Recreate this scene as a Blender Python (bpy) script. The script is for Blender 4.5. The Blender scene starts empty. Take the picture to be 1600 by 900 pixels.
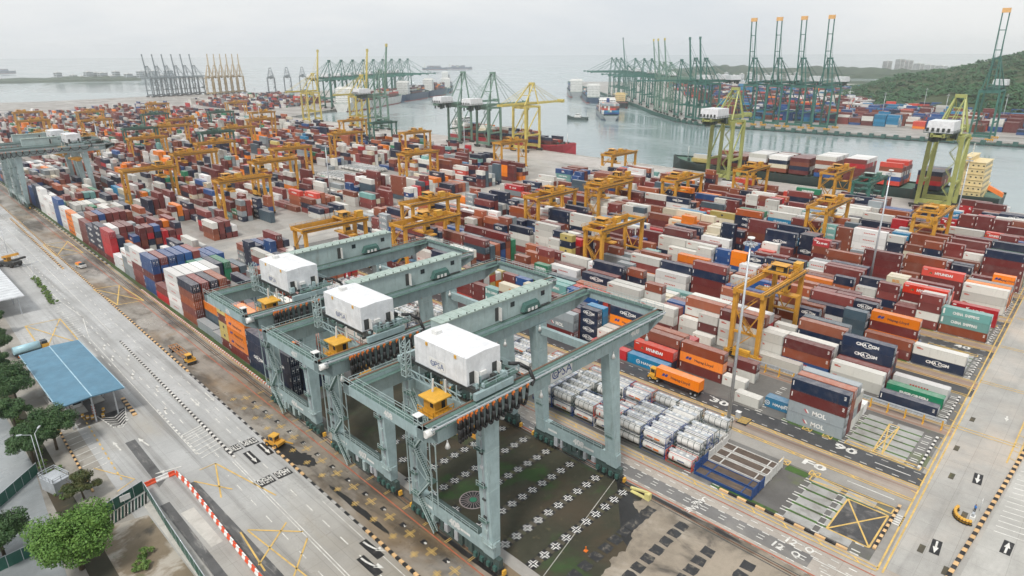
import bpy, math, random
import numpy as np
from mathutils import Vector, Matrix
from mathutils.bvhtree import BVHTree
R = random.Random(11)
S = bpy.context.scene
C = S.collection
rad = math.radians

# ---------------------------------------------------------------- helpers
def sgn(x): return (x > 0) - (x < 0)

class MB:
    """collects faces and links them as one mesh object"""
    def __init__(s): s.v = []; s.f = []; s.m = []; s.c = []; s.sm = []
    def poly(s, pts, m=0, c=None, smooth=False):
        n = len(s.v); s.v.extend([tuple(p) for p in pts])
        s.f.append(tuple(range(n, n + len(pts)))); s.m.append(m); s.c.append(c); s.sm.append(smooth)
    def hexa(s, P, m=0, c=None, skip=''):
        # P: 4 bottom (ccw from above) + 4 top
        n = len(s.v); s.v.extend([tuple(p) for p in P])
        F = {'b': (3, 2, 1, 0), 't': (4, 5, 6, 7), '0': (0, 1, 5, 4), '1': (1, 2, 6, 5), '2': (2, 3, 7, 6), '3': (3, 0, 4, 7)}
        for k, q in F.items():
            if k in skip: continue
            s.f.append(tuple(n + i for i in q)); s.m.append(m); s.c.append(c); s.sm.append(False)
    def box(s, x0, y0, z0, x1, y1, z1, m=0, c=None, skip=''):
        if x0 > x1: x0, x1 = x1, x0
        if y0 > y1: y0, y1 = y1, y0
        if z0 > z1: z0, z1 = z1, z0
        s.hexa([(x0, y0, z0), (x1, y0, z0), (x1, y1, z0), (x0, y1, z0), (x0, y0, z1), (x1, y0, z1), (x1, y1, z1), (x0, y1, z1)], m, c, skip)
    def beam(s, p, q, w, h=None, m=0, c=None, up=(0, 0, 1), w1=None, h1=None):
        h = w if h is None else h
        w1 = w if w1 is None else w1; h1 = h if h1 is None else h1
        p = Vector(p); q = Vector(q); d = (q - p).normalized(); u = Vector(up)
        if abs(d.dot(u)) > .98: u = Vector((0, 1, 0))
        r = d.cross(u).normalized(); t = r.cross(d)
        def ring(o, w, h): return [o - r * w / 2 - t * h / 2, o + r * w / 2 - t * h / 2, o + r * w / 2 + t * h / 2, o - r * w / 2 + t * h / 2]
        s.hexa(ring(p, w, h) + ring(q, w1, h1), m, c)
    def cyl(s, p, q, r0, r1=None, n=8, m=0, c=None, caps=True, smooth=True):
        r1 = r0 if r1 is None else r1
        p = Vector(p); q = Vector(q); d = (q - p).normalized(); u = Vector((0, 0, 1))
        if abs(d.dot(u)) > .98: u = Vector((0, 1, 0))
        a = d.cross(u).normalized(); b = d.cross(a)
        k = len(s.v)
        for o, r in ((p, r0), (q, r1)):
            for i in range(n):
                t = 2 * math.pi * i / n; s.v.append(tuple(o + a * (r * math.cos(t)) + b * (r * math.sin(t))))
        for i in range(n):
            j = (i + 1) % n
            s.f.append((k + i, k + j, k + n + j, k + n + i)); s.m.append(m); s.c.append(c); s.sm.append(smooth)
        if caps:
            s.f.append(tuple(k + n - 1 - i for i in range(n))); s.m.append(m); s.c.append(c); s.sm.append(False)
            s.f.append(tuple(k + n + i for i in range(n))); s.m.append(m); s.c.append(c); s.sm.append(False)
    def path(s, pts, r, n=6, m=0):
        for a, b in zip(pts[:-1], pts[1:]): s.cyl(a, b, r, n=n, m=m)
    def prism(s, poly, z0, z1, m=0, c=None, mside=None):
        # poly ccw
        k = len(s.v); n = len(poly)
        s.v.extend([(x, y, z0) for x, y in poly] + [(x, y, z1) for x, y in poly])
        s.f.append(tuple(k + n + i for i in range(n))); s.m.append(m); s.c.append(c); s.sm.append(False)
        for i in range(n):
            j = (i + 1) % n
            s.f.append((k + i, k + j, k + n + j, k + n + i)); s.m.append(m if mside is None else mside); s.c.append(c); s.sm.append(False)
    def text(s, st, O, u, v, h, m=0, c=None, bold=0.03, fit=None, align=.5):
        V, F, w = text_geo(st, bold)
        O = Vector(O); u = Vector(u); v = Vector(v)
        sc = h / .7
        sx = sc if fit is None else fit / max(w, .01)
        k = len(s.v)
        for x, y in V: s.v.append(tuple(O + u * ((x - w * align) * sx) + v * (y * sc)))
        for f in F: s.f.append(tuple(k + i for i in f)); s.m.append(m); s.c.append(c); s.sm.append(False)
    def build(s, name, mats, parent=None, loc=(0, 0, 0)):
        me = bpy.data.meshes.new(name)
        me.from_pydata(s.v, [], s.f)
        if not isinstance(mats, (list, tuple)): mats = [mats]
        for mt in mats: me.materials.append(mt)
        me.polygons.foreach_set('material_index', s.m)
        if any(s.sm): me.polygons.foreach_set('use_smooth', s.sm)
        if any(c is not None for c in s.c):
            at = me.color_attributes.new('col', 'FLOAT_COLOR', 'CORNER')
            cnt = [len(f) for f in s.f]
            arr = np.repeat(np.array([(tuple(c) + (1.,)) if c is not None else (.5, .5, .5, 1.) for c in s.c], dtype=np.float32), cnt, axis=0)
            at.data.foreach_set('color', arr.ravel())
        me.update()
        o = bpy.data.objects.new(name, me); C.objects.link(o); o.location = loc
        if parent is not None: o.parent = parent
        return o

_tx = {}
def text_geo(st, bold=.03):
    k = (st, bold)
    if k in _tx: return _tx[k]
    cu = bpy.data.curves.new('t', 'FONT'); cu.body = st; cu.size = 1; cu.resolution_u = 2; cu.offset = bold; cu.fill_mode = 'FRONT'
    ob = bpy.data.objects.new('t', cu); C.objects.link(ob)
    dg = bpy.context.evaluated_depsgraph_get(); dg.update()
    me = ob.evaluated_get(dg).to_mesh()
    V = [(v.co.x, v.co.y) for v in me.vertices]; F = [tuple(p.vertices) for p in me.polygons]
    x0 = min(v[0] for v in V); V = [(x - x0, y) for x, y in V]; w = max(v[0] for v in V)
    ob.evaluated_get(dg).to_mesh_clear()
    bpy.data.objects.remove(ob); bpy.data.curves.remove(cu)
    _tx[k] = (V, F, w); return _tx[k]

def tag(o, label=None, cat=None, group=None, kind=None):
    if label: o['label'] = label
    if cat: o['category'] = cat
    if group: o['group'] = group
    if kind: o['kind'] = kind
    return o
def empty(name, loc, rz=0):
    o = bpy.data.objects.new(name, None); C.objects.link(o); o.location = loc; o.rotation_euler = (0, 0, rz); o.empty_display_size = .5
    return o
_kids = {}
def kids(o):
    return [c for c in bpy.data.objects if c.parent == o]
def dup(root, loc, rz=0, label=None, ch=None):
    r = root.copy(); C.objects.link(r); r.location = loc; r.rotation_euler = (0, 0, rz)
    if label: r['label'] = label
    for c in (kids(root) if ch is None else ch):
        d = c.copy(); C.objects.link(d); d.parent = r
        for g in (kids(c) if ch is None else ()):
            e = g.copy(); C.objects.link(e); e.parent = d
    return r
ORD = ['first', 'second', 'third', 'fourth', 'fifth', 'sixth', 'seventh', 'eighth', 'ninth', 'tenth', 'eleventh', 'twelfth', 'thirteenth', 'fourteenth', 'fifteenth', 'sixteenth', 'seventeenth', 'eighteenth', 'nineteenth', 'twentieth']
def ordn(i):
    if i < 20: return ORD[i]
    t = ['twenty', 'thirty', 'forty', 'fifty', 'sixty', 'seventy', 'eighty', 'ninety'][(i + 1) // 10 - 2]; u = (i + 1) % 10
    return (t[:-1] + 'ieth') if u == 0 else t + '-' + ORD[u - 1]

# ---------------------------------------------------------------- materials
class N:
    def __init__(s, name):
        s.mt = bpy.data.materials.new(name); s.mt.use_nodes = True; s.nt = s.mt.node_tree; s.n = s.nt.nodes; s.l = s.nt.links
        s.b = s.n['Principled BSDF']; s.pos = None
    def new(s, t, **k):
        n = s.n.new(t)
        for a, b in k.items(): setattr(n, a, b)
        return n
    def P(s):
        if s.pos is None: s.pos = s.new('ShaderNodeNewGeometry').outputs['Position']
        return s.pos
    def put(s, sock, v):
        if isinstance(v, bpy.types.NodeSocket): s.l.new(v, sock)
        elif isinstance(v, (tuple, list)) and sock.type == 'RGBA': sock.default_value = tuple(v[:3]) + (1,)
        else: sock.default_value = v
    def scl(s, vec, sc):
        n = s.new('ShaderNodeVectorMath', operation='MULTIPLY'); s.put(n.inputs[0], vec); n.inputs[1].default_value = sc; return n.outputs[0]
    def noise(s, scale=1, det=4, rough=.6, vec=None, dist=0):
        n = s.new('ShaderNodeTexNoise'); n.inputs['Scale'].default_value = scale; n.inputs['Detail'].default_value = det; n.inputs['Roughness'].default_value = rough; n.inputs['Distortion'].default_value = dist
        s.l.new(vec or s.P(), n.inputs['Vector']); return n.outputs['Fac']
    def ramp(s, f, lo, hi, a=0., b=1.):
        n = s.new('ShaderNodeMapRange'); n.interpolation_type = 'SMOOTHSTEP'; s.put(n.inputs['Value'], f)
        n.inputs['From Min'].default_value = lo; n.inputs['From Max'].default_value = hi; n.inputs['To Min'].default_value = a; n.inputs['To Max'].default_value = b
        return n.outputs[0]
    def mix(s, f, a, b, mode='MIX'):
        n = s.new('ShaderNodeMix', data_type='RGBA', blend_type=mode); s.put(n.inputs[0], f); s.put(n.inputs[6], a); s.put(n.inputs[7], b); return n.outputs[2]
    def math(s, op, a, b=0.):
        n = s.new('ShaderNodeMath', operation=op); s.put(n.inputs[0], a); s.put(n.inputs[1], b); return n.outputs[0]
    def bump(s, h, st=.3, d=.02):
        n = s.new('ShaderNodeBump'); n.inputs['Strength'].default_value = st; n.inputs['Distance'].default_value = d; s.l.new(h, n.inputs['Height']); s.l.new(n.outputs[0], s.b.inputs['Normal'])
    def out(s, col, rough=.6, metal=0., spec=.5):
        s.put(s.b.inputs['Base Color'], col); s.put(s.b.inputs['Roughness'], rough); s.b.inputs['Metallic'].default_value = metal
        s.b.inputs['Specular IOR Level'].default_value = spec
        return s.mt

def paint(name, col, rough=.5, dirt=.35, dcol=(.10, .085, .07), scale=.5, rnd=.0, streak=True, metal=0., spec=.5):
    n = N(name)
    f1 = n.noise(scale, 5, .65)
    c = n.mix(n.ramp(f1, .3, .75), tuple(x * .86 for x in col), tuple(min(1, x * 1.1) for x in col))
    vec = n.scl(n.P(), (1.3, 1.3, .16)) if streak else None
    f2 = n.noise(scale * 2.2, 4, .7, vec)
    c = n.mix(n.ramp(f2, .52, .78, 0, dirt), c, dcol)
    if streak:   # thin rust runs
        f5 = n.noise(1.0, 5, .75, n.scl(n.P(), (4.2, 4.2, .22)))
        c = n.mix(n.ramp(f5, .60, .74, 0, dirt * .9), c, tuple(q * .8 for q in dcol))
    if rnd:
        oi = n.new('ShaderNodeObjectInfo')
        hs = n.new('ShaderNodeHueSaturation'); n.l.new(c, hs.inputs['Color'])
        n.put(hs.inputs['Value'], n.ramp(oi.outputs['Random'], 0, 1, 1 - rnd, 1 + rnd)); c = hs.outputs[0]
    return n.out(c, n.ramp(f2, .3, .8, rough - .08, rough + .15), metal, spec)

def ground(name, base, stains=(), rough=(.45, .8), scale=.08, bumpd=.01, spec=.4, joints=None, muddy=None):
    """stains: (colour, scale, lo, hi, amount, stretch xyz)"""
    n = N(name)
    f = n.noise(scale, 6, .65)
    c = n.mix(n.ramp(f, .3, .72), tuple(x * .82 for x in base), tuple(min(1, x * 1.12) for x in base))
    f3 = n.noise(1.3, 5, .7)
    c = n.mix(n.ramp(f3, .35, .75, 0, .22), c, tuple(x * .6 for x in base))
    rg = n.ramp(f, .35, .65, rough[1], rough[0])
    if muddy:   # mud carried in towards the near end
        sp = n.new('ShaderNodeSeparateXYZ'); n.l.new(n.P(), sp.inputs[0])
        yy = n.math('ADD', sp.outputs[1], n.math('MULTIPLY', n.noise(.03, 4, .6), 70))
        c = n.mix(n.ramp(yy, muddy[0], muddy[1], muddy[3], 0), c, n.mix(n.ramp(f, .3, .7), tuple(q * .8 for q in muddy[2]), muddy[2]))
    for (sc, ss, lo, hi, am, st) in stains:
        g = n.noise(ss, 5, .62, n.scl(n.P(), st), .4)
        k = n.ramp(g, lo, hi, 0, am); c = n.mix(k, c, sc)
        rg = n.mix(k, rg, (rough[0],) * 3) if False else rg
    if joints:
        br = n.new('ShaderNodeTexBrick'); n.l.new(n.P(), br.inputs['Vector'])
        br.inputs['Scale'].default_value = 1; br.inputs['Mortar Size'].default_value = .035; br.inputs['Brick Width'].default_value = joints[0]; br.inputs['Row Height'].default_value = joints[1]; br.offset = joints[2] if len(joints) > 2 else 0.
        br.inputs['Color1'].default_value = (1, 1, 1, 1); br.inputs['Color2'].default_value = (.9, .9, .9, 1); br.inputs['Mortar'].default_value = (.45, .44, .42, 1)
        c = n.mix(.5, c, br.outputs['Color'], 'MULTIPLY')
    n.bump(f3, .3, bumpd)
    return n.out(c, rg, 0, spec)

def container_mat(name, corr=True):
    n = N(name)
    at = n.new('ShaderNodeAttribute', attribute_name='col'); col = at.outputs['Color']
    g = n.new('ShaderNodeNewGeometry'); n.pos = g.outputs['Position']
    sp = n.new('ShaderNodeSeparateXYZ'); n.l.new(g.outputs['True Normal'], sp.inputs[0])
    pz = n.new('ShaderNodeSeparateXYZ'); n.l.new(g.outputs['Position'], pz.inputs[0])
    oi = n.new('ShaderNodeObjectInfo')
    hs = n.new('ShaderNodeHueSaturation'); n.l.new(col, hs.inputs['Color'])
    if corr:
        n.put(hs.inputs['Value'], n.ramp(oi.outputs['Random'], 0, 1, .78, 1.15)); 
        n.put(hs.inputs['Saturation'], n.ramp(n.math('FRACT', n.math('MULTIPLY', oi.outputs['Random'], 7.3)), 0, 1, .95, 1.1))
    c = hs.outputs[0]
    f = n.noise(.9, 5, .7, n.scl(n.P(), (1.5, 1.5, .25)))
    c = n.mix(n.ramp(f, .52, .8, 0, .3), c, (.09, .06, .045))
    f2 = n.noise(.35, 4, .6)
    c = n.mix(n.ramp(f2, .45, .8, 0, .10), c, (.42, .40, .37))
    # roofs are bleached and dusty
    top = n.ramp(sp.outputs[2], .6, .9)
    f4 = n.noise(.8, 4, .7)
    c = n.mix(n.math('MULTIPLY', top, n.ramp(f4, .25, .7, .10, .36)), c, (.50, .46, .43))
    if corr:
        ay = n.math('MULTIPLY', pz.outputs[1], 2 * math.pi / .30); ax = n.math('MULTIPLY', pz.outputs[0], 2 * math.pi / .30)
        isy = n.math('GREATER_THAN', n.math('ABSOLUTE', sp.outputs[1]), .5)
        mx = n.new('ShaderNodeMix', data_type='FLOAT'); n.put(mx.inputs[0], isy); n.put(mx.inputs[2], ay); n.put(mx.inputs[3], ax)
        w = n.math('SINE', mx.outputs[0])
        n.bump(n.ramp(w, -.5, .5), .45, .03)
    return n.out(c, n.ramp(f, .3, .8, .36, .62), 0, .5)

M = {}
def setup_materials():
    M['green_steel'] = paint('gantry_green_paint', (.31, .405, .415), .42, .5, (.12, .115, .09), .5)
    M['green_light'] = paint('gantry_light_green_paint', (.37, .46, .455), .45, .42, (.16, .14, .1), .4)
    M['green_roof'] = paint('pale_green_roof_paint', (.33, .41, .37), .55, .5, (.17, .17, .13), .6, streak=False)
    M['green_dark'] = paint('dark_green_steel', (.05, .12, .105), .55, .4, (.05, .045, .04), .6)
    M['deck'] = paint('walkway_grating', (.085, .15, .13), .7, .5, (.06, .05, .04), 1.2, streak=False)
    M['white_panel'] = paint('white_cladding', (.70, .71, .725), .4, .4, (.45, .43, .40), .6)
    M['white'] = paint('white_paint', (.68, .68, .66), .45, .25, (.35, .3, .25), .7)
    M['tankwhite'] = paint('tank_white_paint', (.72, .71, .68), .35, .3, (.4, .33, .25), .9, rnd=.06)
    M['yellow'] = paint('crane_yellow_paint', (.60, .30, .04), .47, .45, (.17, .10, .05), .45)
    M['yellow_cab'] = paint('cabin_yellow_paint', (.58, .29, .03), .42, .4, (.2, .12, .04), .8)
    M['yellow2'] = paint('bright_yellow_paint', (.66, .36, .045), .45, .3, (.2, .13, .05), .7)
    M['sts_yellow'] = paint('quay_crane_yellow_paint', (.62, .50, .13), .45, .4, (.25, .2, .1), .25)
    M['sts_lime'] = paint('quay_crane_lime_paint', (.36, .385, .13), .5, .45, (.1, .12, .06), .25)
    M['sts_green'] = paint('quay_crane_green_paint', (.045, .16, .13), .5, .35, (.05, .06, .05), .25)
    M['sts_pale'] = paint('quay_crane_pale_green_paint', (.16, .27, .21), .5, .35, (.08, .1, .08), .25)
    M['sts_ochre'] = paint('quay_crane_ochre_paint', (.42, .31, .15), .5, .3, (.2, .16, .1), .25)
    M['sts_blue'] = paint('quay_crane_blue_grey_paint', (.17, .21, .23), .5, .3, (.2, .2, .2), .25)
    M['black'] = paint('black_rubber', (.018, .018, .02), .55, .3, (.06, .055, .05), 2)
    M['tyre'] = paint('tyre_rubber', (.02, .02, .02), .75, .3, (.07, .06, .05), 2)
    M['dark'] = paint('dark_machinery', (.04, .045, .045), .55, .5, (.10, .07, .05), 1.2)
    M['dark2'] = paint('dark_green_bogie', (.055, .085, .08), .5, .5, (.07, .05, .035), 1.1)
    M['steel'] = paint('galvanised_steel', (.50, .53, .56), .4, .25, (.3, .27, .24), .8, metal=.3)
    M['rail'] = paint('rusty_rail', (.16, .085, .055), .6, .5, (.07, .04, .03), .8, streak=False)
    M['glass'] = N('dark_glass').out((.02, .03, .035), .08)
    M['blue'] = paint('psa_blue_paint', (.02, .06, .22), .45, .1)
    M['tip'] = paint('boom_tip_paint', (.78, .42, .14), .5, .2)
    M['redp'] = paint('red_paint', (.55, .05, .035), .45, .2, rnd=.08)
    M['whitep'] = paint('white_plastic', (.82, .82, .8), .4, .2, (.4, .36, .3), 1.5)
    M['orangep'] = paint('orange_paint', (.78, .2, .03), .45, .2)
    M['hatred'] = paint('barrier_red_plastic', (.72, .09, .03), .4, .18)
    M['mark_white'] = ground('white_road_paint', (.68, .67, .63), [((.3, .28, .25), .7, .45, .75, .7, (1, 1, 1))], (.6, .8), .5)
    M['mark_yellow'] = ground('yellow_road_paint', (.66, .44, .13), [((.3, .24, .15), .7, .45, .75, .65, (1, 1, 1))], (.6, .8), .5)
    M['mark_red'] = ground('red_road_paint', (.46, .12, .06), [((.3, .2, .15), .5, .45, .75, .65, (1, 1, 1))], (.6, .8), .5)
    M['mark_black'] = ground('black_road_paint', (.016, .016, .018), [((.12, .11, .1), .8, .5, .8, .5, (1, 1, 1))], (.5, .7), .4)
    M['cont'] = container_mat('container_paint')
    M['contfar'] = container_mat('stacked_container_paint', False)
    M['trunk'] = paint('bark', (.10, .075, .05), .85, .4, (.05, .04, .03), 1.5)
    M['leaf'] = leaf('foliage', (.045, .115, .022), (.12, .22, .042))
    M['leafd'] = leaf('dark_foliage', (.022, .06, .022), (.055, .105, .035))
    M['leafr'] = leaf('reddish_foliage', (.03, .065, .018), (.085, .085, .03))
    M['hedge'] = leaf('hedge_leaves', (.05, .13, .03), (.14, .2, .05))
    M['wood'] = leaf('far_wood_leaves', (.010, .042, .022), (.045, .115, .045), .045)
    M['canopy_blue'] = paint('blue_roof_sheet', (.085, .20, .29), .5, .2, (.24, .30, .34), .3, streak=False)
    M['canopy_grey'] = paint('grey_roof_sheet', (.58, .6, .62), .5, .2, (.4, .4, .4), .3, streak=False)
    M['fence_green'] = paint('green_hoarding', (.02, .10, .075), .55, .3, (.05, .08, .06), .7)
    M['skin'] = paint('skin', (.35, .2, .13), .6, 0); M['cloth_blue'] = paint('blue_cloth', (.03, .2, .6), .8, .1)
    M['trousers'] = paint('dark_cloth', (.03, .035, .05), .85, .1); M['hair'] = paint('black_hair', (.01, .01, .01), .6, 0)
    M['concrete_light'] = ground('pale_concrete', (.52, .5, .46), [((.25, .23, .2), .4, .45, .75, .5, (1, 1, 1))])

def leaf(name, a, b, sc=.7):
    n = N(name)
    f = n.noise(sc, 4, .7); f2 = n.noise(6, 2, .6)
    c = n.mix(n.ramp(f, .35, .68), a, b)
    c = n.mix(n.ramp(f2, .3, .7, 0, .5), c, tuple(x * 1.35 for x in b))
    n.b.inputs['Transmission Weight'].default_value = 0
    return n.out(c, .6, 0, .3)

# ---------------------------------------------------------------- camera, light, air
H = 80.
def LX(x, y): return x + .022 * (y - 60)
def setup_view():
    f = 1007.; pitch = .3478; ang = .7705; roll = -.005
    fh = Vector((math.cos(ang), math.sin(ang), 0)); up = Vector((0, 0, 1))
    fw = fh * math.cos(pitch) - up * math.sin(pitch)
    r = fw.cross(up).normalized(); c = r.cross(fw)
    r2 = r * math.cos(roll) + c * math.sin(roll); c2 = -r * math.sin(roll) + c * math.cos(roll)
    cam = bpy.data.cameras.new('camera'); o = bpy.data.objects.new('camera', cam); C.objects.link(o)
    m = Matrix((r2, c2, -fw)).transposed().to_4x4(); m.translation = (0, 0, H); o.matrix_world = m
    cam.sensor_width = 36; cam.lens = f / 1600 * 36; cam.clip_start = .5; cam.clip_end = 60000
    S.camera = o
    W = bpy.data.worlds.new('World'); S.world = W; W.use_nodes = True
    nt = W.node_tree; n = nt.nodes; l = nt.links; bg = n['Background']
    sky = n.new('ShaderNodeTexSky'); sky.sky_type = 'NISHITA'; sky.sun_disc = False
    sky.sun_elevation = rad(58); sky.sun_rotation = rad(250); sky.air_density = 1.2; sky.dust_density = 6; sky.ozone_density = 1
    # overcast: an even cloud sheet hides nearly all of the blue
    tc = n.new('ShaderNodeTexCoord'); mp = n.new('ShaderNodeVectorMath'); mp.operation = 'MULTIPLY'; mp.inputs[1].default_value = (1, 1, 4.5)
    l.new(tc.outputs['Generated'], mp.inputs[0])
    no = n.new('ShaderNodeTexNoise'); no.inputs['Scale'].default_value = 1.7; no.inputs['Detail'].default_value = 6; no.inputs['Roughness'].default_value = .55; no.inputs['Distortion'].default_value = .3
    l.new(mp.outputs[0], no.inputs['Vector'])
    mr = n.new('ShaderNodeMapRange'); mr.interpolation_type = 'SMOOTHSTEP'; mr.inputs[1].default_value = .32; mr.inputs[2].default_value = .68; l.new(no.outputs['Fac'], mr.inputs[0])
    cl = n.new('ShaderNodeMix'); cl.data_type = 'RGBA'; cl.inputs[6].default_value = SKYA + (1,); cl.inputs[7].default_value = SKYB + (1,); l.new(mr.outputs[0], cl.inputs[0])
    mx = n.new('ShaderNodeMix'); mx.data_type = 'RGBA'; mx.inputs[0].default_value = .93
    l.new(sky.outputs[0], mx.inputs[6]); l.new(cl.outputs[2], mx.inputs[7]); l.new(mx.outputs[2], bg.inputs['Color'])
    bg.inputs['Strength'].default_value = .1
    L = bpy.data.lights.new('sun', 'SUN'); L.energy = 1.5; L.angle = rad(11); L.color = (1, .96, .9)
    so = bpy.data.objects.new('sun', L); C.objects.link(so)
    # sky sun_rotation is measured clockwise from +Y seen from above
    az = rad(250); el = rad(58); d = Vector((math.sin(az) * math.cos(el), math.cos(az) * math.cos(el), math.sin(el)))
    so.rotation_euler = d.to_track_quat('Z', 'Y').to_euler()
    so.location = (0, 0, 300)
    S.view_settings.view_transform = 'Standard'; S.view_settings.look = 'None'; S.view_settings.gamma = 1; S.view_settings.exposure = EXPO
    S.render.engine = 'CYCLES'
    cy = S.cycles; cy.use_denoising = True; cy.max_bounces = 8; cy.diffuse_bounces = 3; cy.glossy_bounces = 3; cy.transmission_bounces = 2; cy.volume_bounces = 6; cy.transparent_max_bounces = 6
    cy.caustics_reflective = False; cy.caustics_refractive = False; cy.use_adaptive_sampling = True; cy.adaptive_threshold = .015
    try: cy.denoiser = 'OPENIMAGEDENOISE'; cy.denoising_input_passes = 'RGB_ALBEDO_NORMAL'
    except Exception: pass
def haze():
    b = MB(); b.box(-900, -900, -9, 5000, 5000, 138)
    mt = bpy.data.materials.new('haze_air'); mt.use_nodes = True; nt = mt.node_tree; nt.nodes.clear()
    o = nt.nodes.new('ShaderNodeOutputMaterial'); v = nt.nodes.new('ShaderNodeVolumePrincipled')
    v.inputs['Color'].default_value = (.992, .997, 1, 1); v.inputs['Density'].default_value = HAZE; v.inputs['Anisotropy'].default_value = .92
    nt.links.new(v.outputs[0], o.inputs['Volume'])
    tag(b.build('haze', mt), 'thin pale sea haze over the whole port', 'haze', kind='stuff')
SKYA = (4.15, 4.4, 4.65); SKYB = (5.25, 5.3, 5.28); EXPO = 0.88; HAZE = .00017
# ---------------------------------------------------------------- land, roads, water, paint
QUAY = [(424, -400), (424, 170), (430, 280), (432, 360), (447, 530), (450, 640), (446, 862), (546, 925), (900, 1132), (1000, 1210), (960, 1420), (720, 1500), (620, 1530), (470, 1540), (300, 1520), (150, 1580), (-600, 1640)]
FARQ = [(790, -700), (763, 81), (751, 167), (741, 312), (741, 397), (766, 444), (836, 523), (932, 614), (1031, 715), (1130, 817), (1622, 1325)]
def sheet(name, polys, m, z, shear=True, thick=0.):
    b = MB()
    for p in polys:
        if shear: p = [(LX(x, y), y) for x, y in p]
        b.poly([(x, y, z) for x, y in p])
    return tag(b.build(name, m), kind='structure')
def rect(x0, y0, x1, y1): return [(x0, y0), (x1, y0), (x1, y1), (x0, y1)]

def build_land():
    water = N('sea_water')
    v = water.scl(water.P(), (1, 1, 1))
    w1 = water.noise(.05, 5, .6, v, .5); w2 = water.noise(.35, 3, .6)
    big = water.noise(.004, 4, .6, water.scl(water.P(), (1, .45, 1)), 1.5)
    water.bump(water.math('ADD', water.math('MULTIPLY', w1, 1.2), water.math('MULTIPLY', w2, .35)), .35, .6)
    mt = water.out(water.mix(water.ramp(big, .35, .65), (.20, .26, .265), (.30, .355, .36)), water.ramp(big, .4, .62, .07, .24), 0, .5)
    b = MB(); b.poly([(-40000, -40000, -3.2), (40000, -40000, -3.2), (40000, 40000, -3.2), (-40000, 40000, -3.2)])
    tag(b.build('sea', mt), kind='structure')
    g = ground('yard_concrete', (.34, .325, .30), [((.13, .12, .105), .05, .48, .7, .6, (1, .3, 1)), ((.52, .5, .46), .03, .5, .75, .5, (1, .35, 1)), ((.2, .165, .12), .12, .55, .75, .5, (1, .4, 1))], (.35, .75), .03)
    qw = ground('quay_wall_concrete', (.35, .34, .32), [((.06, .07, .06), .2, .4, .7, .8, (1, 1, .2))])
    b = MB(); b.prism(QUAY + [(-600, -400)], -6, 0, 0, mside=1); tag(b.build('ground', [g, qw]), kind='structure')
    # far terminal: land, quay and the ground behind it
    far = [(x, y) for x, y in FARQ]
    b = MB(); b.prism([(790, -700), (2600, -700), (2600, 420), (2050, 640), (1900, 900), (1622, 1325)] + far[::-1][1:-1], -6, 0, 0, mside=1)
    tag(b.build('far_ground', [g, qw]), kind='structure')
    # green band of fenders along the far quay wall
    b = MB()
    for (x0, y0), (x1, y1) in zip(FARQ[:-1], FARQ[1:]):
        L = math.hypot(x1 - x0, y1 - y0); n = max(1, int(L / 11)); ux, uy = (x1 - x0) / L, (y1 - y0) / L; nx, ny = -uy, ux
        b.beam((x0 + nx * 1.0, y0 + ny * 1.0, -1.6), (x1 + nx * 1.0, y1 + ny * 1.0, -1.6), 1.6, 1.2)
        for i in range(n):
            px, py = x0 + ux * L * (i + .5) / n, y0 + uy * L * (i + .5) / n
            b.box(px + nx * 2 - 1.6, py + ny * 2 - 2, -2.6, px + nx * 2 + 1.6, py + ny * 2 + 2, 1.6)
    tag(b.build('quay_fenders', M['green_dark']), kind='structure')
    b = MB(); prev = None
    for (x0, y0), (x1, y1) in zip(QUAY[:6], QUAY[1:7]):
        b.beam((x0 - .6, y0, .15), (x1 - .6, y1, .15), 1.0, .3)
        L = abs(y1 - y0); n = int(L / 14)
        for i in range(n):
            t = (i + .5) / n; b.box(x0 + (x1 - x0) * t - .1, y0 + (y1 - y0) * t - 1, -2.4, x0 + (x1 - x0) * t + 1.2, y0 + (y1 - y0) * t + 1, .25, 1)
    tag(b.build('quay_edge', [M['concrete_light'], M['black']]), kind='structure')

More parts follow.
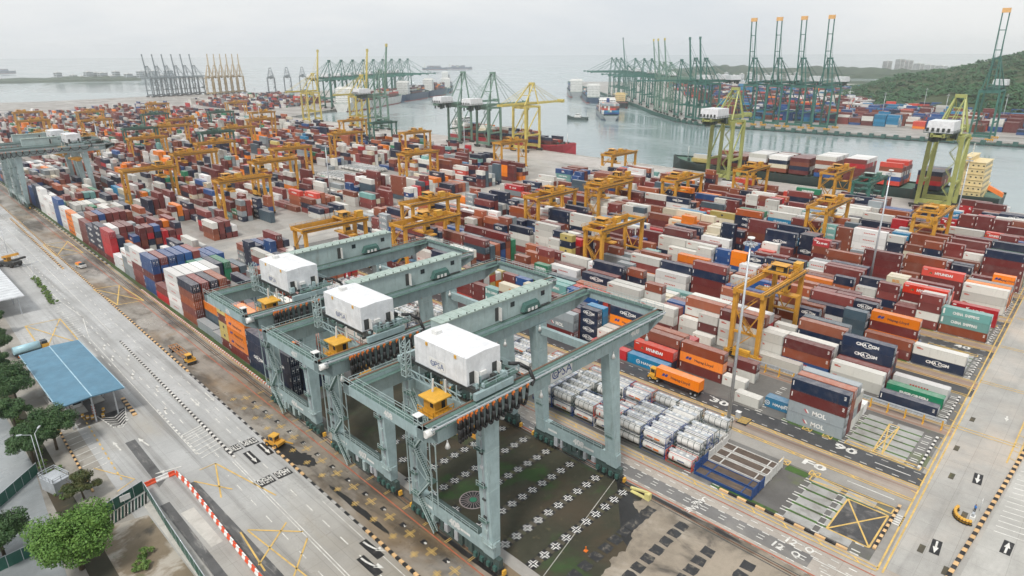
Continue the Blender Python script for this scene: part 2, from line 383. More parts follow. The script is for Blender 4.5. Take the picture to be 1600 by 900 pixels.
def build_roads():
    road = ground('main_road_concrete', (.41, .412, .405), [((.17, .165, .155), .10, .47, .70, .72, (3.4, .08, 1)), ((.12, .115, .11), .5, .60, .74, .5, (2.6, .10, 1)), ((.6, .585, .55), .05, .5, .8, .5, (1, .3, 1)), ((.33, .29, .22), .05, .55, .72, .45, (1, .4, 1))], (.22, .55), .05, joints=(3.6, 5.2), muddy=(85, 165, (.30, .26, .20), .85))
    strip = ground('service_strip_concrete', (.29, .265, .23), [((.05, .043, .035), .07, .45, .64, .88, (1.6, .45, 1)), ((.09, .07, .05), .22, .5, .66, .7, (1, .5, 1)), ((.23, .15, .075), .06, .5, .7, .65, (1, .5, 1)), ((.5, .48, .45), .045, .52, .72, .6, (1, .5, 1))], (.25, .7), .06, joints=(7, 6.3), muddy=(90, 185, (.21, .155, .095), .95))
    wet = ground('wet_tan_concrete', (.28, .225, .16), [((.11, .09, .065), .06, .45, .68, .75, (1.6, .6, 1)), ((.5, .46, .40), .05, .55, .75, .5, (1, .5, 1))], (.28, .65), .06, joints=(7, 6.3))
    cross = ground('cross_road_concrete', (.37, .36, .335), [((.16, .155, .145), .12, .52, .74, .55, (.12, 2.2, 1)), ((.56, .48, .40), .035, .45, .7, .6, (1, 1, 1)), ((.25, .24, .225), .06, .52, .75, .5, (1, 1, 1))], (.45, .75), .06, joints=(5, 3.6))
    side = ground('side_yard_concrete', (.32, .30, .265), [((.09, .085, .075), .06, .47, .68, .75, (1, .7, 1)), ((.16, .14, .11), .2, .52, .7, .6, (1, .6, 1)), ((.52, .5, .46), .05, .52, .75, .5, (1, 1, 1))], (.3, .7), .07)
    gate = ground('gate_lane_concrete', (.40, .36, .315), [((.2, .19, .18), .05, .5, .7, .6, (1, .4, 1)), ((.26, .2, .14), .08, .55, .75, .5, (1, .5, 1))], (.4, .7), .06, joints=(3.3, 4))
    asph = ground('dark_asphalt', (.062, .063, .066), [((.13, .125, .12), .08, .5, .75, .6, (2, .3, 1)), ((.025, .025, .028), .15, .5, .8, .6, (1, .6, 1))], (.35, .65), .1)
    grey = ground('grey_lane', (.30, .285, .26), [((.12, .11, .1), .07, .5, .72, .6, (2, .3, 1)), ((.42, .4, .37), .08, .5, .75, .5, (2, .3, 1))], (.4, .7), .08)
    rust = ground('gantry_runway', (.33, .28, .235), [((.22, .09, .045), .1, .42, .62, .75, (5, .06, 1)), ((.1, .08, .07), .12, .5, .72, .6, (4, .1, 1))], (.4, .7), .08)
    pads = ground('stacking_pads', (.15, .145, .135), [((.09, .085, .08), .08, .46, .66, .75, (1, .6, 1)), ((.12, .15, .05), .09, .56, .72, .7, (1, 1, 1)), ((.3, .29, .27), .07, .58, .75, .5, (1, .7, 1))], (.35, .75), .07)
    grass = ground('grass_ground', (.046, .046, .030), [((.06, .045, .028), .06, .44, .62, .8, (1, 1, 1)), ((.036, .08, .022), .07, .52, .66, .85, (1, 1, 1)), ((.03, .028, .022), .055, .55, .7, .7, (.6, 1, 1)), ((.14, .12, .06), .5, .6, .78, .5, (1, 1, 1))], (.8, .95), .12, .04)
    soil = ground('black_wet_soil', (.022, .022, .022), [((.24, .21, .17), .07, .60, .68, .8, (1, .8, 1)), ((.02, .02, .02), .12, .5, .7, .6, (1, 1, 1))], (.3, .6), .1)
    sand = ground('sandy_ground', (.30, .255, .20), [((.11, .095, .075), .09, .44, .64, .8, (1, 1, 1)), ((.42, .38, .32), .12, .55, .7, .6, (1, .6, 1)), ((.06, .055, .05), .06, .6, .68, .85, (1.3, 1, 1))], (.7, .9), .1, .03)
    sheet('left_yard', [rect(-300, -200, 22, 330)], side, .01)
    sheet('main_road', [rect(20, -200, 48.3, 900)], road, .02)
    sheet('service_strip', [rect(48.5, -200, 60.4, 900)], strip, .02)
    sheet('gantry_yard_floor', [rect(60.4, 100, 92.5, 900)], pads, .01)
    sheet('grass', [[(62.6, 18), (66, 22), (79, 50), (91.5, 60), (92.3, 111), (92.3, 132), (62.6, 132)]], grass, .024)
    sheet('black_soil', [rect(62.6, 12, 92.8, 64)], soil, .018, False)
    # sandy apron with dark square pads
    rg = random.Random(3); sp = [(60, 12), (93, 12), (93, 46), (91.4, 53), (88.5, 54), (86, 50.2), (81, 49.4), (77.5, 47.6), (74, 48.4), (69, 47), (64, 43)]; jp = []
    for (xa, ya), (xb, yb) in zip(sp, sp[1:] + sp[:1]):
        L = math.hypot(xb - xa, yb - ya); n = max(1, int(L / .7))
        for q in range(n): jp.append((xa + (xb - xa) * q / n + rg.gauss(0, .28), ya + (yb - ya) * q / n + rg.gauss(0, .28)))
    b = MB(); b.poly([(x, y, .045) for x, y in jp])
    tag(b.build('sandy_ground', sand), kind='structure')
    b = MB()
    PD = [(x, 50.6) for x in (88.5, 86.6, 84.6, 82.6, 80.4, 77.8, 75, 72.2, 69.3, 66.4)] + [(x, 44) for x in (88.8, 86.3, 83.5, 80.6, 77.8, 75, 72.4, 69.6)] + [(x, 37.5) for x in (86.2, 83.3, 80.6, 77.9, 75.1)] + [(87.8, 31), (85, 31), (82.2, 31)]
    for i, (x, y) in enumerate(PD):
        b.poly([(x + dx + rg.gauss(0, .08), y + dy + rg.gauss(0, .08), .055 + .001 * i) for dx, dy in ((-1, -1), (0, -1.05), (1, -1), (1.02, 0), (1, 1), (-.1, 1.03), (-1, 1))])
    tag(b.build('dark_pads', ground('tarred_pads', (.03, .031, .033), [((.2, .175, .14), .9, .5, .72, .7, (1, 1, 1))], (.35, .6), .4)), kind='structure')
    sheet('gate_road', [rect(93, -60, 103, 620)], gate, .015, False)
    sheet('gate_road_dark', [rect(94.3, 24, 97.6, 75), rect(93, 75, 96, 120)], ground('patched_lane', (.17, .165, .16), [((.3, .28, .25), .1, .5, .7, .7, (1, .5, 1))], (.4, .7), .1), .025, False)
    sheet('tank_block_floor', [rect(103, 17, 121, 262)], pads, .012, False)
    sheet('lane', [rect(121, 16, 125.2, 262)], grey, .02, False)
    sheet('runway', [rect(125.2, 16, 131, 262)], rust, .02, False)
    sheet('truck_lane', [rect(131, 16, 136.4, 262)], asph, .02, False)
    sheet('gantry_block_floor', [rect(136.4, 17, 155.4, 262)], pads, .012, False)
    runs = []; lanes = []; pd = []
    for i, x0 in enumerate([161.5, 190.5, 219.4, 248, 276.7, 305.4, 334.1, 362.8]):
        runs.append(rect(x0 - 6, 16, x0 - .8, 262)); pd.append(rect(x0 - .8, 17, x0 + 17.6, 262)); lanes.append(rect(x0 + 17.6, 16, x0 + 22.6, 262))
    sheet('runways', runs, rust, .02, False); sheet('block_floors', pd, pads, .012, False); sheet('truck_lanes', lanes, asph, .02, False)
    sheet('cross_road', [[(103, -300), (424, -300), (424, 21), (103, 15)]], cross, .028, False)
    sheet('footpath', [[(60, -300), (424, -300), (424, -12), (165, 2.5), (122, 4.6), (104, 5.6), (60, 7)]], ground('footpath_concrete', (.44, .43, .40), [((.22, .21, .19), .1, .5, .75, .55, (.3, 1.5, 1))], (.5, .8), .08, joints=(6, 6)), .06, False)
    sheet('quay_apron', [[(386, 22), (421, 22), (421, 170), (427, 280), (429, 360), (444, 530), (446, 640), (440, 850), (400, 850), (392, 360)]], ground('apron_concrete', (.43, .40, .37), [((.25, .22, .2), .05, .5, .7, .5, (1, .4, 1))], (.4, .7), .05), .015, False)
    sheet('cross_aisle', [[(104, 264), (386, 264), (386, 294), (104, 294)]], cross, .022, False)
    # wet black patch beside the kerb, drain, dark asphalt patches on the left
    rq = random.Random(8); blob = lambda cx, cy, rx, ry, n=40: [(cx + rx * (1 + rq.gauss(0, .09)) * math.cos(i * 6.2832 / n), cy + ry * (1 + rq.gauss(0, .09)) * math.sin(i * 6.2832 / n)) for i in range(n)]
    sheet('oil_stain', [blob(51, 116.5, 1.8, 6), blob(52.2, 112.5, 1.6, 3.4), blob(57.4, 66, .7, 9), blob(90.6, 42, .9, 9), blob(51.2, 90, .8, 12)][:1], soil, .045, False)
    for i, q in enumerate((blob(52.3, 111.5, 1.5, 3.4), blob(57.4, 66, .5, 9), blob(51.2, 90, .6, 10), blob(92.2, 44, .5, 10))): sheet('oil_stain', [q], soil, .06 + i * .004, False)
    sheet('asphalt_patch', [[(30.9, 60), (33.6, 60), (33.4, 121), (31.6, 121)], [(27.6, 124), (29.6, 126), (30, 146), (28, 146)], [(25.3, 60), (26.8, 60), (27.4, 118), (25.7, 118)]], ground('worn_asphalt', (.10, .10, .10), [((.33, .32, .30), .45, .5, .72, .75, (2, .4, 1)), ((.04, .04, .042), .3, .5, .7, .6, (1, 1, 1))], (.4, .7), .1), .042, False)
    sheet('concrete_patch', [[(23.4, 60), (25.2, 60), (25.6, 121), (23.6, 121)], [(28, 100), (30, 100), (30, 113), (27.6, 113)]], M['concrete_light'], .04, False)
    sheet('dirt_patch', [[(12, 60), (23.3, 60), (23.3, 117), (12, 120)]], ground('bare_dirt', (.2, .16, .11), [((.42, .39, .34), .12, .5, .62, .8, (1, 1, 1)), ((.05, .05, .045), .1, .55, .66, .8, (1, 1, 1)), ((.06, .11, .03), .15, .58, .68, .7, (1, 1, 1))], (.7, .95), .1), .036, False)
    sheet('toll_lane_shade', [rect(20.4, 160, 32, 198)], ground('toll_lane_painted_shade', (.13, .125, .12), [((.05, .05, .05), .2, .5, .7, .7, (1.5, .3, 1)), ((.25, .24, .22), .15, .55, .75, .5, (1, .3, 1))], (.35, .6), .1), .04)  # lane ground darkened under the blue canopy: its shade put into the colour
    sheet('side_lot', [[(-60, 40), (8, 100), (12, 150), (12, 200), (-60, 260)]], ground('blue_grey_lot', (.24, .26, .27), [((.12, .13, .13), .06, .5, .7, .6, (1, 1, 1)), ((.36, .38, .38), .05, .5, .7, .6, (1, 1, 1))], (.25, .5), .05), .034, False)
    sheet('kerb_verge', [rect(60.4, 132, 61.8, 700)], ground('verge_grass', (.05, .085, .025), [((.1, .08, .05), .3, .5, .7, .7, (1, .4, 1)), ((.03, .05, .02), .2, .5, .7, .7, (1, .4, 1))], (.8, .95), .2), .03)
    sheet('verge', [[(10.6, 60), (14.2, 60), (16.6, 250), (13.6, 250)]], grass, .046, False)

def build_paint():
    W = MB(); Z = .075
    def ln(x0, y0, x1, y1, w=.16, m=0, sh=True, z=Z):
        if sh: x0, x1 = LX(x0, y0), LX(x1, y1)
        L = math.hypot(x1 - x0, y1 - y0); nx, ny = -(y1 - y0) / L * w / 2, (x1 - x0) / L * w / 2
        W.poly([(x0 + nx, y0 + ny, z), (x0 - nx, y0 - ny, z), (x1 - nx, y1 - ny, z), (x1 + nx, y1 + ny, z)], m)
    def dash(x0, y0, x1, y1, on, off, w=.16, m=0, sh=True, z=Z):
        L = math.hypot(x1 - x0, y1 - y0); t = 0
        while t < L:
            a, b = t / L, min(1, (t + on) / L)
            ln(x0 + (x1 - x0) * a, y0 + (y1 - y0) * a, x0 + (x1 - x0) * b, y0 + (y1 - y0) * b, w, m, sh, z); t += on + off
    def arrow(x, y, ang, L=5, m=0, bg=True, curl=0, sc=1.):
        u = Vector((math.cos(ang), math.sin(ang), 0)); v = Vector((-u.y, u.x, 0)); O = Vector((LX(x, y), y, Z + .012))
        if bg: 
            W.poly([O + u * a + v * b - Vector((0, 0, .008)) for a, b in ((-.3, -.75 * sc), (L + .3, -.75 * sc), (L + .3, .75 * sc), (-.3, .75 * sc))], 3)
        if curl:
            pts = [(L * t, curl * (t ** 2) * 1.6) for t in (0, .25, .5, .72)]
            for (a, b), (c, d) in zip(pts[:-1], pts[1:]):
                W.poly([O + u * a + v * (b - .18), O + u * c + v * (d - .18), O + u * c + v * (d + .18), O + u * a + v * (b + .18)], m)
            a, b = pts[-1]; W.poly([O + u * (a - .3) + v * (b - .55), O + u * (a + 1.2) + v * (b + curl * .7), O + u * (a - .6) + v * (b + .55)], m)
        else:
            W.poly([O + u * 0 - v * .16, O + u * (L - 1.8) - v * .16, O + u * (L - 1.8) + v * .16, O + v * .16], m)
            W.poly([O + u * (L - 1.8) - v * .45, O + u * L, O + u * (L - 1.8) + v * .45], m)
    # main road
    for x in (46.0,): ln(x + .9, 60, x + .9, 97, .12)
    ln(40.0, 40, 40.0, 122, .16); ln(40.5, 40, 40.5, 122, .16)
    dash(44.2, 40, 44.2, 620, 2.6, 3.6, .2); dash(37.4, 60, 37.4, 118, 2.4, 4, .18); dash(38.1, 145, 38.1, 330, 2.4, 3.6, .2); dash(46.2, 126, 46.2, 170, 2.4, 3.8, .16)
    dash(35.9, 130, 35.9, 156, .9, .9, .42); ln(35.6, 130, 35.4, 215, .14)
    ln(41.2, 215, 41.2, 620, .16); dash(34.6, 190, 34.6, 600, 2.4, 4.4, .2)
    ln(35.4, 216, 38.2, 236, .2); ln(38.2, 236, 36.2, 262, .2); ln(36.2, 262, 36.2, 420, .2)
    for i in range(16): ln(32.2 + i * .1, 219 + i * 2.2, 37.2 - abs(i - 8) * .3, 219.6 + i * 2.2, .24)
    for i, y in enumerate([140.2, 139.2, 138.1, 137, 135.2, 133.4, 131.6, 130, 128.2]): ln(35.9, y - .2, 41.2, y + 1.1, .26)
    for (x, y) in ((38.4, 137.4), (38.6, 131.2), (38.6, 126.8)): ln(x, y - 1.2, x + .05, y + 1.2, .16, z=Z + .01); ln(x - .4, y, x + .4, y, .16, z=Z + .01)
    for (x, y, c) in ((36.0, 193, -1), (36.4, 203, -1), (39.3, 190, -1), (39.0, 165, -1), (36.6, 177, -1), (36.8, 152, -1)): arrow(x, y, rad(95), 4, bg=False, curl=c * .9)
    for (x, y) in ((47.2, 156), (43.6, 156)): arrow(x, y, rad(-91), 6, bg=False)
    for (x, y) in ((46.9, 124), (43.5, 123)): arrow(x, y, rad(-91), 5)
    for (x, y, c) in ((46.4, 82, .9), (44.0, 79, .9)): arrow(x, y, rad(-90), 5, bg=True, curl=c)
    for k, (st, y) in enumerate((('STRIPS', 125.3), ('AHEAD', 109.6))):
        for x in (42.0, 45.6):
            xx = LX(x, y)
            W.box(xx - 1.5, y - .3, Z - .006, xx + 1.6, y + 2.5, Z + .002, 3, skip='b0123')
            W.text(st, (xx + .05, y + 2.3, Z + .012), (-1, .12, 0), (0, -1, 0), 2.1, 0, fit=2.9, bold=.02)
    # yellow X boxes on the road
    def xbox(P, w=.3, diag=True, m=1):
        n = len(P)
        for i in range(n): ln(*P[i], *P[(i + 1) % n], w, m, False)
        if diag: ln(*P[0], *P[2], w, m, False, Z + .006); ln(*P[1], *P[3], w, m, False, Z + .012)
    ln(37.2, 124, 33.6, 112, .3, 1); ln(37.2, 124, 41.4, 105, .3, 1); ln(31.8, 121, 36.2, 113, .3, 1); ln(37.2, 124, 34, 124, .22, 1)
    ln(32.2, 100, 31.2, 88, .3, 1); ln(33.4, 99.6, 40.2, 92, .3, 1); ln(31.0, 90, 39.2, 96.4, .3, 1); ln(33.3, 99.6, 36, 78, .26, 1); ln(30.8, 80, 40, 90, .3, 1)
    xbox([(26.6, 212), (36, 213), (36.6, 240), (27.4, 241)], .34)
    xbox([(53.4, 240), (61.2, 238), (60.4, 262), (52.4, 264)], .4); xbox([(53.6, 322), (63, 320), (63.2, 346), (54, 348)], .4)
    for (x0, y0, x1, y1) in ((18.7, 140.6, 23.6, 130.4), (23.6, 130.4, 20, 128.6)): ln(x0, y0, x1, y1, .2, 1)
    # parking hatch in the side yard
    for i in range(9): ln(17.2, 140 + i * 2.7, 21.2, 140.6 + i * 2.7, .22)
    dash(21.7, 132, 22.4, 168, 1.2, 1.2, .3, 1)
    arrow(24.6, 143.5, rad(92), 5, bg=False); arrow(29.5, 141, rad(98), 5, bg=False); arrow(31.8, 128, rad(165), 5, bg=False)
    # chevron nose ahead of the toll island
    W.poly([(LX(x, y), y, Z - .02) for x, y in ((24.8, 163), (26.2, 154.6), (28.8, 154.6), (30.8, 163))], 3)
    for i in range(6): ln(25.2 + .1 * i, 161.5 - i * 1.1, 27.6, 159.6 - i * 1.25, .22); ln(27.6, 159.6 - i * 1.25, 30.2 - .1 * i, 162 - i * 1.1, .22)
    ln(24.8, 163, 26.2, 154.6, .24); ln(26.2, 154.6, 28.8, 154.6, .24); ln(28.8, 154.6, 30.8, 163, .24)
    # service strip beside the gantry rails
    dash(56.0, -50, 56.0, 700, 60, .01, .22, 2); ln(59.6, 150, 59.6, 720, .15, 1)
    for i in range(16):
        y = 53 + i * 6.2
        for x, s in ((53.4, 1.2), (50.9, .8), (57.3, .9)):
            yy = y + (1.6 if x < 51 else 0)
            for d in (-.18, .18):
                ln(x - s, yy + d, x + s, yy + d, .12, 1)
                if x != 57.3: ln(x + d, yy - s, x + d, yy + s, .12, 1, z=Z + .006)
        W.box(LX(53.8, y) - .5, y - 3.9, Z - .004, LX(53.8, y) + .5, y - 2.9, Z, 3, skip='b0123')
        W.text(str(12 - i % 10), (LX(53.8, y), y - 3.6, Z + .01), (-1, 0, 0), (0, -1, 0), .6, 0)
    # crosses on the grass: where container corners stand
    for j, y in enumerate([57.1, 63.7, 70.3, 76.9, 83.5, 90.1, 96.7, 103.3]):
        W.box(63.4, y - .75, .03, 91.2, y + .75, .036, 5, skip='b0123')
        for i in range(10):
            x = 63.6 + 2.86 * i
            z = .055
            W.box(x - 1.02, y - 1.0, z - .014, x + 1.02, y + 1.0, z - .006, 3, skip='b0123')
            for d in (-.2, .2):
                ln(x - .95, y + d, x + .95, y + d, .15, 7, False, z); ln(x + d, y - .95, x + d, y + .95, .15, 7, False, z + .006)
            W.box(x - .13, y - .95, z + .008, x + .13, y + .95, z + .012, 3, skip='b0123'); W.box(x - .95, y - .13, z + .008, x + .95, y + .13, z + .0125, 3, skip='b0123')
    ln(60.5, 53.6, 92.4, 60.8, .12, 4, False, .06)
    # gate road
    ln(93.2, 10, 93.2, 200, .28, 2, False); ln(100.0, 10, 100.0, 200, .2, 2, False)
    for x in (94.1, 97.4, 98.9): dash(x, 12, x, 230, 1.3, 1.5, .22, 0, False)
    for x in (95.6, 96.4): dash(x, 14, x, 120, 1.2, 2.4, .18, 0, False)
    for (x, y) in ((95.2, 29.5), (97.8, 28.2), (96, 96)): W.text('12', (x, y, Z + .01), (-.1, -1, 0), (1, -.1, 0), 1.5, 0); W.text('Q', (x + .2, y - 3, Z + .01), (-.1, -1, 0), (1, -.1, 0), 1.3, 0)
    for (x, y) in ((95, 45.5), (97.5, 45.5)): W.text('LANE', (x, y, Z + .01), (-.9, .3, 0), (-.3, -1, 0), 1.1, 0)
    for x in (101.3, 102.3): ln(x, 15.4, x, 240, .24, 1, False)
    for i in range(30): ln(101.3, 18 + i * 6, 102.3, 19.2 + i * 6, .24, 1, False, Z + .006)
    for x in (125.0, 125.7, 130.0, 130.8): ln(x, 16, x, 262, .26, 1, False)
    for i in range(40): ln(125.0, 20 + i * 6, 125.7, 21.2 + i * 6, .26, 1, False, Z + .006); ln(130.0, 20 + i * 6, 130.8, 21.2 + i * 6, .26, 1, False, Z + .006)
    dash(131.7, 17, 131.7, 262, 1.3, 1.7, .2, 0, False); dash(135.6, 17, 135.6, 262, 1.3, 1.7, .2, 0, False)
    for st, x, y in (('90', 133.5, 31), ('F0', 123.0, 33.6), ('20', 133.4, 92.5), ('30', 133.4, 60)):
        W.text(st, (x, y, Z + .01), (0, -1, 0), (1, 0, 0), 2.0, 0, fit=4.6)
    ln(133.6, 25, 133.6, 18.4, .24, 0, False); ln(123.2, 27, 123.2, 18.6, .24, 0, False); ln(97, 24, 97, 15, .2, 0, False); ln(95, 22, 95, 14, .2, 0, False)
    # boxes at the end of the blocks
    xbox([(118.4, 32.6), (120.6, 32.6), (120.6, 17.8), (118.4, 17.8)], .24); 
    W.box(106.2, 17.6, .05, 117.6, 25, .056, 6, skip='b0123'); xbox([(106.2, 25), (117.4, 25), (117.4, 18), (106.2, 18)], .3)
    xbox([(136.8, 32), (138.4, 32), (138.4, 17.6), (136.8, 17.6)], .24); xbox([(137.6, 26.6), (152, 27.2), (152, 25.2), (137.6, 24.8)], .26)
    for k in range(2):
        for (x, y) in ((137.0, 40 - k * 4.4), (121.0, 38.5 - k * 6)): xbox([(x - .9, y - .9), (x + .9, y - .9), (x + .9, y + .9), (x - .9, y + .9)], .2)
    for x0 in (190.5, 219.4, 248, 276.7, 305.4):
        for d in (-1.2, -1.9, -5.4, -6.2): ln(x0 + d, 17.4, x0 + d, 262, .24, 1, False)
        dash(x0 + 18.3, 19, x0 + 18.3, 262, 1.3, 1.7, .2, 0, False); dash(x0 + 22, 19, x0 + 22, 262, 1.3, 1.7, .2, 0, False)
        W.text(('40', '50', '60', '70', '80')[int((x0 - 190) / 28)], (x0 + 20, 24.4, Z + .01), (0, -1, 0), (1, 0, 0), 2, 0, fit=4)
        xbox([(x0 + 16.2, 32), (x0 + 17.6, 32), (x0 + 17.6, 20), (x0 + 16.2, 20)], .24)
    for d in (-1.2, -1.9): ln(161.5 + d, 17, 161.5 + d, 262, .24, 1, False)
    for d in (17.4, 18.2): ln(161.5 + d, 17, 161.5 + d, 262, .24, 1, False)
    # cross road
    for d in (0, 1.5): ln(101.6, 14.6 + d * .55, 420, 21 + d, .3, 1, False)
    for i in range(60): x = 128 + i * 5; ln(x, 15.1 + .02 * (x - 101), x + .6, 16.5 + .02 * (x - 101), .2, 1, False, Z + .004)
    for x in (160.4, 161.6, 190, 191.2, 219, 220.2, 248, 249): ln(x, 4.4, x, 16.6, .26, 1, False)
    for d in (3.9, 5.3): ln(152, d, 420, d - 2, .3, 1, False)
    for i in range(30): x = 154 + i * 4; ln(x, 3.8, x + .6, 5.2, .2, 1, False, Z + .004)
    for (x, y, a, bg) in ((117.2, 9.9, 184, True), (144.6, 8.6, 184, True), (175.5, 8.4, 184, False), (122, 1.0, -2, True), (205, 8.6, 184, False)): W0 = len(W.v); arrow(x, y, rad(a), 3.6 if bg else 3, 0, bg)
    for i in range(14): ln(126 + i * 1.9, 3.4 - i * .05, 127.2 + i * 1.9, -6, .22, 0, False)
    for x, y in ((111, 11), (126, 7.6), (138, 12), (150, 13.5), (166, 13.5), (108, 6.8)): W.box(x, y, Z - .02, x + 2.4, y + .9, Z - .014, 5, skip='b0123')
    for i in range(5): ln(117.4 - .0 + i * .75 - 1.5, 17.6, 117.4 + i * .75 - 1.5, 15.7, .4, 0, False)
    tag(W.build('road_markings', [M['mark_white'], M['mark_yellow'], M['mark_red'], M['mark_black'], ground('worn_white_paint', (.5, .49, .45), [((.3, .27, .22), .9, .4, .7, .8, (1, 1, 1))]), ground('sleeper_strip', (.075, .065, .045), [((.16, .12, .06), .6, .5, .7, .7, (1, 1, 1)), ((.05, .07, .02), .3, .5, .7, .7, (1, 1, 1))]), ground('faded_asphalt', (.06, .06, .062), [((.2, .19, .18), .35, .48, .72, .7, (1, 1, 1))], (.4, .7), .2), paint('fresh_white_paint', (.85, .85, .82), .6, .15, streak=False)]), kind='structure')

def kerb(name, pts, w, h, ca, cb, step=1.2, shear=True, z0=.02):
    b = MB(); k = 0
    for (x0, y0), (x1, y1) in zip(pts[:-1], pts[1:]):
        if shear: x0, x1 = LX(x0, y0), LX(x1, y1)
        L = math.hypot(x1 - x0, y1 - y0); n = max(1, int(L / step)); 
        for i in range(n):
            a, c = i / n, (i + 1) / n
            b.beam((x0 + (x1 - x0) * a, y0 + (y1 - y0) * a, z0 + h / 2), (x0 + (x1 - x0) * c, y0 + (y1 - y0) * c, z0 + h / 2), w, h, k % 2); k += 1
    return tag(b.build(name, [ca, cb]), kind='structure')

def build_kerbs():
    yo = ground('kerb_yellow', (.66, .42, .2), [((.4, .3, .2), .6, .5, .7, .6, (1, 1, 1))])
    wh = ground('kerb_white', (.66, .64, .6), [((.35, .32, .28), .6, .5, .7, .6, (1, 1, 1))])
    gr = ground('kerb_worn_white', (.4, .39, .37), [((.2, .19, .18), .6, .4, .7, .8, (1, 1, 1))])
    bk = M['mark_black']
    kerb('kerb', [(48.4, 171), (48.4, 900)], .5, .3, yo, bk, 1.2)
    kerb('kerb', [(48.3, 126), (48.3, 170.9)], .45, .12, gr, bk, 1.5)
    kerb('kerb', [(48.3, 107), (48.3, 125.9)], .5, .3, yo, bk, 1.0)
    kerb('kerb', [(48.3, 85), (48.3, 106.9)], .45, .12, gr, bk, 1.5)
    kerb('kerb', [(48.3, 20), (48.3, 84.9)], .55, .35, yo, bk, 1.0)
    kerb('kerb', [(40.9, 123), (41.3, 206)], .5, .3, wh, bk, .9)
    kerb('kerb', [(60.1, 140), (60.1, 250)], .45, .4, wh, M['mark_red'], .7)
    kerb('kerb', [(60.1, 290), (60.1, 620)], .6, .3, gr, bk, 3)
    kerb('kerb', [(31.3, 157), (31.6, 168)], .9, .3, yo, bk, 1.0)
    kerb('kerb', [(45.8, 300), (46.4, 420)], .7, .3, yo, bk, 1.6)
    kerb('kerb', [(16.6, 132), (17.0, 170)], .4, .25, yo, bk, 1.0)
    kerb('kerb', [(96.5, 7.0), (109, 6.6), (123, 5.6), (154, 3.6), (165, 2.9), (420, -12)], .7, .35, yo, bk, 1.15, False)
    kerb('kerb', [(103.2, 44), (103.0, 20.5)], .45, .35, yo, bk, 1.8, False)
    for x0 in (106.5, 137.5, 161.5, 190.5, 219.4, 248, 276.7, 305.4): kerb('kerb', [(x0, 17.2 + .02 * (x0 - 101)), (x0 + 15.5, 17.2 + .02 * (x0 - 101))], .5, .3, wh if x0 > 110 else yo, bk, .9, False)
    # striped post boxes and pads between the rows at the block ends
    b = MB(); 
    for x0 in (103.6, 137.3, 161.5, 190.5, 219.4, 248, 276.7):
        for j in range(6):
            for y in (19.4, 26.2, 32.6, 45.2, 51.5):
                for d in (-.45, .45):
                    b.box(x0 + j * 2.9 - .1 + d - .12, y - .7, .02, x0 + j * 2.9 - .1 + d + .12, y + .7, .05, 0, skip='b')
    tag(b.build('pad_corners', [M['mark_white']]), kind='structure')
    b = MB()
    for x0, x1 in ((104, 120.6), (137.3, 154), (161.5, 178), (190.5, 207), (219.4, 236), (248, 264)):
        for y0 in (20.6, 26.8):
            for j in range(6):
                x = x0 + j * 2.8
                b.box(x, y0, .02, x + 2.2, y0 + 5.2, .045, 0, skip='b')
                if j: b.box(x - .7, y0 - .1, .02, x + .02, y0 + 5.6, .034, 1, skip='b')
        b.box(x0 - .8, 33, .02, x0 + .6, 46, .04, 1, skip='b'); b.box(x0 + 14.4, 33.2, .02, x0 + 16.4, 37.6, .04, 1, skip='b')
    tag(b.build('pad_slabs', [ground('slab_concrete', (.36, .355, .34), [((.2, .19, .17), .3, .45, .7, .7, (1, 1, 1))]), ground('moss_strip', (.06, .13, .025), [((.05, .045, .035), .3, .45, .65, .8, (1, 1, 1))])]), kind='structure')
# ---------------------------------------------------------------- containers
COL = dict(mar=(.14, .026, .026), mr2=(.20, .04, .036), bro=(.225, .062, .034), rus=(.36, .10, .045), whi=(.64, .635, .59), wh2=(.74, .735, .72), nav=(.006, .019, .052), blu=(.014, .075, .24), lbl=(.012, .20, .38),
           ora=(.86, .22, .006), red=(.48, .012, .022), vml=(.60, .06, .04), grn=(.012, .20, .10), tea=(.17, .37, .35), gry=(.27, .31, .33), yel=(.52, .42, .14), crm=(.66, .60, .46), slt=(.06, .10, .13))
# design: colour, lettering, word for colour, word for lettering
DES = dict(mar=('mar', 'code', 'maroon', ''), mr2=('mr2', 'code', 'maroon', ''), bro=('bro', 'code', 'brown', ''), rus=('rus', 'code', 'rust-brown', ''), whi=('whi', 'red', 'off-white', 'red-marked'), wh2=('wh2', 'redside', 'white', 'red-lettered'), nav=('nav', 'code', 'navy', ''),
           cma=('nav', 'CMA CGM', 'navy', 'white-lettered'), hap=('ora', 'Hapag-Lloyd', 'orange', 'dark-lettered'), hyu=('vml', 'HYUNDAI', 'red', 'white-lettered'), kln=('red', 'K LINE', 'crimson', 'white-lettered'), red=('red', '', 'plain crimson', ''), vml=('vml', '', 'plain red', ''),
           evg=('grn', 'EVERGREEN', 'green', 'white-lettered'), csh=('tea', 'CHINA SHIPPING', 'teal', 'white-lettered'), apl=('blu', 'APL', 'blue', 'white-lettered'), blu=('blu', 'code', 'plain blue', ''), han=('lbl', 'HANJIN', 'bright blue', 'white-lettered'),
           mol=('gry', 'MOL', 'grey', 'white-lettered'), gry=('gry', '', 'plain grey', ''), iri=('crm', 'IRISL', 'cream', 'orange-lettered'), crm=('crm', '', 'plain cream', ''), tea=('tea', '', 'plain teal', ''), grn=('grn', '', 'plain green', ''), ora=('ora', '', 'plain orange', ''), yel=('yel', 'mark', 'mustard', 'dark-marked'), slt=('slt', '', 'slate', ''), lbl=('lbl', '', 'plain bright blue', ''))
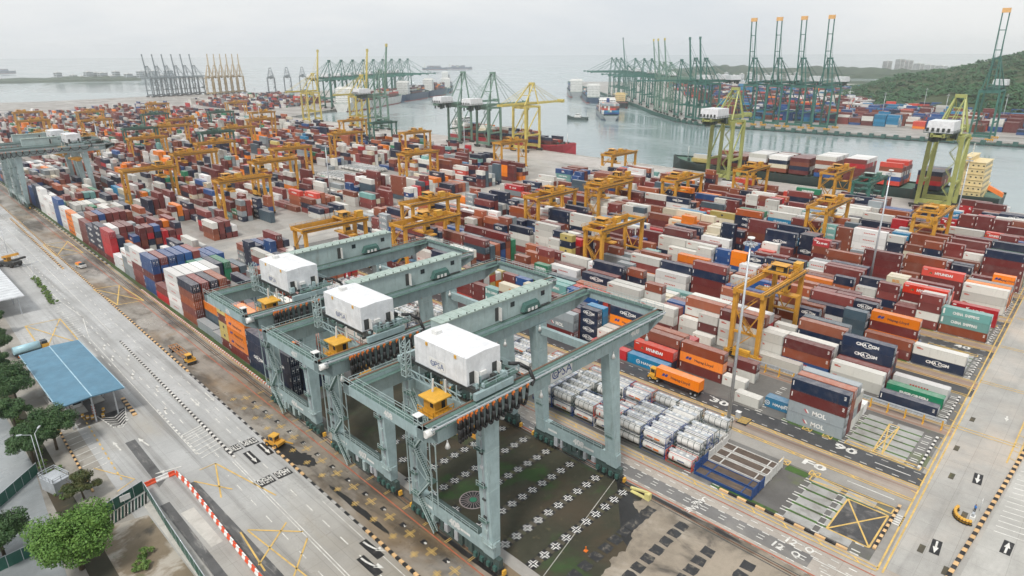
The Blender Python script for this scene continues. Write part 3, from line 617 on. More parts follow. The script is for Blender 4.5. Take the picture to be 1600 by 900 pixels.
WEI = dict(mar=20, mr2=13, bro=15, rus=8, whi=20, wh2=6, nav=15, cma=5, hap=2.2, hyu=1.6, kln=1.8, red=1, vml=1, evg=.9, csh=1.2, apl=1.6, blu=3.5, han=1.2, mol=1.2, gry=4, iri=1.4, crm=.9, tea=.6, grn=.7, ora=1.2, yel=.6, slt=2)
WK = list(WEI); WV = [WEI[k] for k in WK]
LET = [(.80, .79, .76), (.01, .02, .06), (.55, .06, .04), (.65, .25, .05), (.03, .07, .30)]
PAL = None
HC, HS = 2.72, 2.55

def letter(b, d, L, h, x=-1.225, mi=1, full=True):
    """lettering on the long side that looks to -x; reads towards -y"""
    col, tx = DES[d][0], DES[d][1]
    u = (0, -1, 0); v = (0, 0, 1)
    cc = lambda i: LET[i]
    def T(s, y, z, hh, c, fit=None, al=.5, bold=.03): b.text(s, (x, y, z), u, v, hh, mi, cc(c), bold, fit, al)
    def bar(y0, z0, y1, z1, c): b.poly([(x, y0, z0), (x, y1, z0), (x, y1, z1), (x, y0, z1)], mi, cc(c))
    s = L / 12.19
    if tx == 'CMA CGM':
        T('CMA CGM', 0, h * .40, h * .28, 0, 5.4 * max(s, .75), bold=.05)
        for sg in (1, -1):   # the swoosh above and below
            pts = [(-1.2 * sg + 2.2 * sg * t, (.22 * math.sin(math.pi * t) * .8 + .3) * sg) for t in (0, .25, .5, .75, 1)]
            for (a, e), (a2, e2) in zip(pts[:-1], pts[1:]):
                z0 = h * .53
                w = .07
                b.poly([(x, -a, z0 + e * 1.5 - w), (x, -a2, z0 + e2 * 1.5 - w), (x, -a2, z0 + e2 * 1.5 + w), (x, -a, z0 + e * 1.5 + w)], mi, cc(0))
    elif tx == 'HYUNDAI':
        T('HYUNDAI', -.4, h * .36, h * .30, 0, 5.2 * max(s, .8), bold=.06)
        y = 3.4 * max(s, .8); b.poly([(x, y + .6, h * .36), (x, y - .5, h * .36), (x, y - .1, h * .62)], mi, (.02, .12, .07)); b.poly([(x - .004, y + .3, h * .36), (x - .004, y - .1, h * .36), (x - .004, y + .1, h * .48)], mi, (.65, .35, .05))
        T('HMM', L / 2 - .5, h * .76, h * .14, 0, 1.1, 0)
    elif tx == 'Hapag-Lloyd':
        T('Hapag-Lloyd', -.9, h * .36, h * .25, 1, 5.3 * max(s, .8), bold=.015)
        y = 3.9 * s
        for dy in (0, .85):
            b.poly([(x, y - dy + .5, h * .36), (x, y - dy - .1, h * .36), (x, y - dy - .5, h * .66), (x, y - dy + .1, h * .66)], mi, cc(4))
        bar(y + .3, h * .46, y - 1.2, h * .55, 4)
    elif tx == 'K LINE':
        T('K', 1.6 * max(s, .7), h * .40, h * .34, 0, 1.0, bold=.07); T('LINE', -1.2 * max(s, .7), h * .40, h * .22, 0, 3.0, bold=.05); bar(L / 2 - .4, h * .74, L / 2 - 1.3, h * .88, 0)
    elif tx == 'EVERGREEN': T('EVERGREEN', 0, h * .30, h * .32, 0, 6.2 * max(s, .75), bold=.06)
    elif tx == 'CHINA SHIPPING':
        T('CHINA  SHIPPING', 0, h * .34, h * .30, 0, 6.6 * max(s, .75), bold=.04); bar(L / 2 - .3, h * .25, L / 2 - .75, h * .85, 0)
    elif tx == 'APL':
        T('APL', 0, h * .32, h * .32, 0, 2.4, bold=.06); b.poly([(x, 1.2, h * .68), (x, -1.0, h * .68), (x, -.6, h * .76), (x, 1.0, h * .76)], mi, cc(2))
    elif tx == 'HANJIN':
        T('HANJIN', -.6, h * .34, h * .26, 0, 4.6 * max(s, .75), bold=.03)
        for a in range(14):
            t0, t1 = a * math.pi * 2 / 14, (a + 1) * math.pi * 2 / 14; y0 = 2.6 * max(s, .9) + .1; r0, r1 = .46, .62
            b.poly([(x, y0 + r * math.cos(t), h * .46 + r * math.sin(t)) for r, t in ((r0, t0), (r1, t0), (r1, t1), (r0, t1))], mi, cc(0))
        bar(y0 + .3, h * .42, y0 - .3, h * .5, 0); bar(-L / 2 + 1.4, h * .6, -L / 2 + .3, h * .72, 0)
    elif tx == 'MOL':
        T('MOL', -.8, h * .28, h * .38, 0, 3.0, bold=.04)
        b.poly([(x, 2.6, h * .62), (x, 2.0, h * .62), (x, 1.4, h * .32), (x, 2.0, h * .32)], mi, (.5, .06, .08)); b.poly([(x - .003, 2.2, h * .62), (x - .003, 1.8, h * .62), (x - .003, 1.3, h * .34), (x - .003, 1.7, h * .34)], mi, cc(0))
    elif tx == 'IRISL': T('IRISL', 0, h * .34, h * .34, 3, 3.0 * max(s, .8), bold=.04)
    elif tx == 'red':
        b.poly([(x, L / 2 - .7, h * .62), (x, L / 2 - 2.3 * max(s, .6), h * .62), (x, L / 2 - 2.2 * max(s, .6), h * .71), (x, L / 2 - .9, h * .73)], mi, (.52, .09, .06)); b.poly([(x - .003, L / 2 - .5, h * .73), (x - .003, L / 2 - 1.7 * max(s, .6), h * .75), (x - .003, L / 2 - 1.6 * max(s, .6), h * .80), (x - .003, L / 2 - .8, h * .79)], mi, (.52, .09, .06))
    elif tx == 'redside':
        for i in range(7): bar(2.2 - i * .62, h * .42, 2.2 - i * .62 - .42, h * .56, 2)
    elif tx == 'code':
        bar(L / 2 - .35, h * .42, L / 2 - .55, h * .84, 0)
        for i in range(3): bar(-L / 2 + .9, h * (.5 + i * .12), -L / 2 + .45, h * (.56 + i * .12), 0)
    elif tx == 'mark':
        bar(.45, h * .36, -.45, h * .64, 1); 

_cm = {}
def container_mesh(d, L, h):
    k = (d, round(L, 1), h)
    if k in _cm: return _cm[k]
    c = COL[DES[d][0]]; cd = tuple(x * .8 for x in c); b = MB(); y = L / 2; t = .1
    # panels, set back behind the corner posts and rails
    b.box(-1.19, -y + .05, .12, 1.19, y - .05, h - .05, 0, c, skip='b')
    for sx in (-1, 1):
        for sy in (-1, 1): b.box(sx * 1.22, sy * y, 0, sx * 1.08, sy * (y - .14), h, 0, cd)
        b.box(sx * 1.22, -y + .14, h - .12, sx * 1.13, y - .14, h - .005, 0, c); b.box(sx * 1.22, -y + .14, .0, sx * 1.10, y - .14, .16, 0, cd)
    for sy in (-1, 1):
        b.box(-1.08, sy * y, h - .12, 1.08, sy * (y - .1), h - .004, 0, c); b.box(-1.08, sy * y, 0, 1.08, sy * (y - .12), .16, 0, cd)
    letter(b, d, L, h, -1.226, 1)
    o = b.build('shipping_container', [M['cont'], M['letters']])
    me = o.data; bpy.data.objects.remove(o)
    b = MB(); 
    b.box(-1.05, -.0, .18, -.02, -.045, h - .14, 0, cd)
    for x in (-.82, -.3): b.cyl((x, -.085, .14), (x, -.085, h - .12), .028, n=5, m=1); b.box(x - .1, -.12, .9, x + .12, -.05, 1.02, 1)
    if DES[d][0] in ('nav', 'blu', 'mar', 'lbl'): b.box(-.7, -.05, h * .5, -.25, -.06, h * .62, 2)
    o = b.build('door', [M['cont'], M['steel'], M['white']]); dm = o.data; bpy.data.objects.remove(o)
    _cm[k] = (me, dm); return _cm[k]

BOX = []   # (x, y, z, L, h, design, block, row, slot, tier, half)
GRID = {}
def stack(bl, row, k, n, ds, x=None, y0=None, pitch=None, sheared=False, hs=None):
    """a pile of containers: bl block key, k slot in 20-foot units, n = 1 (20 ft) or 2 (40 ft)"""
    B = BLK[bl]; U = 6.28
    L = 6.06 if n == 1 else 12.19
    xx = B['x'] + B['p'] * row + 1.22 + R.uniform(-.05, .05); yy = B['y'] + U * k + L / 2 + R.uniform(-.07, .07)
    if B.get('sh'): xx = LX(xx, yy)
    z = .06
    for t, d in enumerate(ds):
        h = (HC if n == 2 or R.random() < .4 else HS)
        BOX.append((xx + R.uniform(-.02, .02), yy + R.uniform(-.03, .03), z, L, h, d, bl, row, k, t, n)); z += h + .01
    for i in range(n): GRID[(bl, row, k + i)] = 1

BLK = {}
def blocks():
    def add(k, x, y, rows, ks, p=2.9, sh=False, hh=(2, 4), name=''): BLK[k] = dict(x=x, y=y, rows=rows, ks=ks, p=p, sh=sh, hh=hh, name=name)
    Y0 = 20.3
    add('L', 61.9, 137.6, 10, 22, 2.8, True, (2, 4), 'block beside the striped kerb'); add('M', 61.9, 290, 10, 44, 2.8, True, (2, 5), '')
    add('0', 104.2, Y0, 6, 38, hh=(2, 4)); add('1', 137.3, Y0, 6, 38, hh=(2, 4))
    for i, x in enumerate([161.5, 190.5, 219.4, 248, 276.7, 305.4, 334.1, 362.8]): add(str(2 + i), x, Y0, 6, 38, hh=(3, 5) if i < 7 else (1, 4))
    for i, x in enumerate([104.2, 132, 161.5, 190.5, 219.4, 248, 276.7, 305.4, 334.1, 362.8]):
        add('b%d' % i, x + 3, 297, 6, 46, hh=(1.3, 3.8) if i < 8 else (1, 3)); add('c%d' % i, x + 7, 600, 6, 52, hh=(1.2, 3.4)); add('d%d' % i, x + 14, 945, 6, 40, hh=(1, 3))
    for i, (x, y, k) in enumerate(((28, 640, 60), (2, 720, 60), (-30, 840, 50), (-62, 900, 50))): add('f%d' % i, x, y, 6, k, hh=(1, 3))
    for i in range(7): add('e%d' % i, 450 + i * 30, 990 + i * 14, 6, 40, hh=(1, 4))

def specials():
    s = stack
    # first block past the dark truck lane
    s('1', 0, 2, 2, ['mol', 'mol', 'mar', 'nav']); s('1', 1, 2, 2, ['mar', 'mr2', 'bro', 'rus']); s('1', 2, 2, 2, ['whi', 'gry', 'whi', 'gry']); s('1', 3, 2, 2, ['whi', 'mar', 'whi']); s('1', 4, 2, 2, ['whi'])
    s('1', 1, 4, 1, ['han']); s('1', 0, 5, 1, ['whi']); s('1', 2, 6, 1, ['whi']); s('1', 4, 6, 1, ['whi', 'mar'])
    s('1', 2, 7, 2, ['mr2', 'hap', 'bro']); s('1', 4, 7, 1, ['mar']); s('1', 3, 8, 1, ['apl', 'apl']); s('1', 4, 9, 1, ['red', 'kln'])
    s('1', 0, 9, 2, ['han']); s('1', 1, 9, 2, ['nav', 'hyu']); s('1', 2, 9, 2, ['mar', 'mar', 'bro']); s('1', 3, 9, 2, ['vml', 'ora', 'rus']); s('1', 5, 9, 1, ['red', 'kln'])
    s('1', 0, 11, 2, ['kln']); s('1', 3, 11, 2, ['slt', 'mol', 'hap', 'cma']); s('1', 4, 11, 2, ['nav', 'nav', 'cma'])
    s('1', 0, 14, 2, ['mar', 'mol', 'gry']); s('1', 1, 14, 2, ['bro', 'mar', 'mar']); s('1', 2, 14, 2, ['nav', 'slt', 'cma']); s('1', 1, 12, 1, ['whi', 'whi']); s('1', 2, 12, 1, ['whi', 'whi']); s('1', 4, 14, 2, ['whi', 'whi', 'blu', 'blu'])
    s('1', 5, 14, 2, ['mar', 'whi', 'vml', 'hyu']); s('1', 4, 16, 2, ['tea', 'mar', 'csh', 'csh']); s('1', 3, 16, 2, ['rus', 'rus', 'mr2']); s('1', 5, 16, 2, ['bro', 'mar', 'rus', 'tea'])
    s('1', 1, 17, 2, ['nav', 'evg']); s('1', 2, 18, 1, ['vml', 'rus'])
    for k in (0, 1): GRID.update({('1', r, k): 1 for r in range(6)})
    for r in range(6):
        for k in range(3, 12): GRID.setdefault(('1', r, k), 1)
    # second block: the nearest yellow gantry stands over it
    s('2', 0, 0, 2, ['nav']); s('2', 2, 0, 2, ['evg']); s('2', 4, 0, 2, ['wh2'])
    s('2', 1, 2, 2, ['whi', 'whi']); s('2', 2, 2, 2, ['mar', 'mr2']); s('2', 3, 2, 2, ['nav', 'mar', 'cma', 'cma']); s('2', 4, 2, 2, ['mar', 'nav', 'mar'])
    s('2', 0, 5, 2, ['whi']); s('2', 1, 4, 2, ['apl', 'bro', 'mar']); s('2', 2, 4, 2, ['whi', 'whi', 'whi']); s('2', 4, 4, 2, ['nav', 'nav', 'nav', 'rus']); s('2', 5, 4, 2, ['nav', 'cma', 'mar', 'slt'])
    s('2', 1, 7, 2, ['whi', 'whi', 'whi', 'mar']); s('2', 2, 7, 2, ['whi', 'whi', 'mar', 'rus']); s('2', 3, 7, 2, ['vml', 'whi', 'red', 'wh2']); s('2', 5, 7, 2, ['nav', 'cma', 'bro'])
    s('2', 1, 6, 1, ['whi', 'whi', 'whi']); s('2', 2, 6, 1, ['whi', 'whi', 'whi']); s('2', 5, 6, 1, ['nav', 'nav']); s('2', 4, 6, 1, ['bro', 'mar', 'whi']); s('2', 0, 9, 1, ['whi']); s('2', 0, 11, 2, ['mar', 'whi', 'whi']); s('2', 1, 10, 1, ['whi', 'whi']); s('2', 4, 11, 1, ['cma', 'nav']); s('2', 2, 11, 1, ['blu', 'blu', 'blu']); s('2', 5, 11, 2, ['mar', 'csh', 'csh'])
    s('2', 0, 13, 2, ['mar', 'mar', 'whi', 'whi']); s('2', 1, 13, 2, ['whi', 'whi', 'whi', 'whi']); s('2', 0, 15, 2, ['whi', 'grn', 'rus']); s('2', 0, 17, 2, ['nav', 'nav', 'slt']); s('2', 1, 17, 2, ['bro', 'mar'])
    GRID.update({('2', r, k): 1 for r in range(6) for k in range(4) if ('2', r, k) not in GRID}); GRID.update({('2', 0, 7): 1, ('2', 0, 8): 1, ('2', 3, 4): 1, ('2', 3, 5): 1, ('2', 0, 4): 1})
    # third
    s('3', 0, 0, 2, ['cma', 'whi']); s('3', 0, 2, 2, ['mar', 'bro']); s('3', 1, 2, 2, ['bro', 'hap', 'mar', 'hap']); s('3', 2, 2, 2, ['nav', 'nav']); s('3', 3, 2, 1, ['blu']); GRID.update({('3', r, k): 1 for r in range(6) for k in range(4) if ('3', r, k) not in GRID})
    s('3', 3, 4, 1, ['cma', 'cma', 'mar', 'cma']); s('3', 1, 4, 1, ['mar', 'cma', 'cma']); s('3', 4, 4, 2, ['mar', 'mar', 'mar', 'mar']); s('3', 0, 6, 1, ['nav', 'cma', 'cma']); s('3', 1, 6, 2, ['mar', 'mar', 'bro']); s('3', 0, 8, 2, ['nav', 'mar', 'bro']); s('3', 1, 8, 2, ['nav', 'blu', 'apl']); s('3', 2, 8, 2, ['nav', 'blu', 'blu', 'apl'])
    # fourth
    s('4', 0, 0, 2, ['bro', 'csh', 'csh']); s('4', 5, 0, 2, ['red', 'kln']); GRID.update({('4', r, k): 1 for r in range(6) for k in range(2) if ('4', r, k) not in GRID})
    s('4', 0, 3, 1, ['mar', 'mar']); s('4', 1, 3, 1, ['mar', 'mr2']); s('4', 4, 2, 2, ['whi', 'whi', 'whi', 'mar']); s('4', 5, 2, 2, ['nav', 'mar', 'hyu']); s('4', 4, 4, 1, ['iri', 'iri', 'iri', 'iri']); s('4', 5, 4, 1, ['iri', 'crm', 'iri', 'iri'])
    s('4', 0, 7, 2, ['nav', 'hap', 'hap']); s('4', 1, 7, 2, ['nav', 'rus', 'mar']); s('4', 2, 7, 2, ['mar', 'nav', 'bro']); s('4', 0, 5, 1, ['whi', 'whi']); s('4', 1, 5, 1, ['nav', 'whi', 'whi']); s('4', 2, 5, 1, ['cma', 'rus', 'blu', 'nav']); s('4', 0, 10, 2, ['nav', 'whi', 'whi']); s('4', 0, 13, 1, ['apl', 'apl']); s('4', 0, 15, 2, ['mar', 'whi', 'whi'])
    # further right-hand stacks
    s('5', 0, 2, 2, ['mar', 'mar', 'mar', 'hyu']); s('5', 1, 0, 2, ['ora', 'hap', 'hap']); s('5', 0, 0, 2, ['whi', 'whi', 'whi']); s('5', 2, 0, 2, ['mar', 'mar', 'gry']); s('5', 3, 2, 2, ['mar', 'mar', 'bro']); s('5', 4, 0, 2, ['mar', 'bro', 'mar']); s('5', 0, 7, 2, ['nav', 'nav', 'bro', 'bro']); s('5', 2, 6, 2, ['whi', 'gry', 'whi', 'mol'])
    s('5', 0, 16, 1, ['iri', 'iri', 'iri']); s('5', 1, 16, 1, ['crm', 'iri', 'iri', 'crm']); s('5', 2, 16, 1, ['crm', 'crm', 'iri', 'iri']); s('5', 3, 16, 1, ['iri', 'iri', 'crm', 'crm']); s('5', 0, 18, 2, ['mar', 'whi', 'rus']); s('5', 0, 22, 2, ['kln', 'kln']); s('5', 0, 20, 2, ['red', 'kln']); s('5', 0, 13, 1, ['apl', 'apl', 'apl'])
    s('6', 1, 0, 2, ['crm', 'crm', 'iri']); s('6', 2, 0, 2, ['hyu', 'mar', 'mar']); s('6', 0, 14, 1, ['yel', 'yel', 'yel']); s('6', 1, 14, 1, ['yel', 'yel']); s('6', 0, 2, 2, ['mar', 'mar', 'bro'])
    s('8', 3, 2, 2, ['whi', 'whi', 'whi']); s('9', 2, 4, 2, ['whi', 'red', 'kln', 'kln', 'mar']); s('7', 2, 2, 2, ['hap']); s('9', 4, 2, 2, ['hap'])
    # the block under the green gantries: row beside the striped kerb, near to far
    s('L', 0, 0, 2, ['nav', 'nav', 'cma', 'nav']); s('L', 1, 0, 2, ['nav', 'cma', 'nav']); s('L', 2, 0, 2, ['nav', 'nav'])
    s('L', 0, 2, 2, ['nav', 'cma', 'nav', 'nav']); s('L', 1, 2, 2, ['nav', 'hap', 'hap']); s('L', 2, 2, 2, ['mar', 'hap', 'hap']); s('L', 3, 2, 2, ['mar', 'mar', 'bro']); s('L', 4, 2, 2, ['ora', 'rus'])
    s('L', 0, 4, 2, ['mar', 'hap', 'hap', 'hap', 'hap']); s('L', 1, 4, 2, ['mar', 'hap', 'ora', 'ora', 'ora']); s('L', 2, 4, 2, ['mar', 'mar', 'mr2', 'mr2']); s('L', 3, 4, 2, ['rus', 'bro', 'rus', 'ora'])
    s('L', 0, 6, 1, ['mar', 'yel', 'yel', 'mar', 'yel', 'rus'][:5]); s('L', 1, 6, 1, ['mar', 'yel', 'mar', 'yel', 'mr2']); s('L', 2, 6, 1, ['mar', 'mar', 'tea', 'tea']); s('L', 3, 6, 1, ['rus', 'mar', 'rus', 'rus'])
    s('L', 0, 8, 2, ['gry']); s('L', 0, 7, 1, ['gry'])
    for r, d in ((0, 'nav'), (1, 'mr2'), (2, 'nav'), (3, 'rus'), (4, 'mar')): s('L', r, 10, 2, (['bro', 'mr2', 'rus', 'bro', d] if r < 4 else ['bro', 'bro', d]))
    for r in range(5): s('L', r, 12, 2, ['wh2'] * (5 if r < 5 else 3))
    for r, d in ((0, 'mar'), (3, 'tea'), (4, 'grn'), (5, 'tea'), (6, 'nav'), (7, 'grn'), (1, 'mar'), (2, 'red')): s('L', r, 14, 2, [d if r else 'red', d, d][:2 if r < 2 else 3] + ([d] if r > 3 else []))
    for r, d in ((0, 'blu'), (1, 'mr2'), (2, 'blu'), (3, 'blu'), (4, 'blu'), (5, 'mr2'), (6, 'blu'), (7, 'blu'), (8, 'wh2')): s('L', r, 16, 2, ['blu', 'blu', 'mar', 'blu', d][:5 if r < 6 else 4])
    s('L', 0, 18, 2, ['mar', 'mr2', 'mar', 'wh2', 'wh2']); s('L', 1, 18, 2, ['wh2', 'whi', 'wh2', 'wh2']); s('L', 2, 18, 2, ['whi', 'wh2', 'whi']); s('L', 4, 18, 2, ['vml', 'vml', 'kln']); s('L', 3, 18, 2, ['crm', 'whi', 'crm']); s('L', 5, 18, 2, ['crm', 'crm', 'crm'])
    s('L', 0, 20, 1, ['gry', 'gry', 'wh2', 'wh2', 'gry']); s('L', 0, 21, 1, ['gry', 'gry', 'gry', 'wh2']); s('L', 1, 20, 2, ['mar', 'blu', 'mar', 'mr2'])
    for k, d in enumerate(['red', 'cma', 'cma', 'mar', 'whi', 'hap', 'wh2', 'blu', 'wh2', 'wh2', 'wh2', 'nav', 'blu', 'mar', 'wh2', 'whi', 'gry', 'wh2']):
        s('M', 0, k * 2, 2, [('mar' if k < 4 else d)] + [d] * R.choice([3, 4]))

def fill():
    for bl, B in BLK.items():
        x = B['x']; far = B['y'] > 250
        for k in range(0, B['ks'] - 1):
            pass
        lane_gap = set()
        if bl in '23456789' and len(bl) == 1:
            for _ in range(3): lane_gap.add(R.randrange(3, 36))
        k = 0
        while k < B['ks'] - 1:
            forty = R.random() < .74
            n = 2 if forty else 1
            base = R.uniform(*B['hh']); pal = R.choices(WK, WV, k=3)
            dens = R.choice([1, 1, .95, .9, .8, .55] if not far else [1, .9, .8, .7, .5, .15]) if bl not in ('L', 'M') else .97
            if k in lane_gap: dens = .2
            for r in range(B['rows']):
                for kk in ([k] if n == 2 else [k]):
                    if any((bl, r, kk + i) in GRID for i in range(n)):
                        # fill what single slots remain
                        for i in range(n):
                            if (bl, r, kk + i) not in GRID and R.random() < .6 and not skip(bl, r, kk + i): stack(bl, r, kk + i, 1, pick(base, pal))
                        continue
                    if skip(bl, r, kk) or R.random() > dens: continue
                    if n == 2 and R.random() < .15:
                        stack(bl, r, kk, 1, pick(base, pal)); stack(bl, r, kk + 1, 1, pick(base, pal)); continue
                    stack(bl, r, kk, n, pick(base, pal))
            k += n
def pick(base, pal):
    h = max(1, min(5, int(round(R.gauss(base, .75))))); c = R.choice(pal) if R.random() < .72 else R.choices(WK, WV)[0]
    return [c if R.random() < .6 else (R.choice(pal) if R.random() < .4 else R.choices(WK, WV)[0]) for _ in range(h)]
def skip(bl, r, k):
    B = BLK[bl]; y = B['y'] + 6.28 * k; x = B['x'] + B['p'] * r
    if bl == '0' and y < 196: return True
    if bl == '9' and y > 120 and r > 2: return True
    if bl == 'b9' and (y < 400 or r > 3): return True
    if bl == 'b8' and y < 350: return True
    if bl == '9' and y > 240: return True
    if bl.startswith('c') and x > 415: return True
    if bl == 'L' and (y > 276 or (y < 162 and r > 4)): return True
    if bl in ('b4', 'b5') and 60 < 6.28 * k < 130: return True   # tanks stand there
    return False

# extra piles: ships' cargo and the far terminal
def loose(x, y, z, L, h, d, rz=0.): LOOSE.append((x, y, z, L, h, d, rz))
LOOSE = []

def far_terminal():
    # rows across the water, seen end-on behind the tall green cranes
    def inl(x, y):
        return x > 838
    for i in range(30):
        x0 = 842 + i * 21 + (i // 4) * 9
        y = -40. if x0 > 1000 else 20
        ymax = 400 + (x0 - 838) * .75
        while y < min(ymax, 1050):
            if R.random() < .86:
                n = R.choice([2, 3, 4, 5, 5]); pal = R.choices(['blu', 'lbl', 'mar', 'bro', 'whi', 'nav', 'vml', 'mr2', 'wh2', 'ora'], [26, 10, 20, 16, 10, 14, 6, 10, 5, 3], k=2)
                for r in range(6):
                    if R.random() < .12: continue
                    for t in range(max(1, n + R.choice([-1, 0, 0, 0, 1]))): loose(x0 + r * 2.7, y + 6, .1 + t * 2.6, 12.19, 2.58, R.choice(pal))
            y += 13.2 + (R.random() < .1) * 14

_oc = {}
def emit_containers():
    """the 300 that show largest become single objects, the rest one mesh"""
    items = [(x, y, z, L, h, d, 0.) for (x, y, z, L, h, d, *_q) in BOX] + LOOSE
    cam = Vector((0, 0, H)); mw = S.camera.matrix_world.to_3x3(); right, cup, fw = mw.col[0], mw.col[1], -mw.col[2]
    def vis(p):
        d = Vector(p) - cam; z = d.dot(fw)
        if z < 5: return False
        return abs(d.dot(right) / z) < .92 and abs(d.dot(cup) / z) < .55
    keep = [i for i, q in enumerate(items) if vis((q[0], q[1], q[2]))]
    V = []; T = []; owner = []
    for i in keep:
        x, y, z, L, h, d, rz = items[i]; k = len(V)
        ca, sa = math.cos(rz), math.sin(rz)
        for zz in (z, z + h):
            for a, b in ((-1.22, -L / 2), (1.22, -L / 2), (1.22, L / 2), (-1.22, L / 2)): V.append((x + a * ca - b * sa, y + a * sa + b * ca, zz))
        for q in ((0, 1, 5, 4), (1, 2, 6, 5), (2, 3, 7, 6), (3, 0, 4, 7), (4, 5, 6, 7)): T.append(tuple(k + j for j in q)); owner.append(i)
    bv = BVHTree.FromPolygons(V, T)
    cnt = {}
    W_, H_ = 512, 288; f = 1007 / 1600 * W_
    for py in range(40, H_):
        for px in range(W_):
            d = (fw * f + right * (px + .5 - W_ / 2) - cup * (py + .5 - H_ / 2)).normalized()
            hit = bv.ray_cast(cam, d)
            if hit[2] is not None: o = owner[hit[2]]; cnt[o] = cnt.get(o, 0) + 1
    nb = len(BOX)
    order = sorted([i for i in cnt if i < nb], key=lambda i: -cnt[i])
    # boxes the green gantries hide are not among the ones that show
    hid = lambda q: q[1] < 142 and False
    one = set(order[:300])
    for i in one: single(BOX[i])
    b = MB()
    seen = set(cnt)
    for i in keep:
        if i in one: continue
        x, y, z, L, h, d, rz = items[i]; c = COL[DES[d][0]]; v = R.uniform(.78, 1.2); c = tuple(min(1, t * v * .96) for t in c)
        ca, sa = math.cos(rz), math.sin(rz)
        P = [(x + a * ca - e * sa, y + a * sa + e * ca, zz) for zz in (z, z + h) for a, e in ((-1.22, -L / 2), (1.22, -L / 2), (1.22, L / 2), (-1.22, L / 2))]
        b.hexa(P, 0, c, skip='b')
        dist = math.hypot(x, y)
        if cnt.get(i, 0) >= 6 and rz == 0 and dist < 430:
            t = MB(); letter(t, d, L, h, -1.235, 1); k = len(b.v)
            b.v.extend([(p[0] + x, p[1] + y, p[2] + z) for p in t.v]); b.f.extend([tuple(k + j for j in q) for q in t.f]); b.m.extend(t.m); b.c.extend(t.c); b.sm.extend(t.sm)
    o = b.build('stacked_containers', [M['contfar'], M['letters']])
    tag(o, 'mass of stacked containers filling the yard, the ships and the far terminal', 'containers', kind='stuff')
    print('containers', len(items), 'kept', len(keep), 'seen', len(cnt), 'singles', len(one), 'min px', cnt[order[299]] if len(order) > 299 else 0)

TIER = ['on ground', 'second up', 'third up', 'fourth up', 'fifth up']
USED = {}
def single(q):
    x, y, z, L, h, d, bl, row, k, t, n = q
    h = HC if n == 2 else h
    me, dm = container_mesh(d, L, h)
    o = bpy.data.objects.new('shipping_container', me); C.objects.link(o); o.location = (x, y, z)
    top = not any((b[6], b[7], b[8]) == (bl, row, k) and b[9] > t for b in BOXI.get((bl, row, k), ()))
    w = DES[d][2]; lt = DES[d][3]
    size = 'long' if n == 2 else 'short'
    tier = 'topmost' if top and t else TIER[t]
    if top and t: tier = TIER[t] + ' on top'
    if bl == 'L': bn = 'block behind green gantries'
    elif bl == 'M': bn = 'block past white gate boxes'
    elif bl == '0': bn = 'block behind the tanks'
    elif bl == '1': bn = 'block edging dark lane'
    elif bl.isdigit(): bn = '%s block past dark lane' % ordn(int(bl) - 1)
    else: bn = '%s block past cross aisle' % ordn(int(bl[1:]))
    lab = '%s %s container %s, %s row, %s slot, %s' % (w, size, tier, ordn(row), ordn(k), bn)
    if lt and len((lt + ' ' + lab).split()) <= 16: lab = lt + ' ' + lab
    if len(lab.split()) > 16: lab = lab.replace(' on top', '')
    if len(lab.split()) > 16: lab = lab.replace('plain ', '')
    if len(lab.split()) > 16: lab = lab.replace('-lettered', '').replace('bright ', '')
    tag(o, lab, 'container', 'shipping containers stacked in the yard')
    USED[lab] = USED.get(lab, 0) + 1
    for sx in (1, -1):
        dd = bpy.data.objects.new('door', dm); C.objects.link(dd); dd.parent = o; dd.location = (0, -L / 2 + .0, 0)
        if sx < 0: dd.location = (1.07, -L / 2, 0)
BOXI = {}
def build_containers():
    n = N('container_lettering'); at = n.new('ShaderNodeAttribute', attribute_name='col'); f = n.noise(1.2, 4, .7)
    M['letters'] = n.out(n.mix(n.ramp(f, .5, .8, 0, .45), at.outputs['Color'], (.25, .2, .17)), .5)
    blocks(); specials(); fill(); far_terminal()
    for q in BOX: BOXI.setdefault((q[6], q[7], q[8]), []).append(q)
    ship_cargo()
    emit_containers()
# ---------------------------------------------------------------- green rail-mounted gantries
def ring_logo(b, O, u, v, s, m):
    O, u, v = Vector(O), Vector(u), Vector(v)
    for a in range(18):
        if a in (3, 4): continue
        t0, t1 = a * math.pi * 2 / 18, (a + 1) * math.pi * 2 / 18
        b.poly([O + u * (r * math.cos(t)) + v * (r * math.sin(t)) for r, t in ((s, t0), (s * .74, t0), (s * .74, t1), (s, t1))], m)
    for a in range(12):
        t0, t1 = a * math.pi * 1.7 / 12 + .6, (a + 1) * math.pi * 1.7 / 12 + .6
        b.poly([O + u * (r * math.cos(t)) + v * (r * math.sin(t)) for r, t in ((s * .5, t0), (s * .3, t0), (s * .3, t1), (s * .5, t1))], m)
def railing(b, pts, h=1.1, r=.035, m=0, step=2.0):
    for p, q in zip(pts[:-1], pts[1:]):
        p, q = Vector(p), Vector(q); L = (q - p).length; n = max(1, int(L / step))
        for k in (h, h * .55): b.beam(p + Vector((0, 0, k)), q + Vector((0, 0, k)), r * 2, r * 2, m)
        for i in range(n + 1): o = p + (q - p) * (i / n); b.beam(o, o + Vector((0, 0, h)), r * 2, r * 2, m)
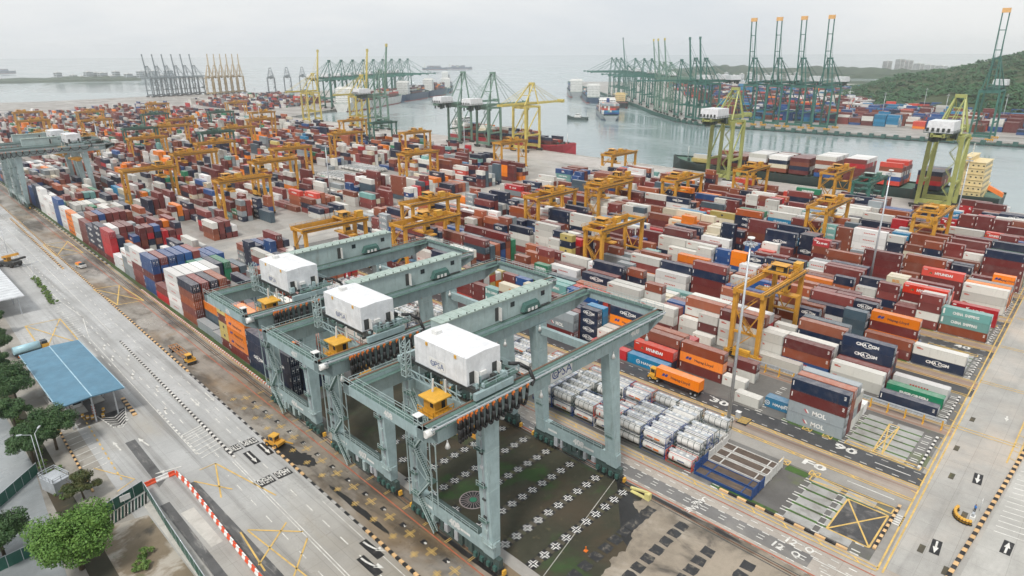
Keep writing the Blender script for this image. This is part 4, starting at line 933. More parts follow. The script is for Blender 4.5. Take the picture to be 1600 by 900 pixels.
def stairs(b, p, q, w, m=0, ms=1):
    p, q = Vector(p), Vector(q); d = q - p; n = max(3, int(abs(d.z) / .3)); hd = Vector((d.x, d.y, 0)); hd.normalize(); sd = Vector((-hd.y, hd.x, 0))
    for s in (-1, 1):
        b.beam(p + sd * w / 2 * s, q + sd * w / 2 * s, .08, .25, m)
        b.beam(p + sd * w / 2 * s + Vector((0, 0, 1.05)), q + sd * w / 2 * s + Vector((0, 0, 1.05)), .06, .06, m)
        for i in range(0, n + 1, 4): o = p + d * (i / n) + sd * w / 2 * s; b.beam(o, o + Vector((0, 0, 1.05)), .05, .05, m)
    for i in range(n): o = p + d * ((i + .5) / n); b.beam(o - sd * w / 2, o + sd * w / 2, .24, .05, ms)

def rmg(num, hx, label):
    """local frame: x across the yard from the kerb rail, y along the rails, origin on the kerb rail below the near legs. hx = trolley position"""
    t = empty('gantry_crane', (0, 0, 0)); tag(t, label, 'gantry crane', 'green rail gantries over the yard')
    G, GL, GR, DK, BL = M['green_steel'], M['green_light'], M['green_roof'], M['deck'], M['black']
    X2 = 33.6; YF = 20.0; ZT = 28.3
    for sx in (0, X2):
        b = MB(); b.box(sx - .75, -.9, 3.4, sx + .75, YF + .2, 6.0)
        for y in (2.8, 6.5, 12, 16): b.box(sx - .78, y, 3.42, sx + .78, y + .06, 5.98)
        for y in (1.5, 11.2): b.box(sx - .79, y + 3.2, 4.3, sx - .76, y + 5.6, 4.75, 2)
        b.text(num, (sx - .80, 8.6, 4.15), (0, -1, 0), (0, 0, 1), 1.25, 2, bold=.06)
        b.box(sx - .7, 2.6, 6.01, sx + .7, YF - 3.4, 6.06, 1)
        o = b.build('sill_beam', [G, M['dark2'], M['white']], t)
        b = MB()
        railing(b, [(sx - .75, 2.8, 6.0), (sx - .75, YF - 3, 6.0)], 1.0, .03)
        b.build('railing', GL, o)
        for y0 in (-.2, YF - .4):
            b = MB(); y0 = y0 - (0 if y0 < 1 else 0)
            b.beam((sx, y0 - 4.2 + (4.2 if y0 < 1 else 0) - 1.6, 2.6), (sx, y0 + 4.6 - (0 if y0 < 1 else 3.2), 2.6), .9, 1.1)
            for i in range(4):
                yy = (y0 - .9 if y0 < 1 else y0 - 3.8) + i * 1.55
                b.box(sx - .5, yy - .65, 1.0, sx + .5, yy + .65, 2.3); b.cyl((sx - .32, yy, .5), (sx + .32, yy, .5), .48, n=12, m=1)
                b.box(sx - .95, yy - .3, 1.0, sx - .5, yy + .35, 1.9, 2); b.box(sx - .7, yy - .75, .35, sx + .7, yy - .62, 1.5, 1)
            b.box(sx - .35, y0 - 2.5 if y0 < 1 else y0 + 2.0, .6, sx + .35, y0 - 2.1 if y0 < 1 else y0 + 2.4, 1.5, 3)
            b.build('bogie', [M['dark2'], M['dark'], M['green_dark'], M['yellow2']], t)
        # equipment cabinets hung along the sill
        b = MB(); rr = random.Random(int(num) + int(sx))
        for i in range(9):
            y = 4.2 + i * 1.25; hgt = rr.uniform(.8, 2.1); b.box(sx - rr.uniform(.7, 1.0), y, 3.2 - hgt, sx + .4, y + rr.uniform(.5, 1.05), 3.38, rr.choice([0, 0, 0, 1, 2]))
        b.box(sx - .7, 7, 1.0, sx + .5, 13, 1.5, 0)
        b.build('equipment_boxes', [M['dark2'], M['green_light'], M['steel']], t)
    # legs
    for sx in (0, X2):
        s = 1 if sx == 0 else -1
        for near in (True, False):
            b = MB()
            if near: y0, y1, t0, t1 = -.9, 1.5, .9, 2.9
            else: y0, y1, t0, t1 = YF - 2.2, YF + .2, YF - 1.0, YF + 1.0
            xb0, xb1 = sx - .78, sx + .78; xt0, xt1 = (sx - .7, sx + 2.6) if s > 0 else (sx - 2.6, sx + .7)
            b.hexa([(xb0, y0, 3.2), (xb1, y0, 3.2), (xb1, y1, 3.2), (xb0, y1, 3.2), (xt0, t0, ZT), (xt1, t0, ZT), (xt1, t1, ZT), (xt0, t1, ZT)])
            for z in (6.4, 15.5, 22.5):
                a = (z - 3.2) / (ZT - 3.2); L = lambda p, q: p + (q - p) * a
                b.hexa([(L(xb0, xt0) - .02, L(y0, t0) - .02, z), (L(xb1, xt1) + .02, L(y0, t0) - .02, z), (L(xb1, xt1) + .02, L(y1, t1) + .02, z), (L(xb0, xt0) - .02, L(y1, t1) + .02, z),
                        (L(xb0, xt0) - .02, L(y0, t0) - .02, z + .07), (L(xb1, xt1) + .02, L(y0, t0) - .02, z + .07), (L(xb1, xt1) + .02, L(y1, t1) + .02, z + .07), (L(xb0, xt0) - .02, L(y1, t1) + .02, z + .07)], 1)
            b.build('leg', [G, GL], t)
        b = MB(); b.beam((sx + 1 * s, 1.9, ZT - 1.2), (sx + 1 * s, YF - .2, ZT - 1.2), .9, 1.6); b.build('portal_beam', G, t)
    # conduits, junction boxes and bolted flanges on the legs
    rc = random.Random(int(num) * 3); b = MB()
    for sx, fx in ((0, -1), (X2, -1)):
        for (yb, yt) in ((.1, 1.6), (YF - 1.6, YF - .4)):
            for o in (0, .35):
                b.beam((sx - .84, yb + o, 6.2), (sx - .76, yt + o * .7, ZT - .5), .09, .09)
            for i in range(7):
                z = 8 + i * 2.8 + rc.uniform(-.5, .5); k = (z - 3.2) / (ZT - 3.2); y = yb + (yt - yb) * k
                b.box(sx - .98, y - .15, z, sx - .74, y + .55, z + rc.uniform(.3, .9), rc.choice([0, 1, 2]))
            for i in range(3): z = 10 + i * 6.5; k = (z - 3.2) / (ZT - 3.2); y = yb + (yt - yb) * k; b.box(sx - 1.5, y - .6, z, sx - .74, y + 1.1, z + .06, 3); railing(b, [(sx - 1.5, y + 1.1, z), (sx - 1.5, y - .6, z)], 1.0, .03, 1, 1)
    b.build('leg_fittings', [M['steel'], GL, M['dark'], DK], t)
    # girders
    XA, XB = -12.0, 49.0
    for k, (y0, y1) in enumerate(((.9, 2.3), (YF - .6, YF + 1.0))):
        b = MB()
        b.hexa([(XA + 2.6, y0, ZT), (XB - 5, y0, ZT), (XB - 5, y1, ZT), (XA + 2.6, y1, ZT), (XA, y0, 31.6), (XB, y0, 31.6), (XB, y1, 31.6), (XA, y1, 31.6)])
        b.hexa([(XA, y0, 29.8), (XA + 2.5, y0, 28.4), (XA + 2.5, y1, 28.4), (XA, y1, 29.8), (XA, y0, 31.55), (XA + 2.5, y0, 31.55), (XA + 2.5, y1, 31.55), (XA, y1, 31.55)])
        b.hexa([(XB - 5, y0, 28.4), (XB, y0, 29.9), (XB, y1, 29.9), (XB - 5, y1, 28.4), (XB - 5, y0, 31.55), (XB, y0, 31.55), (XB, y1, 31.55), (XB - 5, y1, 31.55)])
        for i in range(46):
            x = XA + 3 + i * 1.28
            if x < XB - 5: b.box(x, y0 - .03, ZT + .2, x + .05, y0, 31.3, 1)
        b.box(XA + .5, y0 + .8, 31.6, XB - .5, y0 + 1.1, 31.78, 2)
        if k == 0:
            b.box(14.6, y0 - .1, 28.5, 20.2, y0 - .04, 31.2, 3)
            b.text('PSA', (18.2, y0 - .13, 29.0), (1, 0, 0), (0, 0, 1), 1.7, 4, bold=.0); ring_logo(b, (15.8, y0 - .13, 29.8), (1, 0, 0), (0, 0, 1), .85, 4)
            b.text(num, (39.2, y0 - .06, 29.4), (1, 0, 0), (0, 0, 1), 1.3, 3, bold=.06)
        o = b.build('girder', [G, GL, M['rail'], M['white'], M['blue']], t)
        b = MB(); b.box(XA + 1, y0 - .85 if k == 0 else y0 - .95, 31.0, XB - 1, y0 - .02, 31.06); b.box(XA + 1, y0 + .02, 31.62, XB - 1, y1 - .05, 31.66, 1)
        yy = y0 - .85 if k == 0 else y1 - .1
        railing(b, [(XA + 1, yy, 31.06), (XB - 1, yy, 31.06)], 1.05, .035, 2, 2.4)
        b.build('walkway', [DK, DK, GL], o)
    for x, nm in ((XA, 'end_tie'), (XB, 'end_tie')):
        b = MB(); sx = 1 if x < 0 else -1
        b.box(x, .9, 29.9, x + .9 * sx, YF + 1, 31.6); 
        b.text(num, (x - .03 if sx > 0 else x + .03, 9, 30.3), (0, -1, 0), (0, 0, 1), .95, 1, bold=.05)
        b.box(x + .05 * sx, 2.8, 31.62, x + 1.3 * sx, YF - 1, 31.68, 2)
        o = b.build(nm, [G, M['white'], DK], t)
        b = MB(); railing(b, [(x, .9, 31.66), (x, YF + 1, 31.66)], 1.05, .03, 0); railing(b, [(x + 1.2 * sx, 3, 31.66), (x + 1.2 * sx, YF - 1, 31.66)], 1.05, .03, 0); b.build('railing', GL, o)
    # control post on the corner of the near girder
    b = MB(); b.box(XA + .2, 2.2, 31.7, XA + 1.2, 3.2, 33.0); b.box(XA + .16, 2.35, 32.1, XA + .2, 3.05, 32.9, 1); b.box(XA + .35, 2.16, 32.1, XA + 1.05, 2.2, 32.9, 1); b.box(XA + .1, 2.1, 33.0, XA + 1.3, 3.3, 33.1, 2); b.cyl((XA + .1, .6, 31.0), (XA + 1.5, .6, 31.0), .55, n=12, m=2)
    b.build('control_post', [GL, M['glass'], M['white']], t)
    # electrical house on the far girder
    b = MB(); y0 = YF + .15; y1 = YF + 2.9; xe0, xe1 = 7.5, 37.0
    b.box(xe0, y0, 31.75, xe1, y1, 35.7); b.box(xe0 - .1, y0 - .25, 35.7, xe1 + .1, y1 + .2, 35.95, 1)
    for i in range(15): b.box(xe0 + 1 + i * 2, y0 - .27, 35.95, xe0 + 1.12 + i * 2, y1 + .2, 36.02, 1); b.box(xe0 + 1.9 + i * 2, y0 - .24, 36.0, xe0 + 2.05 + i * 2, y0 - .1, 36.3, 2)
    for i in range(10): b.box(xe0 + 1.5 + i * 3, y0 - .02, 31.9, xe0 + 1.53 + i * 3, y0, 35.6, 1)
    b.box(30.6, y0 - .5, 31.75, 36.2, y0 - .05, 32.0, 2)
    o = b.build('electrical_house', [GL, GR, M['dark']], t)
    for x in (xe0 + 17.4, xe0 + 26.2): 
        b = MB(); b.box(x, y0 - .05, 33.9, x + 1.1, y0 - .01, 34.9); b.build('window', M['glass'], o)
    b = MB(); x = xe0 + 13.2; b.box(x, y0 - .06, 32.2, x + .9, y0 - .02, 34.9, 0); b.box(x + .9, y0 - .9, 32.2, x + .98, y0 - .06, 34.9, 1); b.build('door', [M['dark'], M['white']], o)
    b = MB(); x = xe0 + 20
    b.hexa([(x, y0 - 1.1, 32.3), (x + 5, y0 - 1.1, 32.3), (x + 5, y0 - .08, 32.3), (x, y0 - .08, 32.3), (x + .8, y0 - 1.0, 33.5), (x + 4.6, y0 - 1.0, 33.5), (x + 4.6, y0 - .08, 33.9), (x + .8, y0 - .08, 33.9)])
    for i in range(3): b.box(x + 1.2 + i * 1.05, y0 - 1.2, 32.2, x + 1.8 + i * 1.05, y0 - 1.09, 32.85, 1)
    b.build('air_units', [M['green_dark'], M['white']], o)
    # trolley with the white machinery house
    rt = random.Random(int(num))
    b = MB(); x0, x1 = hx - .35, hx + 7.6
    b.box(x0, .9, 32.0, x1, 1.5, 33.1); b.box(x0, YF - .5, 32.0, x1, YF + .1, 33.1)
    for x in (hx + .3, hx + 6, hx + 3.4): b.box(x, 1.5, 32.5, x + .7, YF - .5, 33.3, 2)
    b.box(x0 + 2, 1.2, 33.3, x1 + 1.6, 8.5, 33.36, 1)
    for i in range(26):
        q = rt.uniform; xx, yy, zz = x0 + q(-.3, 8), q(1.5, 16), q(30.6, 32.6); b.box(xx, yy, zz, xx + q(.2, 1.2), yy + q(.2, 1.4), zz + q(.15, .7), rt.choice([0, 0, 2, 1]))
    for i in range(14):
        q = rt.uniform; xx, yy = x0 + q(.2, 8.6), q(1.3, 3.0); b.box(xx, yy, 33.36, xx + q(.2, .9), yy + q(.2, .8), 33.36 + q(.3, 1.2), rt.choice([0, 0, 2]))
    for x in (hx + 7.6, hx + 8.5):
        for y in (4.6, 6.8): b.cyl((x, y, 33.9), (x, y + 1.6, 33.9), .42, n=10, m=2)
    for y in (5, 8, 11, 14): b.beam((x0 - .2, y, 30.5), (x0 - .2, y, 33.2), .14, .14); 
    for z in (30.6, 31.8): b.beam((x0 - .2, 4, z), (x0 - .2, 17, z), .16, .16)
    for i in range(8): b.beam((x0 - .2, 4 + i * 1.6, 30.6), (x0 - .2, 5.6 + i * 1.6, 31.8), .1, .1)
    railing(b, [(x1 + 1.6, 1.4, 33.3), (x1 + 1.6, 8.5, 33.3)], 1.1, .035, 0)
    railing(b, [(x0 + 2, 1.25, 33.3), (x1 + 1.6, 1.25, 33.3)], 1.1, .035, 0)
    tr = b.build('trolley', [G, DK, M['dark']], t)
    b = MB()
    for xx in (hx - 1.6, hx - .5):
        for yy in (16.2, 17.4): b.beam((xx, yy, 30.8), (xx, yy, 37.2), .12, .12)
    for i in range(6):
        z = 30.9 + i * 1.05
        for yy in (16.2, 17.4): b.beam((hx - 1.6, yy, z), (hx - .5, yy, z + 1.0), .08, .08); b.beam((hx - 1.6, yy, z), (hx - .5, yy, z), .08, .08)
        b.beam((hx - 1.6, 16.2, z), (hx - 1.6, 17.4, z), .08, .08)
    b.build('ladder_tower', GL, tr)
    hy0, hy1 = 3.2, 15.6; hz0, hz1 = 33.4, 38.0; hw = 7.0
    b = MB()
    P = [(hx, hz0), (hx + hw, hz0), (hx + hw, hz1), (hx + hw / 2, hz1 + .22), (hx, hz1)]
    b.poly([(x, hy0, z) for x, z in P]); b.poly([(x, hy1, z) for x, z in P[::-1]])
    for (xa, za), (xb, zb) in zip(P, P[1:] + P[:1]): b.poly([(xa, hy0, za), (xa, hy1, za), (xb, hy1, zb), (xb, hy0, zb)][::-1])
    for i in range(6): b.box(hx - .012, hy0 + .6 + i * 2.2, hz0 + .1, hx, hy0 + .63 + i * 2.2, hz1 - .1, 4)
    for i in range(5): b.box(hx + .1, hy0 + .5 + i * 2.9, hz1 + .02, hx + .16, hy0 + .56 + i * 2.9, hz1 + .1, 4)
    b.box(hx + 2.2, hy0 + 9.5, hz1 + .1, hx + 3.4, hy0 + 10.7, hz1 + .75, 1); b.box(hx - .05, hy0 - .05, hz0, hx + hw + .05, hy1 + .05, hz0 + .14, 4)
    for y in (hy0 + 2.2, hy0 + 9): b.box(hx - .12, y, hz1 - .7, hx - .013, y + .45, hz1 - .15, 2)
    for y in (hy0 + 5.1,): 
        b.box(hx - .06, y - .2, 34.0, hx - .02, y + 3.6, 35.6, 1)
        b.text('PSA', (hx - .08, y + 1.15, 34.25), (0, -1, 0), (0, 0, 1), 1.0, 3, bold=-.005); ring_logo(b, (hx - .08, y + 2.8, 34.75), (0, -1, 0), (0, 0, 1), .5, 3)
    b.box(hx + 2.5, hy0 - .05, hz0 + 1.1, hx + 3.7, hy0 - .45, hz0 + 1.7, 1)
    hs = b.build('machinery_house', [M['white_panel'], M['white'], M['yellow2'], M['blue'], M['steel']], t)
    for x in (hx + .5, hx + 5.2):
        b = MB(); b.box(x, hy0 - .03, hz0 + .2, x + 1.0, hy0 - .005, hz0 + 2.2, 0); b.box(x + 1.0, hy0 - .95, hz0 + .2, x + 1.08, hy0 - .03, hz0 + 2.2, 1); b.build('door', [M['dark'], M['white']], hs)
    # operator's cabin hanging under the trolley
    b = MB(); cx, cy = hx - 2.4, 8.0; 
    b.box(cx - 1.1, cy - 1.3, 28.7, cx + 1.3, cy + 1.4, 31.0); b.box(cx - 1.7, cy - 1.9, 31.0, cx + 1.8, cy + 1.9, 31.2, 1)
    b.box(cx - 2.0, cy - 2.0, 28.5, cx + 2.0, cy + 1.8, 28.65); 
    b.box(cx + .2, cy - 1.34, 29.3, cx + .9, cy - 1.3, 30.6, 2); b.box(cx - 1.14, cy - .9, 29.7, cx - 1.1, cy - .2, 30.6, 2)
    railing(b, [(cx - 2, cy + 1.8, 28.6), (cx - 2, cy - 2, 28.6), (cx + 2, cy - 2, 28.6)], 1.1, .045, 0, 1.0)
    b.beam((cx + .4, cy + 1, 31), (cx + .6, cy + 1, 33.4), .22, .22, 3); b.beam((cx + 1.7, cy - .6, 31), (cx + 1.7, cy - .6, 33.4), .22, .22, 3)
    b.build('operator_cabin', [M['yellow_cab'], M['yellow2'], M['glass'], M['white']], t)
    # hoist ropes and head block
    b = MB()
    for x in (hx + 1.5, hx + 5.5):
        for y in (6.5, 12.5): b.beam((x, y, 24.6), (x, y, 32.4), .06, .06, 1)
    b.box(hx + .6, 5.2, 23.4, hx + 6.4, 13.8, 24.2); b.box(hx + 2.4, 3.4, 22.7, hx + 4.6, 15.6, 23.3)
    b.build('spreader', [M['yellow'], M['dark']], t)
    # festoon cables along the near girder, looped from sliding hangers
    b = MB(); yf = -.25; xs = -6.5; n = 13; end = hx + 9.5; pos = [xs + (i ** 1.5) * (end - xs) / n ** 1.5 for i in range(n + 1)]
    b.beam((XA + .6, yf, 31.75), (XB - 1, yf, 31.75), .18, .22, 2)
    for i in range(16): x = XA + 2 + i * 3.8; b.beam((x, yf, 31.8), (x, .9, 31.5), .12, .12, 2)
    for a, c in zip(pos[:-1], pos[1:]):
        for dy in (-.14, .12):
            dep = 3.9 - min(2.2, (c - a) * .55); pts = [(a + (c - a) * s, yf + dy, 31.3 - dep * (1 - (2 * s - 1) ** 4)) for s in (0, .06, .18, .35, .5, .65, .82, .94, 1)]
            b.path(pts, .17, 5, 0)
    for p in pos: b.box(p - .16, yf - .22, 30.9, p + .16, yf + .22, 31.6, 1)
    b.build('festoon_cables', [M['black'], M['orangep'], M['steel']], t)
    b = MB(); p = [(hx + 8.2, 2.6, 34.6), (hx + 9.6, 1.6, 34.4), (hx + 10.8, .6, 33.4), (hx + 11.0, -.25, 31.6), (hx + 10.4, -.3, 30.9)]; b.path(p, .3, 6); b.build('cable_chute', M['black'], t)
    # stairs and ladder tower on the kerb side, floodlights
    b = MB()
    stairs(b, (-1.4, 13.2, .6), (-1.4, 17.6, 6.2), .8, 0, 1); stairs(b, (-1.4, 17.4, 6.4), (-1.4, 13.6, 11.2), .8, 0, 1); stairs(b, (-1.4, 13.8, 11.4), (-1.4, 17.6, 16.2), .8, 0, 1); stairs(b, (-1.4, 17.4, 16.4), (-1.4, 13.8, 21.2), .8, 0, 1); stairs(b, (-1.4, 14, 21.4), (-1.4, 17.6, 26.4), .8, 0, 1)
    for z in (6.2, 16.3, 26.4): b.box(-2.0, 17.2, z, -.7, 19.4, z + .08, 1); railing(b, [(-2, 17.2, z + .08), (-2, 19.4, z + .08)], 1.0, .03, 0, 1)
    for z in (11.3, 21.3): b.box(-2.0, 12.6, z, -.7, 14.2, z + .08, 1); railing(b, [(-2, 12.6, z + .08), (-2, 14.2, z + .08)], 1.0, .03, 0, 1)
    for x in (-2.0, -.8):
        for y in (12.8, 19.2): b.beam((x, y, 5.9), (x, y, 28.5), .16, .16, 0)
    for z in (8, 13, 18, 23): b.beam((-.8, 12.8, z), (-.8, 19.2, z + 3.8), .1, .1, 0); b.beam((-.6, 18, z), (.2, 18.4, z), .12, .12, 0)
    b.build('stair_tower', [GL, DK], t)
    b = MB()
    b.box(-1.6, -1.6, 6.1, -.78, .8, 6.2); railing(b, [(-1.6, .8, 6.2), (-1.6, -1.6, 6.2), (-.78, -1.6, 6.2)], 1.0, .03, 0, 1)
    b.build('leg_platform', GL, t)
    k = 0
    for y in (.4, YF - 1.4):
        for x in (-8, 3, 12, 22, 32, 43):
            if y > 5 and x in (3, 43): continue
            b = MB(); b.cyl((x, y + .2, 27.2), (x, y + .2, 28.0), .42, .14, 8); b.cyl((x, y + .2, 28), (x, y + .2, 28.4), .1, n=6); b.cyl((x, y + .2, 27.05), (x, y + .2, 27.2), .36, n=8, m=1); b.build('floodlight', [M['white'], M['steel']], t)
    return t

# ---------------------------------------------------------------- yellow rubber-tyred gantries
def rtg_parts(t, col, col2, hx=5., house=True):
    Y, D = M[col], M['dark']; SP = 25.6; HB = 20.4; WY = 7.6
    for sx in (0, SP):
        s = 1 if sx == 0 else -1
        for y in (0, WY):
            b = MB(); b.hexa([(sx - .5, y - .55, 1.9), (sx + .5, y - .55, 1.9), (sx + .5, y + .55, 1.9), (sx - .5, y + .55, 1.9), (sx - .6, y - .6, HB - 1.2), (sx + .6, y - .6, HB - 1.2), (sx + .6, y + .6, HB - 1.2), (sx - .6, y + .6, HB - 1.2)]); 
            b.box(sx - .62, y - .62, 15.2, sx + .62, y + .62, 15.3)
            b.build('leg', Y, t)
        b = MB(); b.box(sx - .5, -1.4, 1.2, sx + .5, WY + 1.4, 2.0); b.build('sill_beam', Y, t)
        b = MB(); b.beam((sx, .4, 8.0), (sx, WY - .4, 8.0), .5, .6); b.beam((sx, .3, 14.5), (sx, WY / 2, 8.0), .3, .3); b.beam((sx, WY - .3, 14.5), (sx, WY / 2, 8.0), .3, .3)
        b.build('leg_brace', Y, t)
        for y in (-.9, .9, WY - .9, WY + .9):
            b = MB(); b.cyl((sx - .28, y, .75), (sx + .28, y, .75), .75, n=14); b.cyl((sx - .3, y, .75), (sx + .3, y, .75), .36, n=10, m=1); b.build('wheel', [M['tyre'], Y], t)
    b = MB(); b.box(-1.5, 1.4, 1.3, -.52, 6.2, 3.6); b.box(-1.6, 1.2, 1.0, -.4, 6.4, 1.25, 1); b.box(-1.3, 6.6, 1.3, -.52, 7.2, 3.0, 1)
    railing(b, [(-1.6, -1, 2.0), (-1.6, WY + 1, 2.0)], 1.1, .05, 0, 1.6); b.build('engine_box', [M[col2], D], t)
    for y in (0, WY):
        b = MB(); b.box(-1.4, y - .5, HB - 1.3, SP + 1.4, y + .5, HB + .25)
        for i in range(8): b.box(1 + i * 3.3, y - .53, HB - 1.2, 1.06 + i * 3.3, y + .53, HB + .2)
        b.box(-1.2, y - .06, HB + .25, SP + 1.2, y + .06, HB + .4, 1)
        o = b.build('girder', [Y, M['rail']], t)
        b = MB(); e = -1 if y == 0 else 1; b.box(-1.2, y + .5 * e, HB - .3, SP + 1.2, y + 1.2 * e, HB - .22, 1); railing(b, [(-1.2, y + 1.2 * e, HB - .22), (SP + 1.2, y + 1.2 * e, HB - .22)], 1.05, .04, 0, 2.2); b.build('walkway', [Y, D], o)
    for x in (-1.2, SP + .8):
        b = MB(); b.box(x, .5, HB - .9, x + .5, WY - .5, HB); b.build('end_tie', Y, t)
    rr = random.Random(int(hx * 10))
    b = MB(); b.box(hx, -.3, HB + .5, hx + 6, .5, HB + 1.1); b.box(hx, WY - .5, HB + .5, hx + 6, WY + .3, HB + 1.1); b.box(hx, .5, HB + .7, hx + .7, WY - .5, HB + 1.3); b.box(hx + 5.3, .5, HB + .7, hx + 6, WY - .5, HB + 1.3)
    b.box(hx + .6, 1, HB + 1.3, hx + 5.4, WY - 1, HB + 1.4, 1)
    b.cyl((hx + 2, 2.4, HB + 2.2), (hx + 2, 5.2, HB + 2.2), .8, n=12, m=1); b.cyl((hx + 4, 2.4, HB + 2.1), (hx + 4, 5.2, HB + 2.1), .7, n=12, m=2)
    for i in range(7): b.box(hx + rr.uniform(.6, 4.8), rr.uniform(.6, 5.8), HB + 1.4, hx + rr.uniform(1, 5.2), rr.uniform(1.4, 6.6), HB + rr.uniform(1.9, 2.8), rr.choice([0, 1, 2]))
    b.box(hx + .4, 1.4, HB + 3.1, hx + 4.2, WY - 1.6, HB + 3.2, 3)
    for x in (hx + .4, hx + 5.6):
        for y in (.8, WY - .8): b.beam((x, y, HB + 1.2), (x, y, HB + 3.3), .14, .14, 0)
    railing(b, [(hx, -.3, HB + 1.1), (hx + 6, -.3, HB + 1.1)], 1.2, .05, 0, 1.2); railing(b, [(hx + 6, -.3, HB + 1.1), (hx + 6, WY + .3, HB + 1.1)], 1.2, .05, 0, 1.2)
    b.build('trolley', [Y, D, M[col2], Y if col2 == 'yellow2' else M['green_roof']], t)
    b = MB(); b.box(hx + 6.2, -.2, HB + .9, hx + 9.0, 1.7, HB + 3.0); b.box(hx + 6.1, -.3, HB + 3.0, hx + 9.1, 1.8, HB + 3.1); b.build('electrical_box', M[col2], t)
    b = MB(); b.box(hx + 1.2, -1.2 + 1.6, HB - 4.2, hx + 3.2, 2.6, HB - 1.9); b.box(hx + 1.15, .36, HB - 3.6, hx + 3.25, .39, HB - 2.4, 1); b.beam((hx + 2.2, 1.6, HB - 1.9), (hx + 2.2, 1.6, HB + .8), .3, .3, 0); b.build('operator_cabin', [M[col2], M['glass']], t)
    b = MB()
    for x in (hx + 1, hx + 5):
        for y in (1.8, WY - 1.8): b.beam((x, y, HB - 4.5), (x, y, HB + .7), .06, .06, 1)
    b.box(hx + 1.6, -2.3, HB - 5.6, hx + 4.2, WY + 2.3, HB - 5.1); b.box(hx + .6, 1.2, HB - 5.1, hx + 5.4, WY - 1.2, HB - 4.5)
    b.build('spreader', [Y, D], t)
    b = MB(); rr2 = 0
    for z in range(3): stairs(b, (-1.0, 1.4 if z % 2 else 6.0, 3.6 + z * 5), (-1.0, 6.0 if z % 2 else 1.4, 8.4 + z * 5), .6, 0, 1)
    b.build('stairs', [Y, D], t)

RTG = [  # x, y, trolley, label
    (160.0, 62.8, 16., 'yellow tyred gantry nearest the tall lamp mast, trolley two-thirds across'),
    (184.2, 133.2, 1., 'yellow tyred gantry behind the nearest one, trolley over its near leg'),
    (209.6, 187.0, 9., 'yellow tyred gantry amid white stacks, trolley at mid span'),
    (163.4, 217.0, 9., 'farther of two yellow gantries standing close behind the green cranes'),
    (139.0, 190.0, 7., 'nearer of two yellow gantries just behind the green cranes'),
    (110.6, 212.0, 13., 'yellow gantry behind the white machinery house of the farthest near green crane'),
    (274.4, 87.0, 9., 'yellow gantry on the slope of stacks between two lamp masts'),
    (287.0, 51.0, 2., 'yellow gantry standing beside the rightmost lamp mast'),
    (246.0, 181.0, 2., 'yellow gantry in mid yard with its trolley over the near leg'),
    (255.0, 186.5, 18., 'yellow gantry half hidden behind another, trolley at the far end'),
    (287.0, 164.0, 2., 'yellow gantry beside crimson boxes, near the lime quay crane'),
    (337.0, 150.0, 10., 'yellow gantry below the berthed ship bow at right'),
    (336.0, 238.0, 3., 'yellow gantry alone near the bare quay, water behind it'),
    (361.2, 113.0, 10., 'yellow gantry close to the berthed ship midships'),
    (250.0, 336.0, 3., 'yellow gantry past the cross aisle, right of the grey lamp mast'),
    (322.0, 432.0, 8., 'yellow gantry in front of the pale green quay cranes'),
    (107.0, 400.0, 14., 'yellow gantry beyond the aisle, beside the green gantries at left'),
    (150.0, 446.0, 3., 'yellow gantry over a lane of pale road, left mid distance'),
    (182.0, 490.0, 8., 'yellow gantry above the rows of white tanks'),
    (170.0, 376.0, 3., 'yellow gantry standing before the rows of white tanks'),
    (158.0, 560.0, 8., 'small far yellow gantry behind the left pair'),
    (205.0, 640.0, 5., 'small far yellow gantry over maroon stacks'),
    (120.0, 600.0, 12., 'small far yellow gantry left of the far stacks'),
    (115.0, 660.0, 5., 'small far yellow gantry, second row from the left shore'),
    (235.0, 700.0, 12., 'small far yellow gantry beside dark stacks'),
    (290.0, 640.0, 6., 'small far yellow gantry below the yellow quay cranes'),
    (175.0, 760.0, 9., 'tiny yellow gantry in the hazy far yard'),
    (130.0, 800.0, 9., 'tiny yellow gantry near the far left shore'),
    (260.0, 850.0, 9., 'tiny yellow gantry below the raised far booms'),
    (30.0, 690.0, 9., 'yellow gantry at the far left edge behind green gantries'),
    (4.0, 770.0, 3., 'yellow gantry at the far left edge, farther of two'),
    (60.0, 860.0, 9., 'tiny yellow gantry at upper left over pale ground'),
    (-20.0, 960.0, 9., 'tiny yellow gantry near the left land strip'),
    (130.0, 330.0, 3., 'yellow gantry at the pale cross aisle, left mid distance'),
    (205.0, 420.0, 9., 'yellow gantry at the end of the white tank rows'),
    (280.0, 470.0, 3., 'yellow gantry in the middle of the far yard, right of the tank rows'),
    (330.0, 330.0, 9., 'yellow gantry close to the yellow quay crane legs'),
    (240.0, 580.0, 2., 'small far yellow gantry right of the far lane'),
    (330.0, 720.0, 9., 'small far yellow gantry by the white ship stern'),
    (200.0, 880.0, 9., 'tiny hazy yellow gantry in far middle yard'),
    (300.0, 960.0, 3., 'tiny hazy yellow gantry under the raised yellow booms'),
    (380.0, 900.0, 9., 'tiny hazy yellow gantry right of the yellow booms'),
    (150.0, 930.0, 3., 'tiny hazy yellow gantry above the left green gantries'),
    (345.0, 560.0, 9., 'yellow gantry at the quay edge by the white hulled ship'),
]
